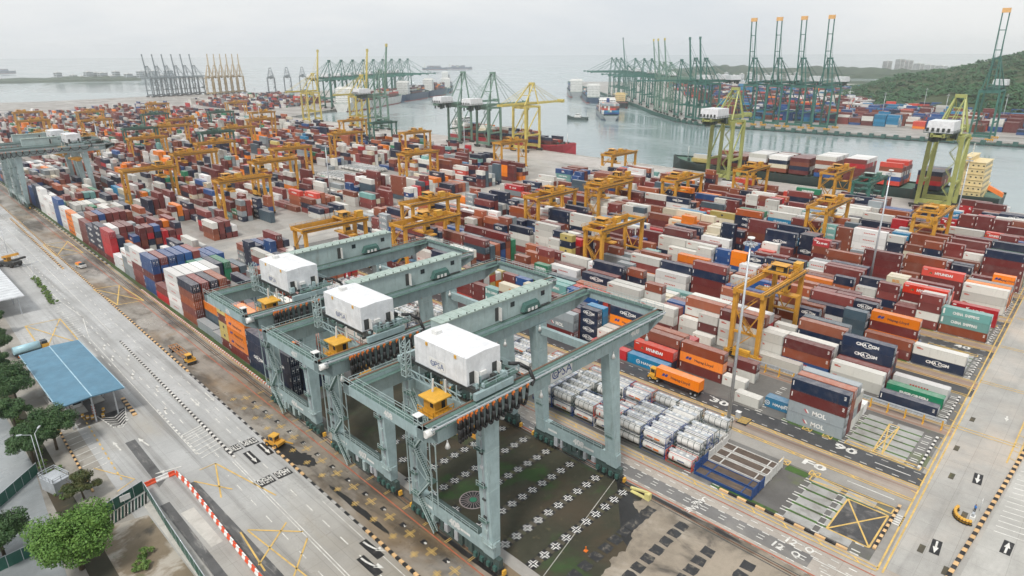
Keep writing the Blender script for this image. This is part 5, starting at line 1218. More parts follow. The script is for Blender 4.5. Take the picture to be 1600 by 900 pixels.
def build_rtgs():
    protos = {}
    for i, (x, y, hx, lab) in enumerate(RTG):
        far = i > 19; key = (int(hx // 6), far)
        k = 'q' if hx < 6 else ('m' if hx < 12 else 'f')
        hh = {'q': 2., 'm': 9., 'f': 16.}[k]
        if k not in protos:
            t = empty('yard_gantry', (0, 0, 0)); rtg_parts(t, 'yellow', 'yellow2', hh); tag(t, lab, 'yard gantry', 'yellow gantries in the yard'); protos[k] = t; t.location = (x, y, 0.03)
        else: dup(protos[k], (x, y, .03), 0, lab)
    g = None
    for (x, y, lab) in ((346., 92., 'dark green yard gantry near the berthed ship stern'), (352., 520., 'dark green gantry beside the pale quay cranes'), (212., 560., 'dark green gantry amid far left stacks'), (178., 640., 'dark green gantry behind the white tanks'), (300., 760., 'far dark green gantry under grey booms'), (240., 790., 'far dark green gantry at left of the raised booms')):
        if g is None: g = empty('yard_gantry', (x, y, .03)); rtg_parts(g, 'sts_green', 'sts_pale', 7.); tag(g, lab, 'yard gantry', 'dark green gantries in the yard')
        else: dup(g, (x, y, .03), 0, lab)
# ---------------------------------------------------------------- quay cranes
def sts_parts(t, mat, house='white', zg=40., apex=66., back=20., fore=42., boom='down', gauge=18., base=16., twin=True, hmat=None, tip='tip'):
    """local: x towards the water, origin under the landside legs; boom down or up"""
    G = M[mat]; D = M['dark']; a = 1.9 if mat == 'sts_lime' else 1.6
    for x in (0, gauge):
        for y in (-base / 2, base / 2):
            b = MB(); yt = y * .94
            b.hexa([(x - a / 2, y - a / 2, 2.2), (x + a / 2, y - a / 2, 2.2), (x + a / 2, y + a / 2, 2.2), (x - a / 2, y + a / 2, 2.2), (x - a / 2, yt - a / 2, zg - 1), (x + a / 2, yt - a / 2, zg - 1), (x + a / 2, yt + a / 2, zg - 1), (x - a / 2, yt + a / 2, zg - 1)])
            b.build('leg', G, t)
            b = MB(); b.box(x - .7, y - 3.6, 1.1, x + .7, y + 3.6, 2.2); 
            for i in range(4): b.cyl((x - .4, y - 2.7 + i * 1.8, .55), (x + .4, y - 2.7 + i * 1.8, .55), .55, n=8)
            b.build('bogie', [M['yellow2'] if tip == 'tip' else D], t)
        b = MB(); b.box(x - .8, -base / 2, 3.0, x + .8, base / 2, 5.2); b.build('sill_beam', G, t)
        b = MB(); b.box(x - .7, -base / 2, zg * .93, x + .7, base / 2, zg - .9); b.build('cross_beam', G, t)
    for y in (-base / 2, base / 2):
        b = MB(); b.beam((0, y * .98, zg * .36), (gauge, y * .98, zg * .36), 1.1, 1.4); b.beam((0, y, zg * .38), (gauge, y * .95, zg * .94), .7, .7); b.beam((0, y * .94, zg - 1.3), (gauge, y * .94, zg - 1.3), 1.0, 1.4); b.build('portal_frame', G, t)
    ys = (-2.6, 2.6) if twin else (0,)
    b = MB()
    for y in ys: b.box(-back, y - .55, zg, gauge + 2, y + .55, zg + 1.9)
    for x in (-back, -back / 2, 0, gauge): b.box(x, ys[0], zg + .2, x + .8, ys[-1], zg + 1.2)
    for y in (ys[0] - 1.4, ys[-1] + 1.4): b.box(-back, y - .4, zg + .2, gauge + 2, y + .4, zg + .3, 1)
    for y in (ys[0] - 1.8, ys[-1] + 1.8): railing(b, [(-back, y, zg + .3), (gauge + 2, y, zg + .3)], 1.2, .07, 0, 4)
    b.build('main_girder', [G, M['deck']], t)
    # apex frame over the waterside legs
    b = MB(); xa = gauge - 2.
    for y in (-base * .40, base * .40):
        b.beam((gauge, y, zg), (xa, y * .35, apex), 1.0, 1.0, w1=.8, h1=.8); b.beam((0, y, zg), (xa, y * .35, apex), .8, .8); 
    b.box(xa - 1.5, -base * .17, apex - .5, xa + 1.2, base * .17, apex + 1.2); b.box(xa - 1.2, -base * .17, apex - 6, xa + .2, base * .17, apex - 5.4)
    b.beam((gauge * .55, -base * .28, zg + (apex - zg) * .45), (gauge * .55, base * .28, zg + (apex - zg) * .45), .6, .6)
    b.build('apex_frame', G, t)
    # boom
    b = MB(); hinge = Vector((gauge + 2.4, 0, zg + .9))
    ang = rad(83) if boom == 'up' else 0; d = Vector((math.cos(ang), 0, math.sin(ang))); up = Vector((-d.z, 0, d.x))
    for y in ys:
        wb = .95 if twin else 2.1; b.beam(hinge + Vector((0, y, 0)), hinge + d * fore + Vector((0, y, 0)), wb, 1.7, up=up, w1=wb * .85, h1=1.2)
    for k in (.05, .25, .5, .75, .97): b.beam(hinge + d * fore * k + Vector((0, ys[0], 0)), hinge + d * fore * k + Vector((0, ys[-1], 0)), .7, .7)
    if len(ys) == 2: b.box(*(hinge + d * fore * .985 + Vector((-1.2, ys[0] - .6, -1.4))), *(hinge + d * fore + Vector((1.2, ys[1] + .6, 1.4))), 1)
    else: b.box(*(hinge + d * fore * .985 + Vector((-1, -1, -1.2))), *(hinge + d * fore + Vector((1, 1, 1.2))), 1)
    b.build('boom', [G, M[tip]], t)
    b = MB(); A = Vector((xa, 0, apex))
    for y in (-base * .14, base * .14):
        o = Vector((0, y, 0))
        if boom == 'up':
            b.beam(A + o, hinge + d * fore * .45 + o, .22, .22); b.beam(A + o, hinge + d * fore * .85 + o, .18, .18)
        else:
            b.beam(A + o, hinge + d * fore * .45 + o, .26, .26); b.beam(A + o, hinge + d * fore * .9 + o, .26, .26)
        b.beam(A + o, Vector((-back + 2, y, zg + 1.5)), .26, .26); b.beam(A + o, Vector((-back * .35, y, zg + 1.5)), .22, .22)
    b.build('stays', G, t)
    if house:
        b = MB(); x0 = -back * .92; x1 = x0 + 15; b.hexa([(x0, -6, zg + 2.2), (x1, -6, zg + 2.2), (x1, 6, zg + 2.2), (x0, 6, zg + 2.2), (x0 + .8, -5.6, zg + 7.6), (x1, -5.6, zg + 7.6), (x1, 5.6, zg + 7.6), (x0 + .8, 5.6, zg + 7.6)])
        for i in range(6): b.box(x0 + 1.4 + i * 2.2, -6.05, zg + 2.4, x0 + 1.5 + i * 2.2, -6.0, zg + 4.6, 1)
        for i in range(5): b.box(x0 - .02, -4.6 + i * 2.3, zg + 2.5, x0 + .05, -3.4 + i * 2.3, zg + 4.4, 2)
        b.build('machinery_house', [M['white_panel'], M['white'], M['dark']], t)
        b = MB(); b.box(x0 - 1, -6.6, zg + 1.9, x1 + 1, 6.6, zg + 2.15); ru = random.Random(int(zg * 7))
        for i in range(16): xx, yy = ru.uniform(x0, x1 - 2), ru.uniform(-6, 4); b.box(xx, yy, zg - ru.uniform(.5, 3.0), xx + ru.uniform(.5, 3), yy + ru.uniform(.5, 2.5), zg + 1.9)
        railing(b, [(x0 - 1, -6.6, zg + 2.15), (x1 + 1, -6.6, zg + 2.15)], 1.2, .07, 0, 3); railing(b, [(x0 - 1, -6.6, zg + 2.15), (x0 - 1, 6.6, zg + 2.15)], 1.2, .07, 0, 3)
        b.build('house_platform', M['dark2'], t)
    b = MB(); b.box(gauge * .45, -1.6, zg - 4.2, gauge * .45 + 3, 1.6, zg - 1.6); b.box(gauge * .45 - .05, -1.3, zg - 3.6, gauge * .45 + 3.05, 1.3, zg - 2.4, 1); b.box(gauge * .45 + .8, -.6, zg - 1.6, gauge * .45 + 2, .6, zg + .1); b.build('operator_cabin', [G, M['glass']], t)
    b = MB(); n = int(zg / 5)
    for i in range(n): stairs(b, (-1.2, -base / 2 + (1 if i % 2 else 4.5), 3 + i * 4.6), (-1.2, -base / 2 + (4.5 if i % 2 else 1), 7.6 + i * 4.6), .8, 0, 1)
    b.build('stairs', [G, M['deck']], t)
    b = MB(); b.box(1, -base / 2 + .8, zg * .36 + .7, 6, -base / 2 + 3, zg * .36 + 3); b.build('electrical_box', G, t)

def quay_pt(t):  # along the far quay
    acc = 0
    for (x0, y0), (x1, y1) in zip(FARQ[1:-1], FARQ[2:]):
        L = math.hypot(x1 - x0, y1 - y0)
        if acc + L >= t: k = (t - acc) / L; return x0 + (x1 - x0) * k, y0 + (y1 - y0) * k, math.atan2(y1 - y0, x1 - x0)
        acc += L
def build_sts():
    P = {}
    def put(key, x, y, rz, lab, **kw):
        if key not in P: t = empty('quay_crane', (x, y, .03), rz); sts_parts(t, **kw); P[key] = t; tag(t, lab, 'quay crane', 'ship-to-shore quay cranes')
        else: dup(P[key], (x, y, .03), rz, lab)
    L = dict(mat='sts_lime', zg=40, apex=58, back=22, fore=16, gauge=15, base=15, tip='sts_lime')
    put('lime', 401, 199, 0, 'lime green quay crane over the bow of the berthed ship', **L)
    put('lime', 404, 75.5, 0, 'lime green quay crane beside the cream superstructure of the berthed ship')
    pg = dict(mat='sts_pale', zg=36, apex=64, back=22, fore=40, gauge=16, base=15, tip='sts_pale')
    put('pale', 414, 478, .02, 'pale green quay crane, farther of two sharing one shape by the red ship', **pg)
    put('pale', 412, 436, .02, 'pale green quay crane, nearer of two, next to the yellow crane')
    put('yel', 414, 392, .02, 'yellow quay crane with lowered boom above the red hulled ship', mat='sts_yellow', house=None, zg=39, apex=56, back=24, fore=36, gauge=18, base=15, tip='sts_yellow')
    yu = dict(mat='sts_yellow', house=None, zg=37, apex=58, back=24, fore=48, gauge=17, base=15, boom='up', tip='sts_yellow', twin=False)
    put('yup', 423, 772, .0, 'yellow quay crane with boom raised, leftmost of the left quay', **yu)
    put('yup', 424, 665, .0, 'yellow quay crane with boom raised, in front of the white hulled ship')
    put('gup', 424, 628, 0, 'grey green quay crane with raised boom and white house by white ship', mat='sts_pale', zg=38, apex=64, back=20, fore=52, gauge=17, base=15, boom='up', tip='sts_yellow', twin=False)
    # line of green cranes on the angled left quay
    gd = dict(mat='sts_green', zg=44, apex=72, back=22, fore=52, gauge=20, base=16, tip='sts_green')
    u = Vector((.863, .505)); nrm = Vector((.505, -.863))
    for i in range(9):
        s = 30 + i * 40; p = Vector((546, 925)) + u * s - nrm * 26
        put('gdown', p.x, p.y, math.atan2(nrm.y, nrm.x), '%s green quay crane from the near end of the white ship, boom lowered' % ordn(i), **gd)
    # far left group with raised booms
    bu = dict(mat='sts_blue', house=None, zg=38, apex=60, back=20, fore=44, gauge=18, base=15, boom='up', tip='sts_blue', twin=False)
    yq = dict(bu); yq.update(mat='sts_ochre', tip='sts_ochre')
    for i in range(6): put('bup', 486 + i * 21, 1492 + i * 6, rad(104), '%s thin grey quay crane with raised boom, far left group' % ordn(i), **bu)
    for i in range(6): put('yqup', 590 + i * 17, 1474 + i * 8, rad(60), '%s yellow quay crane with raised boom, far left group' % ordn(i), **yq)
    for i in range(3): put('bdown', 690 + i * 50, 1395 + i * 22, rad(60), '%s hazy grey crane with lowered boom left of the yellow booms' % ordn(i), mat='sts_blue', house=None, zg=36, apex=54, back=20, fore=40, gauge=18, base=15, tip='sts_blue')
    # four tall green cranes across the water and a fifth at the right
    tall = dict(mat='sts_green', zg=47, apex=74, back=34, fore=68, gauge=26, base=17, boom='up', tip='tip')
    for i, y in enumerate((346, 318.5, 292, 264)): put('tall', 786 - (3 if i == 0 else 0), y, rad(180), '%s of four tall dark green cranes with raised twin booms' % ordn(i), **tall)
    put('tall', 792, 117, rad(180), 'lone tall dark green crane before the wooded hill, twin boom raised')
    # row along the angled far quay
    vu = dict(mat='sts_pale', house=None, zg=46, apex=68, back=22, fore=52, gauge=20, base=15, boom='up', tip='sts_yellow', twin=False)
    gq = dict(gd); gq.update(zg=46)
    for i, (s, kind) in enumerate(((330, 'w'), (352, 'w'), (440, 'v'), (470, 'v'), (500, 'v'), (395, 'd'), (560, 'd'), (620, 'd'), (690, 'd'), (760, 'u'), (820, 'd'), (870, 'd'), (920, 'd'))):
        x, y, a = quay_pt(s); n = Vector((math.sin(a), -math.cos(a))); px, py = x + n.x * 26, y + n.y * 26
        lab = {'w': 'green quay crane with boom straight up, white house behind, %s in its row', 'v': 'slim yellowish crane with boom straight up, %s along the angled far quay', 'd': 'green crane with lowered boom, %s along the angled far quay', 'u': 'blue green crane with leaning raised boom, %s along the angled far quay'}[kind] % ordn(i)
        kw = {'w': dict(tall, fore=50, gauge=20, twin=False, tip='sts_green'), 'v': vu, 'd': gq, 'u': dict(bu, mat='sts_green', fore=60, zg=46)}[kind]
        put('q' + kind, px, py, a + math.pi / 2, lab, **kw)

# ---------------------------------------------------------------- ships
def hull(b, L, W, D, zw=-3.2, bow=.16, stern=.06, m=0, m2=1):
    """hull along +y, stern at y=0; deck at z=D"""
    st = []
    for i in range(25):
        s = i / 24; y = L * s
        w = 1.
        if s > 1 - bow: w = math.sqrt(max(0.0, 1 - ((s - (1 - bow)) / bow) ** 2))
        if s < stern: w = .82 + .18 * (s / stern)
        fl = D + (2.4 * ((s - .86) / .14) ** 1.5 if s > .86 else 0)
        wb = w * (.96 if s < .8 else max(.05, .96 - (s - .8) * 2.6)); wb = min(wb, w)
        if s < stern: wb *= .55 + .45 * s / stern
        st.append((y + (0 if s < .97 else 2), w * W / 2, wb * W / 2, fl))
    for (y0, w0, b0, f0), (y1, w1, b1, f1) in zip(st[:-1], st[1:]):
        zb = zw - 1.5; zm = zw + 1.6
        for s in (-1, 1):
            t0, t1 = b0 + (w0 - b0) * .35, b1 + (w1 - b1) * .35
            q = [(s * b0, y0, zb), (s * b1, y1, zb), (s * t1, y1, zm), (s * t0, y0, zm)]; b.poly(q if s > 0 else q[::-1], m2)
            q = [(s * t0, y0, zm), (s * t1, y1, zm), (s * w1, y1, f1), (s * w0, y0, f0)]; b.poly(q if s > 0 else q[::-1], m)
            b.beam((s * w0, y0, f0 + .5), (s * w1, y1, f1 + .5), .2, 1.1, m)
        b.poly([(-w0, y0, f0 - .05), (w0, y0, f0 - .05), (w1, y1, f1 - .05), (-w1, y1, f1 - .05)], 2)
    y0, w0, b0, f0 = st[0]; b.poly([(-b0, y0, zw - 1.5), (b0, y0, zw - 1.5), (w0, y0, f0), (-w0, y0, f0)], m)
SHIPS = []
def ship(key, x, y, rz, L, W, D, label, hc, bc, sup, supmat, deck, stacks, funnel=None, mast=True):
    t = empty('container_ship', (x, y, 0), rz); tag(t, label, 'ship', 'ships in the harbour')
    b = MB(); hull(b, L, W, D); b.build('hull', [hc, bc, deck], t)
    s0, s1, sh, sw = sup   # superstructure start, end, height, width
    b = MB(); w = sw / 2
    n = max(2, int(sh / 2.8))
    for i in range(n):
        k = 0 if i < n - 1 else -.6
        b.box(-w - k * 0, s0 + i * .12, D + i * sh / n, w, s1 - i * .25, D + (i + 1) * sh / n - .12); b.box(-w - .35, s0 - .2 + i * .1, D + (i + 1) * sh / n - .12, w + .35, s1 + .5 - i * .25, D + (i + 1) * sh / n)
        for j in range(int(sw / 2.4)): 
            for yy in (s0 + i * .12 - .03, s1 - i * .25 + .0): b.box(-w + .8 + j * 2.4, yy, D + i * sh / n + 1.1, -w + 1.8 + j * 2.4, yy + .03, D + i * sh / n + 1.9, 1)
        for s in (-1, 1):
            for j in range(int((s1 - s0) / 2.6)): b.box(s * w, s0 + 1 + j * 2.4, D + i * sh / n + 1.1, s * (w + .03), s0 + 1.8 + j * 2.4, D + i * sh / n + 1.8, 1)
    b.box(-W / 2, s1 - 4, D + sh - .1, W / 2, s1 - 1, D + sh + .9); b.box(-w + .5, s1 - 4.6, D + sh, w - .5, s1 - .9, D + sh + 2.6); b.box(-w + .6, s1 - .9, D + sh + 1.2, w - .6, s1 - .86, D + sh + 2.1, 1); b.box(-w + .2, s1 - 5, D + sh + 2.6, w - .2, s1 - .5, D + sh + 2.8)
    b.build('superstructure', [supmat, M['glass']], t)
    if mast:
        b = MB(); b.beam((0, s1 - 2.6, D + sh + 2.8), (0, s1 - 2.6, D + sh + 9), .4, .4); b.beam((-2.4, s1 - 2.6, D + sh + 6), (2.4, s1 - 2.6, D + sh + 6), .2, .2); b.build('mast', M['white'], t); b = MB(); b.cyl((0, L * .95, D + 2), (0, L * .95, D + 11), .3, .15, 6); b.build('mast', M['white'], t)
    if funnel: b = MB(); b.hexa([(-2.4, s0 - 5, D), (2.4, s0 - 5, D), (2.4, s0 - .6, D), (-2.4, s0 - .6, D), (-1.8, s0 - 4.4, D + sh + 2.5), (1.8, s0 - 4.4, D + sh + 2.5), (1.8, s0 - 1, D + sh + 2.5), (-1.8, s0 - 1, D + sh + 2.5)]); b.build('funnel', funnel, t)
    # deck gear
    b = MB()
    for yd in [L * k for k in (.1, .2, .3, .4, .5, .6, .7, .8)]:
        if s0 - 3 < yd < s1 + 2: continue
        b.box(-W / 2 + .6, yd - .5, D, W / 2 - .6, yd + .5, D + 1.6)
    for s in (-1, 1):
        for k in (.9, .93): b.box(s * W * .18 - .8, L * k, D + .8, s * W * .18 + .8, L * k + 1.4, D + 3)
    b.build('deck_gear', M['dark2'], t)
    SHIPS.append((x, y, rz, L, W, D, stacks))
    return t
def ship_cargo():
    for (x, y, rz, L, W, D, stacks) in SHIPS:
        ca, sa = math.cos(rz), math.sin(rz)
        for (y0, rows, hs, pal, short) in stacks:
            for r in range(rows):
                xx = (r - (rows - 1) / 2) * 2.5
                n = hs if isinstance(hs, int) else R.randint(*hs)
                for k in range(n):
                    d = pal[k % len(pal)] if isinstance(pal, list) and R.random() < .72 else R.choices(WK, WV)[0]
                    px, py = xx, y0; loose(x + px * ca - py * sa, y + px * sa + py * ca, D + 1.4 + k * 2.62, 12.19 if not short else 6.06, 2.6, d, rz)
def build_ships():
    gd = paint('ship_hull_dark_green', (.025, .05, .048), .45, .4, (.12, .08, .06), .15); rd = paint('ship_boot_red', (.28, .03, .03), .5, .3, (.1, .05, .04), .2)
    red = paint('ship_hull_red', (.36, .03, .045), .45, .3, (.15, .06, .05), .15); wh = paint('ship_hull_white', (.62, .62, .60), .45, .3, (.3, .26, .22), .15); bl = paint('ship_hull_blue', (.025, .06, .12), .45, .3, (.1, .1, .1), .15)
    gy = paint('ship_hull_grey', (.33, .36, .37), .5, .3, (.2, .2, .2), .2); dk = paint('ship_deck_green', (.08, .16, .12), .7, .4, (.1, .08, .06), .3); dr = paint('ship_deck_red', (.24, .07, .05), .7, .4, (.1, .08, .06), .3)
    cream = paint('cream_superstructure', (.74, .60, .33), .45, .25, (.4, .3, .18), .3); wsup = paint('white_superstructure', (.78, .78, .76), .45, .2, (.4, .38, .35), .3)
    A = ['mar', 'bro', 'mr2', 'whi', 'wh2']
    st = []
    for i, (y0, hs, pal) in enumerate([(34.5, 4, ['nav', 'kln', 'bro', 'nav']), (55, (3, 5), ['vml', 'blu', 'wh2', 'mar']), (75, 5, ['red', 'mar', 'mar', 'red', 'wh2']), (92, 5, ['bro', 'mar', 'whi', 'bro', 'wh2']), (108, 4, ['mar', 'wh2', 'bro', 'mar']), (122, 4, ['bro', 'bro', 'nav', 'wh2']), (136, 4, ['mar', 'mar', 'wh2', 'wh2']), (150, 3, ['bro', 'nav', 'bro']), (165, (1, 3), ['mar', 'mar', 'bro']), (180, (0, 2), ['yel', 'whi'])]):
        st.append((y0, 9, hs, pal, False))
    t = ship('a', 441, 50, 0, 204, 27, 4.4, 'large dark green ship with cream superstructure moored along the right quay', gd, rd, (9, 21, 19, 21), cream, dk, st)
    b = MB(); b.hexa([(-10.5, -1.0, 6.0), (-7.5, -1.0, 6.0), (-7.5, 6.5, 9.5), (-10.5, 6.5, 9.5), (-10.3, -1, 8.2), (-7.7, -1, 8.2), (-7.7, 6.5, 11.8), (-10.3, 6.5, 11.8)]); b.build('lifeboat', M['orangep'], t)
    b = MB(); b.beam((-10.8, 8, 4.4), (-10.8, 6, 13), .4, .4); b.beam((-7.2, 8, 4.4), (-7.2, 6, 13), .4, .4); b.build('davit', cream, t)
    # red ship under the pale green cranes
    st = [(24 + i * 13.4, 8, (2, 4) if i < 7 else (0, 2), ['mar', 'nav', 'bro', 'whi', 'mr2'], False) for i in range(9)]
    ship('b', 449, 517, math.pi, 158, 24, 3.6, 'red hulled container ship loading under the pale green cranes', red, red, (6, 15, 14, 18), wsup, dr, st)
    # white ship and its two neighbours along the angled left quay
    u = Vector((.863, .505)); nrm = Vector((.505, -.863)); rz = math.atan2(u.y, u.x) - math.pi / 2
    for key, s, L, W, D, lab, hc, pal in (('c', 6, 225, 32, 9, 'long white hulled ship at the angled left quay', wh, ['mar', 'bro', 'vml', 'whi']), ('d', 244, 130, 28, 9, 'blue hulled ship moored past the white hulled ship', bl, ['mar', 'nav', 'whi']), ('e', 382, 110, 26, 9, 'farthest hazy blue ship at the angled left quay', bl, ['nav', 'mar', 'blu'])):
        p = Vector((546, 925)) + u * s + nrm * (W / 2 + 3)
        n = int((L - 50) / 13.6); st = [(34 + i * 13.6, int(W / 2.6), (3, 5), pal, False) for i in range(n)]
        ship(key, p.x, p.y, rz, L, W, D, lab, hc, rd, (8, 20, 22, W - 6), wsup, dk, st)
    # ship under way in the channel, stern towards us, with its tug
    d = math.atan2(.66, .75) - math.pi / 2
    ship('f', 722, 517, d, 132, 24, 3.0, 'outbound container ship seen stern first in mid channel, blue funnel', gy, bl, (52, 64, 17, 22), wsup, dk, [(12 + i * 13.4, 9, 5, ['blu', 'lbl', 'vml', 'bro', 'gry'], False) for i in range(3)] + [(74 + i * 13.4, 9, 2, ['blu', 'mar'], False) for i in range(3)], funnel=M['blue'])
    t = empty('tugboat', (706, 543, 0), d + 1.2); tag(t, 'small dark tugboat at the stern of the outbound ship', 'tugboat')
    b = MB(); hull(b, 27, 9, -.6, bow=.35); b.build('hull', [M['dark2'], M['dark2'], M['dark2']], t)
    b = MB(); b.box(-2.6, 9, -.6, 2.6, 18, 2.4); b.box(-2, 12, 2.4, 2, 16.5, 5); b.box(-2.02, 12.2, 3.4, 2.02, 16.3, 4.3, 1); b.build('wheelhouse', [M['white'], M['glass']], t)
    ship('g', 905, 628, d, 120, 24, 5, 'black hulled ship with small buff house lying along far quay', paint('ship_hull_black', (.02, .025, .03), .5, .3), red, (20, 30, 12, 16), cream, dr, [(46 + i * 13.6, 8, (0, 1), ['blu'], False) for i in range(3)])
    ship('h', 960, 726, d, 170, 28, 7, 'ship with white bridge block and blue cargo along far quay', bl, rd, (10, 22, 20, 22), wsup, dk, [(36 + i * 13.6, 9, (2, 3), ['blu', 'lbl', 'nav'], False) for i in range(8)])
    ship('i', 1078, 860, d, 190, 30, 7, 'grey ship with stern house berthed near channel mouth', gy, rd, (10, 24, 22, 24), wsup, dk, [(40 + i * 13.6, 10, (2, 4), ['blu', 'nav', 'gry'], False) for i in range(9)])
    # distant ships at anchor
    for i, (px, lab, rz2, L) in enumerate((((1010, 1190), 'hazy container ship beyond the two pale green cranes', -.75, 150), ((1390, 1640), 'small hazy ship right above the two pale green cranes', -.75, 130), ((340, 4600), 'faint ship on the left horizon', -1.2, 190), ((560, 4400), 'faint longer ship on the left horizon, near island', -1.2, 230), ((2500, 3150), 'faint ship on horizon left of the channel', -2.2, 150), ((2700, 3160), 'faint ship on horizon, right one of a close pair', -2.2, 150))):
        ship('z%d' % i, px[0], px[1], rz2, L, 26, 7, lab, bl, rd, (8, 20, 20, 20), wsup, dk, [(34 + j * 13.6, 9, (2, 4), ['nav', 'blu', 'gry'], False) for j in range(int((L - 60) / 13.6))])
# ---------------------------------------------------------------- tank containers and flat racks
def tank_mesh(v):
    b = MB(); L, W, h = 6.06, 2.44, 2.59; y = L / 2; fm = 1
    for sx in (-1, 1):
        for sy in (-1, 1): b.box(sx * 1.22, sy * y, 0, sx * 1.12, sy * (y - .1), h, fm)
        for z in (.0, h - .12): b.box(sx * 1.22, -y + .14, z, sx * 1.16, y - .14, z + .08, fm)
    for sy in (-1, 1):
        for z in (0, h - .12): b.box(-1.12, sy * y, z, 1.12, sy * (y - .08), z + .1, fm)
        b.beam((-1.1, sy * (y - .06), .1), (0, sy * (y - .06), h * .5), .08, .08, fm); b.beam((1.1, sy * (y - .06), .1), (0, sy * (y - .06), h * .5), .08, .08, fm)
    R0 = 1.12; zc = h * .52
    prof = [(-y + .22, .0), (-y + .26, .55), (-y + .38, .86), (-y + .62, R0), (y - .62, R0), (y - .38, .86), (y - .26, .55), (y - .22, .0)]
    for (a, r0), (c, r1) in zip(prof[:-1], prof[1:]): b.cyl((0, a, zc), (0, c, zc), max(r0, .01), max(r1, .01), 16, 0, caps=False)
    for a in (-1.4, 0, 1.4): b.cyl((0, a - .05, zc), (0, a + .05, zc), R0 + .025, n=16, m=0 if v else 1)
    b.box(-.55, -y + .2, zc + R0 - .02, .55, y - .2, zc + R0 + .05, 2)
    for a in (-1.6, -.2, 1.3): b.box(-.35, a, zc + R0 + .05, .3, a + .7, zc + R0 + .12, 3); 
    b.cyl((0, -.6, zc + R0), (0, -.6, zc + R0 + .25), .28, n=8, m=2)
    if v == 1: b.box(-1.15, .2, zc - .1, -1.135, 1.6, zc + .12, 4); b.box(-1.15, -1.5, zc - .22, -1.135, -.2, zc + .18, 5)
    if v == 2: b.box(-1.15, -.6, zc - .12, -1.135, .8, zc + .1, 6)
    if v == 3: b.box(-1.15, 1.2, zc - .4, -1.135, 1.5, zc + .4, 4); b.box(-1.15, -1.2, zc - .15, -1.135, .4, zc + .05, 6)
    fr = [M['dark2'], M['blue'], M['tankwhite'], M['redp']][v]
    o = b.build('tank_container', [M['tankwhite'], fr, M['steel'], M['white'], M['redp'], M['orangep'], M['blue']]); me = o.data; bpy.data.objects.remove(o); return me
def build_tanks():
    ms = [tank_mesh(i) for i in range(4)]; ml = tank_frame = None
    def one(x, y, z, v, lab, grp):
        o = bpy.data.objects.new('tank_container', ms[v]); C.objects.link(o); o.location = (x, y, z); tag(o, lab, 'tank container', grp)
    fr = ['white', 'blue', 'white banded', 'red']
    for r in range(6):
        for k in range(23):
            if k == 0 and r == 0: pass
            y = 53.8 + k * 6.25; x = 104.2 + r * 2.9 + 1.22
            if y > 118 and R.random() < .45: continue
            hmax = 2 if R.random() < .86 else 1
            if k in (7, 8) and r < 2: continue
            if (r >= 4 and k == 8): continue
            for t in range(hmax):
                v = 3 if (r == 5 and R.random() < .5) else R.choices([0, 1, 2, 3], [4, 3, 3, .6])[0]
                one(x + R.uniform(-.06, .06), y + R.uniform(-.1, .1), .06 + t * 2.6, v, '%s tank container %s, %s row from gate road, %s slot behind flat racks' % (('dark framed', 'blue framed', 'white framed', 'red framed')[v], ('below', 'above')[t], ordn(r), ordn(k)), 'white tank containers by the gate road')
    for r in range(12):
        for k in range(8):
            x = 223 + (r % 6) * 2.9 + (r // 6) * 29; y = 366 + k * 6.4 + (r // 6) * 30
            for t in range(1):
                one(x + 8 + R.uniform(-.1, .1), y, .06 + 2.6 * t, R.choice([0, 0, 2]), 'white tank container, %s up, %s row, %s slot, distant tank rows' % (ORD[t], ordn(r), ordn(k)), 'white tank containers in the distant rows')
    # flat racks, ends folded up, in front of the tanks
    bl = paint('flat_rack_blue', (.015, .06, .20), .45, .3); gy = paint('flat_rack_white', (.62, .61, .58), .5, .35)
    wood = ground('rack_floor_boards', (.10, .075, .06), [((.2, .15, .11), .5, .5, .7, .6, (4, .5, 1))], (.7, .9), .4)
    for i, (mt, z, lab) in enumerate(((bl, .06, 'blue flat rack nearest the gate road'), (bl, .06, 'blue flat rack, second from the gate road'), (gy, .06, 'white flat rack next to the blue ones'), (gy, .06, 'white flat rack, fourth from the gate road'), (gy, .06, 'white flat rack farthest from the gate road'))):
        x = 104.2 + i * 2.95; b = MB()
        for s in (0, 2.3): b.box(x + s, 38.0, .1, x + s + .14, 50.2, .75)
        for y in (38.0, 40.2, 47.6, 50.0): b.box(x + .14, y, .35, x + 2.3, y + .2, .76)
        b.box(x + .14, 38.2, .5, x + 2.3, 50.0, .62, 1)
        o = b.build('flat_rack', [mt, wood]); tag(o, lab, 'flat rack', 'flat racks in front of the tanks')
        for y in (38.0, 50.0):
            b = MB(); b.box(x, y, .76, x + .2, y + .2, 2.7); b.box(x + 2.24, y, .76, x + 2.44, y + .2, 2.7); b.box(x + .2, y + .04, .76, x + 2.24, y + .12, 2.3); b.box(x + .2, y + .02, 2.3, x + 2.24, y + .18, 2.5); b.build('end_wall', mt, o)

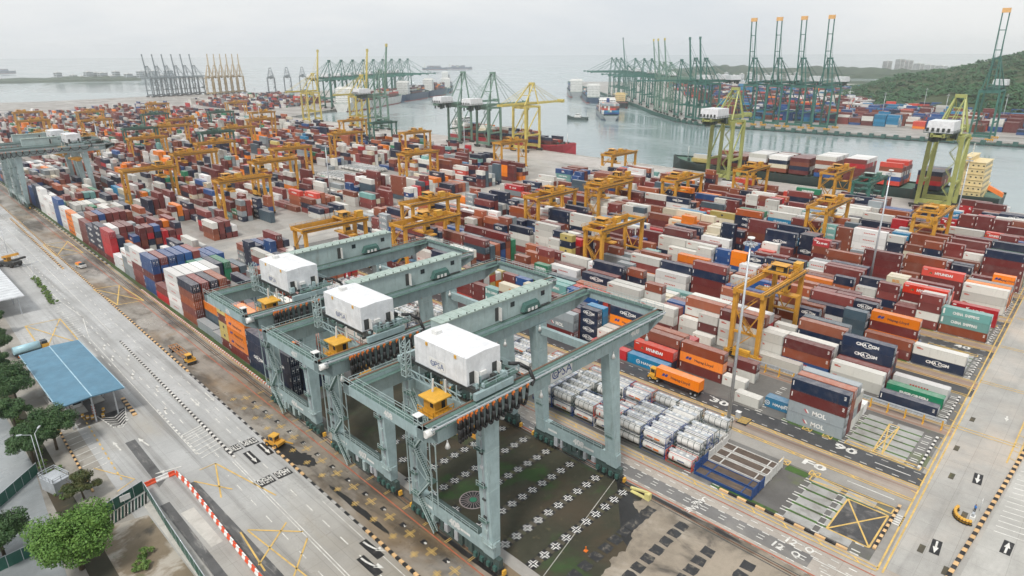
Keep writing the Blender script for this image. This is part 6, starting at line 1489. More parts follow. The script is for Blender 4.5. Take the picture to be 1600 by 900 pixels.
# ---------------------------------------------------------------- vehicles
def wheels(b, xs, ys, r=.52, w=.5, m=0, mh=1):
    for y in ys:
        for x in xs: s = sgn(x); b.cyl((x - w / 2, y, r), (x + w / 2, y, r), r, n=12, m=m); b.cyl((x - w / 2 - .02, y, r), (x + w / 2 + .02, y, r), r * .5, n=10, m=mh)
def terminal_truck(x, y, rz, label, cab='yellow2', bed='mark_black', loaded=None, clab=''):
    t = empty('terminal_truck', (x, y, .03), rz); tag(t, label, 'truck', 'terminal trucks in the yard')
    b = MB(); b.box(-1.15, -7.6, .7, 1.15, -4.6, 1.1); b.box(-1.2, -7.4, 1.1, .2, -5.9, 3.0); b.box(-1.25, -7.5, 3.0, .25, -5.8, 3.08, 1); b.box(.3, -7.3, 1.1, 1.15, -5.6, 1.7)
    b.box(-1.1, -7.43, 1.9, .1, -7.4, 2.8, 2); b.box(-1.23, -7.2, 1.9, -1.2, -6.1, 2.8, 2); b.box(.2, -7.2, 1.9, .23, -6.1, 2.8, 2); b.box(-1.2, -7.75, .5, 1.2, -7.55, 1.0, 3); b.cyl((1.0, -5.4, 1.7), (1.0, -5.4, 3.2), .1, n=6, m=3)
    b.build('cab', [M[cab], M[cab], M['glass'], M['dark']], t)
    b = MB(); 
    for s in (-.45, .35): b.box(s, -4.8, 1.15, s + .12, 7.0, 1.5)
    for y0 in (-4.8, -2, 1, 4, 6.8): b.box(-1.2, y0, 1.3, 1.2, y0 + .22, 1.52)
    for s in (-1.2, 1.08): b.box(s, -4.8, 1.3, s + .12, 7.0, 1.55)
    b.build('trailer', M[bed], t)
    for (ys, xs) in (((-6.8,), (-.95, .95)), ((-4.6, 5.0, 6.2), (-.85, .85))):
        for yy in ys:
            for xx in xs: b = MB(); wheels(b, (xx,), (yy,), .52, .5 if yy == -6.8 else .7); b.build('wheel', [M['tyre'], M['steel']], t)
    if loaded:
        me, dm = container_mesh(loaded, 12.19, HC); o = bpy.data.objects.new('shipping_container', me); C.objects.link(o)
        v = Vector((0, 1.1, 1.6)); v.rotate(Matrix.Rotation(rz, 3, 'Z')); o.location = Vector((x, y, 0)) + v; o.rotation_euler = (0, 0, rz)
        tag(o, clab, 'container', 'shipping containers on trucks')
    return t
def build_vehicles():
    M['bed_rust'] = paint('rusty_orange_bed', (.42, .20, .08), .55, .5, (.12, .07, .04), .8)
    # driving towards +y the cab end of this model is at -y, so it is turned round
    terminal_truck(133.5, 71.8, math.pi, 'yellow truck with black trailer in the dark lane under the orange box', loaded=None)
    me, dm = container_mesh('hap', 12.19, HC); o = bpy.data.objects.new('shipping_container', me); C.objects.link(o); o.location = (133.5, 70.8, 1.63); tag(o, 'orange dark-lettered container on a truck in the dark lane', 'container', 'shipping containers on trucks')
    terminal_truck(53.4, 182.0, 0, 'empty yellow trailer truck parked beside the striped kerb', bed='bed_rust')
    for x, y, d, a, c in ((342.0, 33.0, 'hap', 'truck carrying an orange box near the cross road at right', 'orange dark-lettered container on a truck near rightmost lamp mast'), (296.5, 44.0, 'hyu', 'truck carrying a red box between two blocks at right', 'red white-lettered container on a truck between two blocks'), (210.5, 118.0, 'mar', 'truck with maroon box in the lane before white stacks', 'maroon container on a truck in the lane before white stacks'), (181.5, 196.0, 'whi', 'truck with white box in a mid yard lane', 'off-white container on a truck in a mid yard lane')):
        terminal_truck(x, y, 0, a, loaded=d, clab=c)
    t = empty('yard_tractor', (50.6, 121.2, .05), .3); tag(t, 'small yellow tractor by the black stain on the strip', 'tractor')
    b = MB(); b.box(-1.1, -1.9, .6, 1.1, 1.9, 1.2); b.box(-.9, -.6, 1.2, .7, .9, 2.5); b.box(-1.0, -.8, 2.5, .8, 1.0, 2.62, 1); b.box(-.92, -.3, 1.6, -.9, .7, 2.4, 2); b.box(-.6, -.63, 1.6, .5, -.6, 2.4, 2); b.box(-.8, 1.0, 1.2, .8, 1.8, 1.7, 3); b.beam((.9, -1.9, .9), (1.5, -3.6, .5), .2, .2, 1); b.build('body', [M['yellow'], M['yellow2'], M['glass'], M['dark']], t)
    for xx in (-1.05, 1.05):
        for yy in (-1.2, 1.3): b = MB(); wheels(b, (xx,), (yy,), .55, .4); b.build('wheel', [M['tyre'], M['yellow']], t)
    t = empty('utility_truck', (56.6, 297, .03), .15); tag(t, 'white and yellow utility truck parked on the strip', 'truck')
    b = MB(); b.box(-1, -2.8, .5, 1, 2.8, 1.0); b.box(-1, -2.8, 1.0, 1, -1.0, 1.5); b.hexa([(-.95, -2.2, 1.5), (.95, -2.2, 1.5), (.95, -.7, 1.5), (-.95, -.7, 1.5), (-.85, -1.8, 2.2), (.85, -1.8, 2.2), (.85, -.8, 2.2), (-.85, -.8, 2.2)], 1); b.box(-1, -.5, 1.0, 1, 2.8, 1.5, 2); b.box(-.8, -.3, 1.5, .8, 2.5, 1.9, 3); b.build('body', [M['white'], M['glass'], M['yellow2'], M['orangep']], t)
    for xx in (-.9, .9):
        for yy in (-1.8, 1.7): b = MB(); wheels(b, (xx,), (yy,), .42, .3); b.build('wheel', [M['tyre'], M['steel']], t)
    t = empty('reach_stacker', (37.4, 320, .05), .5); tag(t, 'dark mobile lifting machine with yellow boom beside the road', 'lifting machine')
    b = MB(); b.box(-2, -4, 1, 2, 4, 2.2, 1); b.beam((0, 3.4, 3.4), (0, -5.4, 5.6), .9, 1.0, 0); b.box(-1, 0, 2.2, .8, 1.8, 3.9, 0); b.box(-1.02, .3, 2.9, -.98, 1.6, 3.7, 2); b.box(-2.6, -5.8, 3.2, 2.6, -4.8, 3.9, 1); b.build('body', [M['yellow'], M['dark'], M['glass']], t)
    for xx in (-1.8, 1.8):
        for yy in (-2.6, 2.8): b = MB(); wheels(b, (xx,), (yy,), .9, .8); b.build('wheel', [M['tyre'], M['dark']], t)
    t = empty('tank_trailer', (23.4, 215.4, .05), rad(-85)); tag(t, 'pale blue tank trailer behind the blue canopy', 'tanker')
    b = MB(); pb = paint('pale_blue_paint', (.38, .60, .68), .4, .2); b.cyl((0, -3.2, 2.1), (0, 3.2, 2.1), 1.15, n=16); b.box(-1.1, -3.3, .8, 1.1, 3.3, 1.0, 1); b.build('tank', [pb, M['dark']], t)
    b = MB(); b.box(-1.1, 3.5, .6, 1.1, 5.2, 2.2); b.box(-1.0, 3.6, 2.2, 1.0, 5.0, 3.0, 1); b.build('cab', [M['yellow2'], M['glass']], t)
    for xx in (-.95, .95):
        for yy in (-2.4, -1.2, 4.4): b = MB(); wheels(b, (xx,), (yy,), .5, .4); b.build('wheel', [M['tyre'], M['orangep']], t)

# ---------------------------------------------------------------- masts, gate, fences and small things
def lamp_mast(x, y, h, lab):
    t = empty('lamp_mast', (x, y, 0)); tag(t, lab, 'lamp mast', 'tall lamp masts of the yard')
    b = MB(); b.cyl((0, 0, 0), (0, 0, h), .42, .17, 12); b.cyl((0, 0, 0), (0, 0, .35), 1.3, n=12, m=1); b.build('pole', [M['steel'], M['concrete_light']], t)
    b = MB(); b.cyl((0, 0, h), (0, 0, h + .3), .75, n=14); b.cyl((0, 0, h - 1.2), (0, 0, h - 1.1), .8, n=14, m=1)
    for i in range(10):
        a = i * math.pi / 5; c, s = math.cos(a), math.sin(a); b.beam((c * .4, s * .4, h - 1.1), (c * 1.25, s * 1.25, h - 1.1), .08, .08, 1); b.box(c * 1.25 - .2, s * 1.25 - .2, h - 1.35, c * 1.25 + .2, s * 1.25 + .2, h - .95, 1)
    b.build('lamp_head', [M['white'], M['steel']], t)
def build_masts():
    for x, y, h, l in ((128.5, 54.8, 43.5, 'tall grey lamp mast nearest, with striped base by the dark lane'), (240.7, 58.5, 43.2, 'tall grey lamp mast, second along the right-hand blocks'), (347.1, 54.4, 36., 'tall grey lamp mast farthest right, before the cream ship house'), (187, 324, 34.5, 'grey lamp mast standing at the corner of the crimson stack, mid left'), (325, 364, 36, 'grey lamp mast in front of the pale green quay cranes'), (136, 558, 36, 'slim far lamp mast at left above green gantries'), (420, 900, 38, 'slim far lamp mast near the raised yellow booms'), (300, 640, 36, 'slim far lamp mast in hazy mid yard')): lamp_mast(x, y, h, l)
    for i, (x, y) in enumerate(((860, 230), (872, 170), (900, 120), (880, 60), (960, 300), (1000, 220))):
        lamp_mast(x, y, 36, '%s lamp mast across the water, behind the tall green cranes' % ordn(i))
    # base kiosk, hatched guard and post by the nearest mast
    b = MB(); b.box(130.2, 53.0, .03, 131.0, 54.0, 1.6); b.box(130.1, 52.9, 1.6, 131.1, 54.1, 1.7, 1); tag(b.build('electrical_kiosk', [M['steel'], M['white']]), 'grey kiosk beside the nearest lamp mast foot', 'kiosk')
    b = MB()
    for i in range(6): b.poly([(129.2 + i * .5, 50.8, .1), (129.5 + i * .5, 50.8, .1), (130.1 + i * .5 - .9, 53.0, .1), (129.8 + i * .5 - .9, 53.0, .1)], 0)
    b.box(128.4, 50.6, .03, 132.0, 53.1, .09, 1); tag(b.build('striped_guard', [M['mark_yellow'], M['mark_black']]), 'yellow and black striped plate at the nearest lamp mast', 'striped plate')
    b = MB(); b.box(126.2, 55.2, .03, 126.7, 55.7, 2.1); b.box(125.9, 54.9, .03, 127.0, 56.0, .3); b.box(126.1, 55.1, 1.5, 126.8, 55.8, 1.8); tag(b.build('guard_post', M['yellow2']), 'yellow guard post beside the nearest lamp mast', 'guard post')
    b = MB(); b.beam((91.4, 56.6, .4), (91.0, 52.6, 1.5), .5, .35); b.box(90.5, 52.0, .05, 91.5, 53.0, 1.4); b.beam((90.9, 56.2, .1), (90.9, 52.8, .1), .7, .2); tag(b.build('rail_stop', paint('pale_yellow_paint', (.66, .6, .25), .5, .3)), 'pale yellow sloping rail stop at the end of the gantry rail', 'rail stop')
    for nm, x in (('kerbside', 58.2), ('laneside', 91.9)):
        b = MB(); b.beam((LX(x, -60), -60, .09), (LX(x, 700), 700, .09), .12, .14)
        for s in (-.55, .55): b.beam((LX(x + s, -60), -60, .035), (LX(x + s, 700), 700, .035), .2, .03, 1)
        tag(b.build('rail', [M['rail'], M['dark']]), kind='structure')
    b = MB()
    for i in range(12): b.box(58.9, 55.6 - i * .8, .02, 59.2, 56.3 - i * .8, .35, i % 2)
    tag(b.build('striped_beam', [M['white'], M['redp']]), 'red and white striped beam at the end of the near gantry', 'striped beam')
    # bus-bar guards on yellow posts
    b = MB()
    for z in (1.7, 2.3): b.beam((157.6, 17.5, z), (157.6, 64, z), .18, .4, 0)
    b.box(157.5, 17.5, 1.5, 157.7, 64, 1.55, 0)
    for i in range(13): b.box(157.3, 18 + i * 3.7, .02, 157.6, 18.3 + i * 3.7, 2.2, 1); b.box(156.8, 18 + i * 3.7, .02, 158.2, 18.3 + i * 3.7, .12, 1)
    tag(b.build('busbar_rail', [M['steel'], M['yellow2']]), 'long grey bus-bar guard on yellow posts in front of green box', 'bus-bar guard')
    # cable pit cover
    t = empty('cable_pit', (67.8, 76.4, .07)); tag(t, 'round spoked cover on the grass beneath the nearest green gantry', 'pit cover')
    b = MB()
    for i in range(28):
        a, c = i * math.pi / 14, (i + 1) * math.pi / 14
        b.poly([(2.7 * math.cos(a), 2.7 * math.sin(a), .05), (2.7 * math.cos(c), 2.7 * math.sin(c), .05), (2.45 * math.cos(c), 2.45 * math.sin(c), .05), (2.45 * math.cos(a), 2.45 * math.sin(a), .05)][::1])
    for i in range(22): a = i * math.pi / 11; b.beam((.8 * math.cos(a), .8 * math.sin(a), .04), (2.5 * math.cos(a), 2.5 * math.sin(a), .04), .08, .06)
    b.build('spokes', paint('pink_grey_steel', (.36, .30, .29), .6, .3), t); b = MB(); b.cyl((0, 0, 0), (0, 0, .12), .7, n=14); b.build('hub', paint('green_hub', (.03, .2, .11), .5, .3), t); b = MB(); b.cyl((0, 0, 0), (0, 0, .02), 2.5, n=24); b.build('pit_floor', M['mark_black'], t)
    b = MB(); b.beam((72, 52.6, .05), (72, 52.6, 1.0), .14, .14); b.beam((72, 52.6, 1.0), (72.6, 53.2, .1), .1, .1); b.box(71.7, 52.3, .05, 72.3, 52.9, .2); tag(b.build('marker_post', M['orangep']), 'small orange marker post on the grass edge', 'marker post')
    # person with the yellow bollards at the cross-road kerb
    def bollards():
        for i in range(11):
            a = rad(205 - i * 14); x, y = 127.0 + 2.4 * math.cos(a), 7.6 + 1.9 * math.sin(a)
            b = MB(); b.cyl((0, 0, 0), (0, 0, .16), .42, n=10, m=1); b.cyl((0, 0, .16), (0, 0, 1.0), .28, .24, 10); b.cyl((0, 0, .45), (0, 0, .62), .29, n=10, m=1)
            tag(b.build('bollard', [M['yellow2'], M['black']], None, (x, y, .06)), '%s yellow bollard of the curved row at the cross road kerb' % ordn(i), 'bollard', 'yellow bollards in a curve')
    bollards()
    b = MB(); b.box(126.2, 6.4, .06, 127.4, 7.2, .9); b.box(126.4, 6.6, .9, 127.2, 7.0, 1.5, 1); tag(b.build('sign_box', [M['white'], M['steel']]), 'white box beside the curved row of bollards', 'box')
    b = MB(); b.cyl((130.6, 6.3, .06), (130.6, 6.3, 2.2), .05, n=6, m=1); b.box(130.1, 6.2, 1.7, 131.1, 6.28, 2.5); tag(b.build('sign', [M['white'], M['steel']]), 'small pale sign by the person in blue', 'sign')
    person(129.4, 6.9)

def person(x, y):
    """standing figure: one skinned body, clothing by region"""
    me = bpy.data.meshes.new('person'); J = [(0, 0, .95, .15), (0, 0, 1.2, .15), (0, 0, 1.42, .17), (0, 0, 1.53, .07), (0, -.01, 1.66, .105), (0, -.01, 1.75, .085),
         (-.19, 0, 1.42, .075), (-.25, .02, 1.15, .05), (-.24, -.10, .92, .042), (-.23, -.14, .84, .04), (.19, 0, 1.42, .075), (.26, .0, 1.15, .05), (.27, -.05, .9, .042), (.27, -.07, .82, .04),
         (-.1, 0, .88, .10), (-.11, -.02, .5, .07), (-.11, .02, .1, .05), (-.11, -.12, .04, .045), (.1, 0, .88, .10), (.11, .02, .5, .07), (.12, .06, .1, .05), (.12, -.08, .04, .045)]
    E = [(0, 1), (1, 2), (2, 3), (3, 4), (4, 5), (2, 6), (6, 7), (7, 8), (8, 9), (2, 10), (10, 11), (11, 12), (12, 13), (0, 14), (14, 15), (15, 16), (16, 17), (0, 18), (18, 19), (19, 20), (20, 21)]
    me.from_pydata([j[:3] for j in J], E, []); o = bpy.data.objects.new('person', me); C.objects.link(o)
    o.modifiers.new('skin', 'SKIN'); sv = me.skin_vertices[0].data
    for i, j in enumerate(J): sv[i].radius = (j[3], j[3])
    sv[0].use_root = True
    s = o.modifiers.new('sub', 'SUBSURF'); s.levels = 1; s.render_levels = 1
    dg = bpy.context.evaluated_depsgraph_get(); dg.update(); m2 = bpy.data.meshes.new_from_object(o.evaluated_get(dg)); bpy.data.objects.remove(o)
    o = bpy.data.objects.new('person', m2); C.objects.link(o); m2.materials.clear()
    for k in ('cloth_blue', 'trousers', 'skin', 'hair', 'black'): m2.materials.append(M[k])
    for p in m2.polygons:
        c = p.center; z = c.z
        p.material_index = 4 if z < .1 else 1 if z < .95 and abs(c.x) < .22 else (3 if z > 1.70 or (z > 1.6 and c.y > .02) else 2) if z > 1.5 else (2 if abs(c.x) > .2 and z < 1.12 else 0); p.use_smooth = True
    o.location = (x, y, .08); o.rotation_euler = (0, 0, .8); tag(o, 'person in blue shirt standing by the yellow bollards', 'person')

def build_gate():
    # blue toll canopy
    t = empty('toll_canopy', (26.3, 178.5, .05)); tag(t, 'large flat blue roof over the toll lanes', 'canopy')
    b = MB(); zx = lambda x: 7.3 - abs(x) * .06
    for (xa, xb) in ((-6.6, 0), (0, 6.6)):
        b.hexa([(xa, -19.5, zx(xa) - .25), (xb, -19.5, zx(xb) - .25), (xb, 19.5, zx(xb) - .25), (xa, 19.5, zx(xa) - .25), (xa, -19.5, zx(xa)), (xb, -19.5, zx(xb)), (xb, 19.5, zx(xb)), (xa, 19.5, zx(xa))])
    b.box(-.12, -19.5, 7.3, .12, 19.5, 7.36, 1); b.box(-6.75, -19.6, 6.6, -6.6, 19.6, 6.98, 1); b.box(6.6, -19.6, 6.6, 6.75, 19.6, 6.98, 1)
    for i in range(13): b.box(-6.5, -19 + i * 3.1, 7.0 - .07, 6.5, -18.95 + i * 3.1, 7.0 - .05, 0)
    b.build('roof', [M['canopy_blue'], paint('roof_trim', (.34, .5, .6), .5, .2)], t)
    for x in (-4.6, 0, 4.6):
        for y in (-18, -6, 6, 18): b = MB(); b.box(x - .15, y - .15, 0, x + .15, y + .15, 6.9); b.build('column', M['steel'], t)
    b = MB(); 
    for y in (-18, -6, 6, 18): b.box(-6.3, y - .12, 6.45, 6.3, y + .12, 6.75)
    b.build('beam', M['steel'], t)
    for i, (x, y) in enumerate(((25.0, 172), (29.4, 175), (21.6, 178))):
        tt = empty('toll_booth', (x, y, .05)); tag(tt, ('toll booth under the blue roof, in the middle island', 'toll booth under the blue roof on the road side', 'toll booth under the blue roof on the tree side')[i], 'toll booth', 'toll booths')
        b = MB(); b.box(-.9, -1.3, 0, .9, 1.3, 1.0); b.box(-.85, -1.25, 1.0, .85, 1.25, 2.2, 1); b.box(-1.0, -1.5, 2.2, 1.0, 1.5, 2.4); b.build('body', [M['white'], M['glass']], tt)
        b = MB(); b.box(-1.2, -5, .0, 1.2, 5, .22); b.build('island', M['concrete_light'], tt)
    b = MB()
    for i in range(8): b.box(26.6, 164.2, .05 + i * .35, 27.2, 164.8, .4 + i * .35, i % 2)
    tag(b.build('striped_post', [M['redp'], M['white']]), 'red and white striped post at the toll island nose', 'post')
    for i, (x, y) in enumerate(((25.2, 163.2), (26.0, 162.4), (28.0, 161.6), (28.8, 164.4), (24.6, 164.8))):
        b = MB(); b.cyl((0, 0, 0), (0, 0, 1.0), .35, .3, 10); b.cyl((0, 0, .4), (0, 0, .6), .36, n=10, m=1); tag(b.build('drum', [M['yellow2'], M['whitep']], None, (x, y, .05)), '%s yellow drum around the toll island nose' % ordn(i), 'drum', 'yellow drums at the toll island')
    # grey canopy further up the road
    t = empty('grey_canopy', (25, 287, .05)); tag(t, 'pale grey ribbed roof at the left edge', 'canopy')
    b = MB(); b.box(-9, -34, 6.0, 5.8, 34, 6.3)
    for i in range(22): b.box(-9, -33.5 + i * 3.1, 6.3, 5.8, -33.3 + i * 3.1, 6.42)
    b.build('roof', M['canopy_grey'], t)
    for y in (-33, -20, -7, 6, 19, 32):
        for x in (-6, 4): b = MB(); b.box(x - .15, y - .15, 0, x + .15, y + .15, 6); b.build('column', M['steel'], t)
    # lamp posts on the left
    for x, y, h, a, l in ((38.8, 282, 9, .1, 'thin street lamp beside the hedge'), (40.3, 344, 10, .1, 'thin street lamp far up the main road'), (13.0, 142.4, 11, 1.0, 'white street lamp behind the grey cabin'), (12.2, 140.2, 12, 2.6, 'taller white street lamp behind the grey cabin'), (28.6, 206, 9, .1, 'thin street lamp behind the blue roof')):
        t = empty('street_lamp', (x, y, 0), a); tag(t, l, 'street lamp', 'street lamps on the left')
        b = MB(); b.cyl((0, 0, 0), (0, 0, h), .09, .06, 8); b.beam((0, 0, h), (1.8, 0, h + .3), .07, .07); b.build('pole', M['steel'], t); b = MB(); b.box(1.5, -.16, h + .2, 2.4, .16, h + .36); b.build('lamp', M['steel'], t)
    # grey site cabin with a railed roof
    t = empty('site_cabin', (13.6, 138.2, .05), .3); tag(t, 'grey cabin with a white railed top beside the round bush', 'cabin')
    b = MB(); b.box(-1.5, -2.4, 0, 1.5, 2.4, 2.6); b.box(-1.55, -2.45, 2.6, 1.55, 2.45, 2.75, 1); b.box(-.3, -2.43, .8, .9, -2.4, 1.5, 2); railing(b, [(-1.5, -2.4, 2.75), (1.5, -2.4, 2.75), (1.5, 2.4, 2.75), (-1.5, 2.4, 2.75), (-1.5, -2.4, 2.75)], 1.0, .05, 1, 1.2); b.build('body', [M['steel'], M['steel'], M['orangep']], t)
    # hoardings
    def hoard(pts, h, lab):
        t = empty('hoarding', (pts[0][0], pts[0][1], .03)); tag(t, lab, 'hoarding', 'green hoardings'); b = MB(); c = MB(); ox, oy = pts[0]
        for (x0, y0), (x1, y1) in zip(pts[:-1], pts[1:]):
            b.beam((x0 - ox, y0 - oy, h / 2), (x1 - ox, y1 - oy, h / 2), .08, h); L = math.hypot(x1 - x0, y1 - y0); n = int(L / 2.4) + 1
            for i in range(n + 1): p = ((x0 - ox) + (x1 - x0) * i / n, (y0 - oy) + (y1 - y0) * i / n); c.beam((p[0], p[1], 0), (p[0], p[1], h + .1), .09, .14)
            c.beam((x0 - ox, y0 - oy, h), (x1 - ox, y1 - oy, h), .12, .1)
        b.build('panel', M['fence_green'], t); c.build('frame', M['steel'], t); return t
    hoard([(1.6, 136.6), (12.2, 147.0)], 2.4, 'green hoarding running up to the grey cabin'); hoard([(0.5, 119.6), (9, 120.2), (17.5, 122.2), (25.2, 125)], 2.4, 'green hoarding running behind the big tree to the barrier corner'); hoard([(25.2, 124.4), (24.4, 110), (23.2, 78)], 2.4, 'green hoarding along the pale concrete strip')
    b = MB(); 
    for i in range(14): x = 16 + i * .62; y = 118.2 + i * .18; b.beam((x, y, .1), (x + .5, y + .4, 2.2), .06, .5, i % 2)
    tag(b.build('stacked_panels', [M['fence_green'], M['dark']]), 'row of dark green panels leaning behind the hoarding', 'panels')
    b = MB(); b.box(20.6, 123.0, 1.0, 22.4, 123.1, 2.2); tag(b.build('sign_board', M['white']), 'white sign board on the green hoarding', 'sign board')
    # water-filled barriers
    k = 0
    b1 = None
    def seg(x, y, a, red, lab):
        nonlocal b1
        key = 'r' if red else 'w'
        if b1 is None: b1 = {}
        if key not in b1:
            b = MB(); P = [(-.28, 0), (.28, 0), (.28, .22), (.12, .45), (.1, .95), (-.1, .95), (-.12, .45), (-.28, .22)]
            n = len(P); f = [[(xx, yy, z) for xx, z in P] for yy in (-.62, .62)]
            for i in range(n): j = (i + 1) % n; b.poly([f[0][i], f[0][j], f[1][j], f[1][i]])
            b.poly(f[0]); b.poly(f[1][::-1]); b.box(-.06, -.3, .95, .06, .3, 1.0)
            o = b.build('barrier', M['hatred' if red else 'whitep']); b1[key] = o.data
        else: o = bpy.data.objects.new('barrier', b1[key]); C.objects.link(o)
        o.location = (x, y, .05); o.rotation_euler = (0, 0, a); tag(o, lab, 'barrier', 'red and white plastic barriers')
    P = [(31.6, 124.8), (31.9, 121), (31.6, 112), (31.0, 100), (30.6, 88), (30.2, 70)]
    y = 125.2; i = 0
    while y > 70:
        for (xa, ya), (xb, yb) in zip(P[:-1], P[1:]):
            if yb <= y <= ya: x = xa + (xb - xa) * (ya - y) / (ya - yb); break
        else: x = P[0][0]
        red = (i % 2 == 0); seg(x, y, 0, red, '%s barrier, %s from the corner along the road side' % ('red' if red else 'white', ordn(i))); y -= 1.28; i += 1
    pts = [(30.8, 126.2, 1), (29.6, 126.3, 0), (28.4, 126.3, 0), (27.2, 126.3, 1), (26.0, 126.2, 1), (24.9, 126.0, 1), (23.8, 125.7, 1), (22.8, 125.2, 0), (21.8, 124.8, 0)]
    for i, (x, y, red) in enumerate(pts): seg(x, y, rad(90 - 8 * (i > 4)), red, '%s barrier, %s from the corner towards the bush' % ('red' if red else 'white', ordn(i)))
    # white steel boxes with chevrons in the gap of the row
    for i, z in enumerate((.06, 2.75)):
        t = empty('white_gate_box', (LX(63.1, 282), 282.8, z)); tag(t, ('lower white box with red hatching in the row gap', 'upper white box framed in yellow and black chevrons')[i], 'white box', 'white boxes in the row gap')
        b = MB(); b.box(-1.22, -6, 0, 1.22, 6, 2.6); b.box(-1.24, -6.03, .1, -1.0, -6.0, 2.5, 1); b.box(1.0, -6.03, .1, 1.24, -6.0, 2.5, 1); b.build('body', [M['white_panel'], M['mark_yellow'] if i else M['redp']], t)
        b = MB()
        for k in range(8): b.box(-1.2 + k * .3, -6.06, 2.2, -1.05 + k * .3, -6.0, 2.62, k % 2)
        for s in (-1, 1):
            for k in range(5): b.box(s * 1.23, -5.8 + k * .5, 2.3, s * 1.0, -5.5 + k * .5, 2.66, k % 2)
        b.build('chevron_strip', [M['mark_yellow'], M['mark_black']], t)

# ---------------------------------------------------------------- trees
def leaves(b, c, rx, ry, rz, n, size, rng, m=0, clumps=26):
    cl = []
    for i in range(clumps):
        while True:
            p = Vector((rng.uniform(-1, 1), rng.uniform(-1, 1), rng.uniform(-.75, 1)))
            if .35 < p.length < 1: break
        p = p * (1 / max(p.length, .5)) * rng.uniform(.5, .86) if rng.random() < .75 else p * .6
        cl.append((Vector((p.x * rx, p.y * ry, p.z * rz)), rng.uniform(.22, .42)))
    for i in range(n):
        o, r = rng.choice(cl); d = Vector((rng.gauss(0, 1), rng.gauss(0, 1), rng.gauss(0, .8)))
        d = d.normalized() * (rng.random() ** .4) * r * (rx + ry) / 2
        p = Vector(c) + o + Vector((d.x, d.y, d.z * .75)); s = size * rng.uniform(.6, 1.3)
        nrm = (d.normalized() * .8 + Vector((rng.gauss(0, .5), rng.gauss(0, .5), rng.gauss(.5, .5)))).normalized(); a = nrm.orthogonal().normalized(); a.rotate(Matrix.Rotation(rng.uniform(0, 6.28), 3, nrm)); e = nrm.cross(a)
        b.poly([p - a * s, p - e * s * .55, p + a * s, p + e * s * .55], m)
def tree(name, x, y, h, rx, ry, rz, lab, mat, n, seed, size=.34, trunk=.3, group='trees on the left'):
    rng = random.Random(seed); t = empty(name, (x, y, 0)); tag(t, lab, 'tree', group)
    b = MB(); zc = h - rz * .8; top = Vector((rng.uniform(-.4, .4), rng.uniform(-.4, .4), zc - rz * .35)); b.cyl((0, 0, 0), top, trunk, trunk * .6, 8)
    for i in range(9):
        a = i * 2.4 + rng.random(); e = Vector((math.cos(a) * rx * .62, math.sin(a) * ry * .62, zc + rng.uniform(-.2, .5) * rz)); mid = top * .55 + e * .45 + Vector((0, 0, -.4)); b.cyl(top * rng.uniform(.75, 1), mid, trunk * .42, trunk * .26, 6); b.cyl(mid, e, trunk * .26, trunk * .08, 5)
    b.build('trunk', M['trunk'], t)
    b = MB(); leaves(b, (0, 0, zc), rx, ry, rz, n, size, rng, clumps=max(16, int(n / 620))); b.build('crown', M[mat], t)
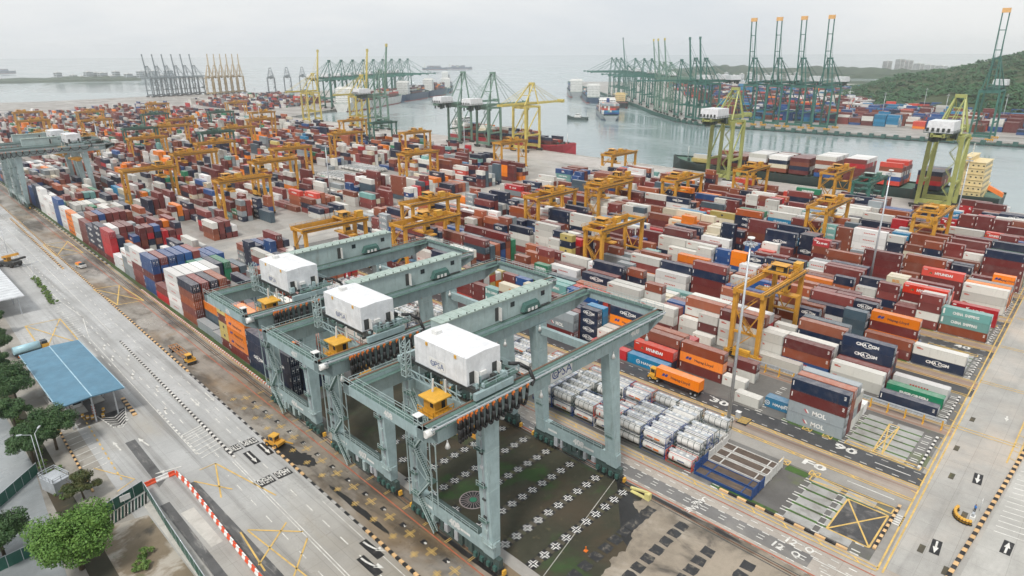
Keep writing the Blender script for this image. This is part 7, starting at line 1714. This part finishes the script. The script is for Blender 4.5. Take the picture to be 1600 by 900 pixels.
def build_trees():
    tree('broadleaf_tree', 11.0, 110.4, 11.2, 6.6, 6.0, 4.4, 'big bright green tree in the bottom corner, bare dark trunk', 'leaf', 34000, 3, .2, .42)
    tree('round_bush_tree', 16.4, 131, 6.0, 3.3, 3.3, 2.7, 'small round reddish green tree beside the grey cabin', 'leafr', 11000, 4, .17, .2)
    tree('broadleaf_tree', 17.0, 154.0, 9.5, 5.2, 5.2, 3.6, 'dark green tree overlapping the near corner of blue roof', 'leafd', 19000, 5, .2, .3)
    tree('broadleaf_tree', 12.4, 152.0, 9, 4.2, 4.6, 3.4, 'dark green tree left of the one touching the blue roof', 'leafd', 16000, 6, .2, .3)
    tree('broadleaf_tree', 15.2, 182.0, 11.0, 4.6, 7.0, 4.2, 'tall dark tree beside the long side of blue roof', 'leafd', 21000, 7, .21, .3)
    tree('broadleaf_tree', 12.6, 170.0, 8.5, 4.2, 4.6, 3.2, 'dark tree in the row at left, third from the grey cabin', 'leafd', 11000, 12, .22, .28)
    tree('broadleaf_tree', 14.2, 201.0, 9.5, 4.2, 4.8, 3.6, 'dark tree in the row at left, beyond the blue roof far corner', 'leafd', 12000, 13, .22, .28)
    tree('broadleaf_tree', -3.4, 126.0, 8.5, 5.0, 5.0, 3.4, 'dark tree cut by the left picture edge near the hoarding', 'leafd', 11000, 14, .22, .28)
    tree('broadleaf_tree', 17.8, 219.0, 8.5, 4.0, 4.4, 3.2, 'dark tree by the pale blue tank trailer', 'leafd', 12000, 8, .22, .28)
    tree('broadleaf_tree', 18.6, 238.0, 9, 4.4, 4.4, 3.4, 'dark tree at left edge under the grey roof', 'leafd', 12000, 9, .22, .28)
    tree('broadleaf_tree', 2.6, 122.5, 9, 5.6, 5.2, 3.6, 'dark tree at left edge behind the big bright tree', 'leafd', 18000, 10, .2, .3)
    rng = random.Random(5)
    for i, (x, y, s, lab) in enumerate(((19.4, 106.0, 1.4, 'bright low shrub on the bare soil by the big tree, nearer'), (18.0, 103.5, 1.5, 'bright low shrub on the bare soil, nearest the picture edge'), (15.4, 145.0, .9, 'small shrub beside the grey cabin'))):
        b = MB(); leaves(b, (0, 0, s * .55), s, s, s * .6, 900, .2, rng, clumps=10); tag(b.build('shrub', M['hedge'], None, (x, y, 0)), lab, 'shrub', 'low shrubs')
    b = MB(); 
    for i in range(26): leaves(b, (rng.uniform(-.5, .5) + i * .075, i * 1.5, .7), 1.2, 1.2, .8, 150, .26, rng, clumps=5)
    tag(b.build('hedge', M['hedge'], None, (38.6, 257, 0)), 'low dark hedge strip between the side lane and the main road', 'hedge')
    b = MB()
    for i in range(40): leaves(b, (rng.uniform(-.7, .7), i * 1.4, .5), .9, .9, .6, 70, .22, rng, clumps=4)
    tag(b.build('verge_planting', M['hedge'], None, (13.6, 134, 0)), 'strip of low planting along the green railing at left', 'planting', kind='stuff')
    # wood on the hill and the low ground behind the far terminal
    def hz(x, y):
        a = max(0, min(1, (x - 1010) / 460)); ridge = 66 * max(0., min(1., (455 - y) / 270)) ** .8 + 4
        und = math.sin(x * .011 + y * .017) * 5 + math.sin(y * .031 - x * .007) * 4
        e = a * a * (3 - 2 * a); f = max(0, min(1, (2500 - x) / 700)); sh = 22 * math.exp(-((x - 1100) / 70) ** 2) * max(0, min(1, (330 - y) / 120))
        return e * (ridge + und) * (.35 + .65 * f) + sh - (1 - a) * 1.2
    b = MB(); nx, ny = 44, 50
    P = [[(1000 + i * 40, -900 + j * 30, 0) for j in range(ny)] for i in range(nx)]
    for i in range(nx - 1):
        for j in range(ny - 1): b.poly([(x, y, hz(x, y) + .1) for x, y, _ in (P[i][j], P[i + 1][j], P[i + 1][j + 1], P[i][j + 1])], smooth=True)
    tag(b.build('hill', ground('hill_ground', (.05, .07, .03), [((.2, .22, .1), .02, .6, .75, .6, (1, 1, 1))], (.8, .95), .03)), kind='structure')
    b = MB(); n = 0
    ico = [(math.cos(a) * math.cos(e), math.sin(a) * math.cos(e), math.sin(e)) for e, k in ((-.3, 6), (.35, 6), (.95, 4)) for a in [i * 6.283 / k + e for i in range(k)]] + [(0, 0, 1)]
    while n < 9500:
        x = 1020 + (rng.random() ** 1.6) * 1200; y = rng.uniform(-240, 560)
        if y > 1.25 * x - 250 - 700 and x < 1150: continue
        z = hz(x, y)
        if z < 1.5 and rng.random() < .6: continue
        if 1030 < x < 1090 and 200 < y < 245: continue
        s = rng.choice([rng.uniform(2.6, 5), rng.uniform(3, 7)]); k = 6
        for q in range(k):
            o = Vector((rng.gauss(0, .45), rng.gauss(0, .45), rng.uniform(.2, .9))) * s; r = s * rng.uniform(.3, .55); c0 = Vector((x, y, z)) + o
            nn = Vector((rng.gauss(0, .3), rng.gauss(-.1, .3), 1)).normalized(); a = nn.orthogonal().normalized(); e = nn.cross(a)
            pts = [c0 + a * (r * math.cos(t) * rng.uniform(.7, 1.2)) + e * (r * math.sin(t) * rng.uniform(.7, 1.2)) - nn * rng.uniform(0, .6) * r for t in (0, 1.25, 2.5, 3.77, 5.03)]
            top = c0 + nn * r * .45
            for u in range(5): b.poly([pts[u], pts[(u + 1) % 5], top])
        n += 1
    tag(b.build('wood', M['wood']), 'dense green wood covering the hill across the water', 'wood', kind='stuff')
    # farther hills, islands, towns: solid ground seen through the haze
    def ridge(name, pts, w, mat, seed):
        r2 = random.Random(seed); b = MB(); prev = None
        for i in range(len(pts) - 1):
            (x0, y0, h0), (x1, y1, h1) = pts[i], pts[i + 1]; m = 10
            for k in range(m + (i == len(pts) - 2)):
                t = k / m; x, y = x0 + (x1 - x0) * t, y0 + (y1 - y0) * t; h = (h0 + (h1 - h0) * t) * r2.uniform(.86, 1.1)
                L = math.hypot(x1 - x0, y1 - y0); nx_, ny_ = -(y1 - y0) / L, (x1 - x0) / L
                ring = [(x - nx_ * w, y - ny_ * w, -5), (x - nx_ * w * .9, y - ny_ * w * .9, h * .35), (x - nx_ * w * .3, y - ny_ * w * .3, h * .92), (x + nx_ * w * .1, y + ny_ * w * .1, h), (x + nx_ * w, y + ny_ * w, -5)]
                if prev:
                    for j in range(4): b.poly([prev[j], ring[j], ring[j + 1], prev[j + 1]], smooth=True)
                prev = ring
        return tag(b.build(name, mat), kind='structure')
    hl = ground('far_hill_wood', (.035, .06, .035), [((.06, .09, .05), .03, .45, .6, .7, (1, 1, 1))], (.8, .95), .02)
    ridge('hills', [(2560, 1600, 4), (2500, 1380, 30), (2560, 1250, 36), (2600, 1080, 26), (2620, 960, 32), (2620, 800, 30), (2680, 640, 24), (2700, 500, 20)], 160, hl, 1)
    ridge('island', [(250, 2750, 9), (420, 2820, 12), (560, 2800, 12), (690, 2760, 16), (840, 2740, 9)], 60, hl, 2)
    ridge('land', [(2260, 1180, 3), (2230, 1000, 4), (2150, 820, 4), (2050, 640, 4), (2120, 400, 4)], 90, hl, 3)

def building(name, x, y, rz, w, d, h, lab, mat, floors, cols, group=None):
    t = empty(name, (x, y, 0), rz); tag(t, lab, 'building', group)
    b = MB(); b.box(-w / 2, -d / 2, -2, w / 2, d / 2, h)
    b.box(-w / 2 - .2, -d / 2 - .2, h, w / 2 + .2, d / 2 + .2, h + .8, 2); b.box(-w * .15, -d * .2, h + .8, w * .15, d * .2, h + 3.4, 2)
    for i in range(floors):
        z = h * (i + .35) / floors
        for j in range(cols):
            u = -w / 2 + w * (j + .5) / cols
            for s in (-1, 1): b.box(u - w / cols * .32, s * d / 2, z, u + w / cols * .32, s * (d / 2 + .06), z + h / floors * .45, 1)
        for s in (-1, 1): b.box(s * w / 2, -d * .35, z, s * (w / 2 + .06), d * .35, z + h / floors * .45, 1)
    b.build('block', [mat, M['glass'], M['white']], t)
def build_far():
    w1 = paint('pale_tower_paint', (.62, .62, .62), .6, .2, (.4, .4, .4), .05)
    for i, (x, y, h, w) in enumerate(((2700, 735, 50, 30), (2740, 705, 56, 30), (2790, 690, 52, 28), (2860, 672, 40, 40), (2950, 660, 34, 50), (3060, 640, 30, 50), (3180, 610, 28, 50))): building('tower_block', x, y, .8, w, 18, h, '%s pale tower block from the left, on the far shore behind the hill' % ordn(i), w1, 12, 8, 'pale towers on the far shore')
    for i in range(12): building('waterfront_block', 1980 + i * 16, 1040 - i * 18, rad(-48), 13, 12, 14 + (i % 3) * 4, '%s white block of the waterfront row beyond far cranes' % ordn(i), M['white_panel'], 5, 4, 'white waterfront blocks')
    for i, (x, y, w, d, h) in enumerate(((1035, 300, 46, 18, 10), (1060, 252, 30, 16, 9), (1105, 330, 40, 20, 12), (1160, 360, 34, 18, 12), (1240, 385, 40, 20, 14), (985, 235, 26, 14, 12))): building('warehouse', x, y, 1.2, w, d, h, '%s low pale warehouse below the wooded hill' % ordn(i), M['white_panel'], 2, 8, 'warehouses below the hill')
    b = None
    rr = random.Random(9)
    t0 = paint('island_tank_paint', (.45, .5, .52), .6, .2, (.3, .3, .3), .1)
    for i in range(16): building('island_works', 600 + i * 22 + rr.uniform(-6, 6), 2790 - i * 6 + rr.uniform(-20, 20), .3, rr.uniform(16, 34), 18, rr.uniform(10, 30), '%s hazy works building on the left island' % ordn(i), t0, 4, 4, 'works on the left island')
    # low breakwater of posts past the island
    b = MB(); b.beam((860, 2735, -2), (1080, 2690, -2), 6, 4); tag(b.build('breakwater', M['concrete_light']), kind='structure')

# ---------------------------------------------------------------- go
def main():
    setup_materials(); setup_view()
    build_land(); build_roads(); build_paint(); build_kerbs()
    a = rad(-1.26)
    protos = []
    for num, y, hx, lab in (('408', 61.0, -1.7, 'green rail gantry nearest, numbered 408, over the grass'), ('407', 89.6, -1.6, 'green rail gantry numbered 407, middle of the near three'), ('406', 118.2, -1.2, 'green rail gantry farthest of the near three, over orange boxes'), ('405', 440., 26., 'green rail gantry far left, nearer of the distant pair'), ('404', 469., 24., 'green rail gantry far left, farther of the distant pair')):
        t = rmg(num, hx, lab); t.location = (LX(58.1, y), y, .03); t.rotation_euler = (0, 0, -.003 if y < 200 else 0)
    build_rtgs(); build_sts(); build_ships(); build_containers(); build_tanks(); build_vehicles(); build_masts(); build_gate(); build_trees(); build_far(); haze()
main()
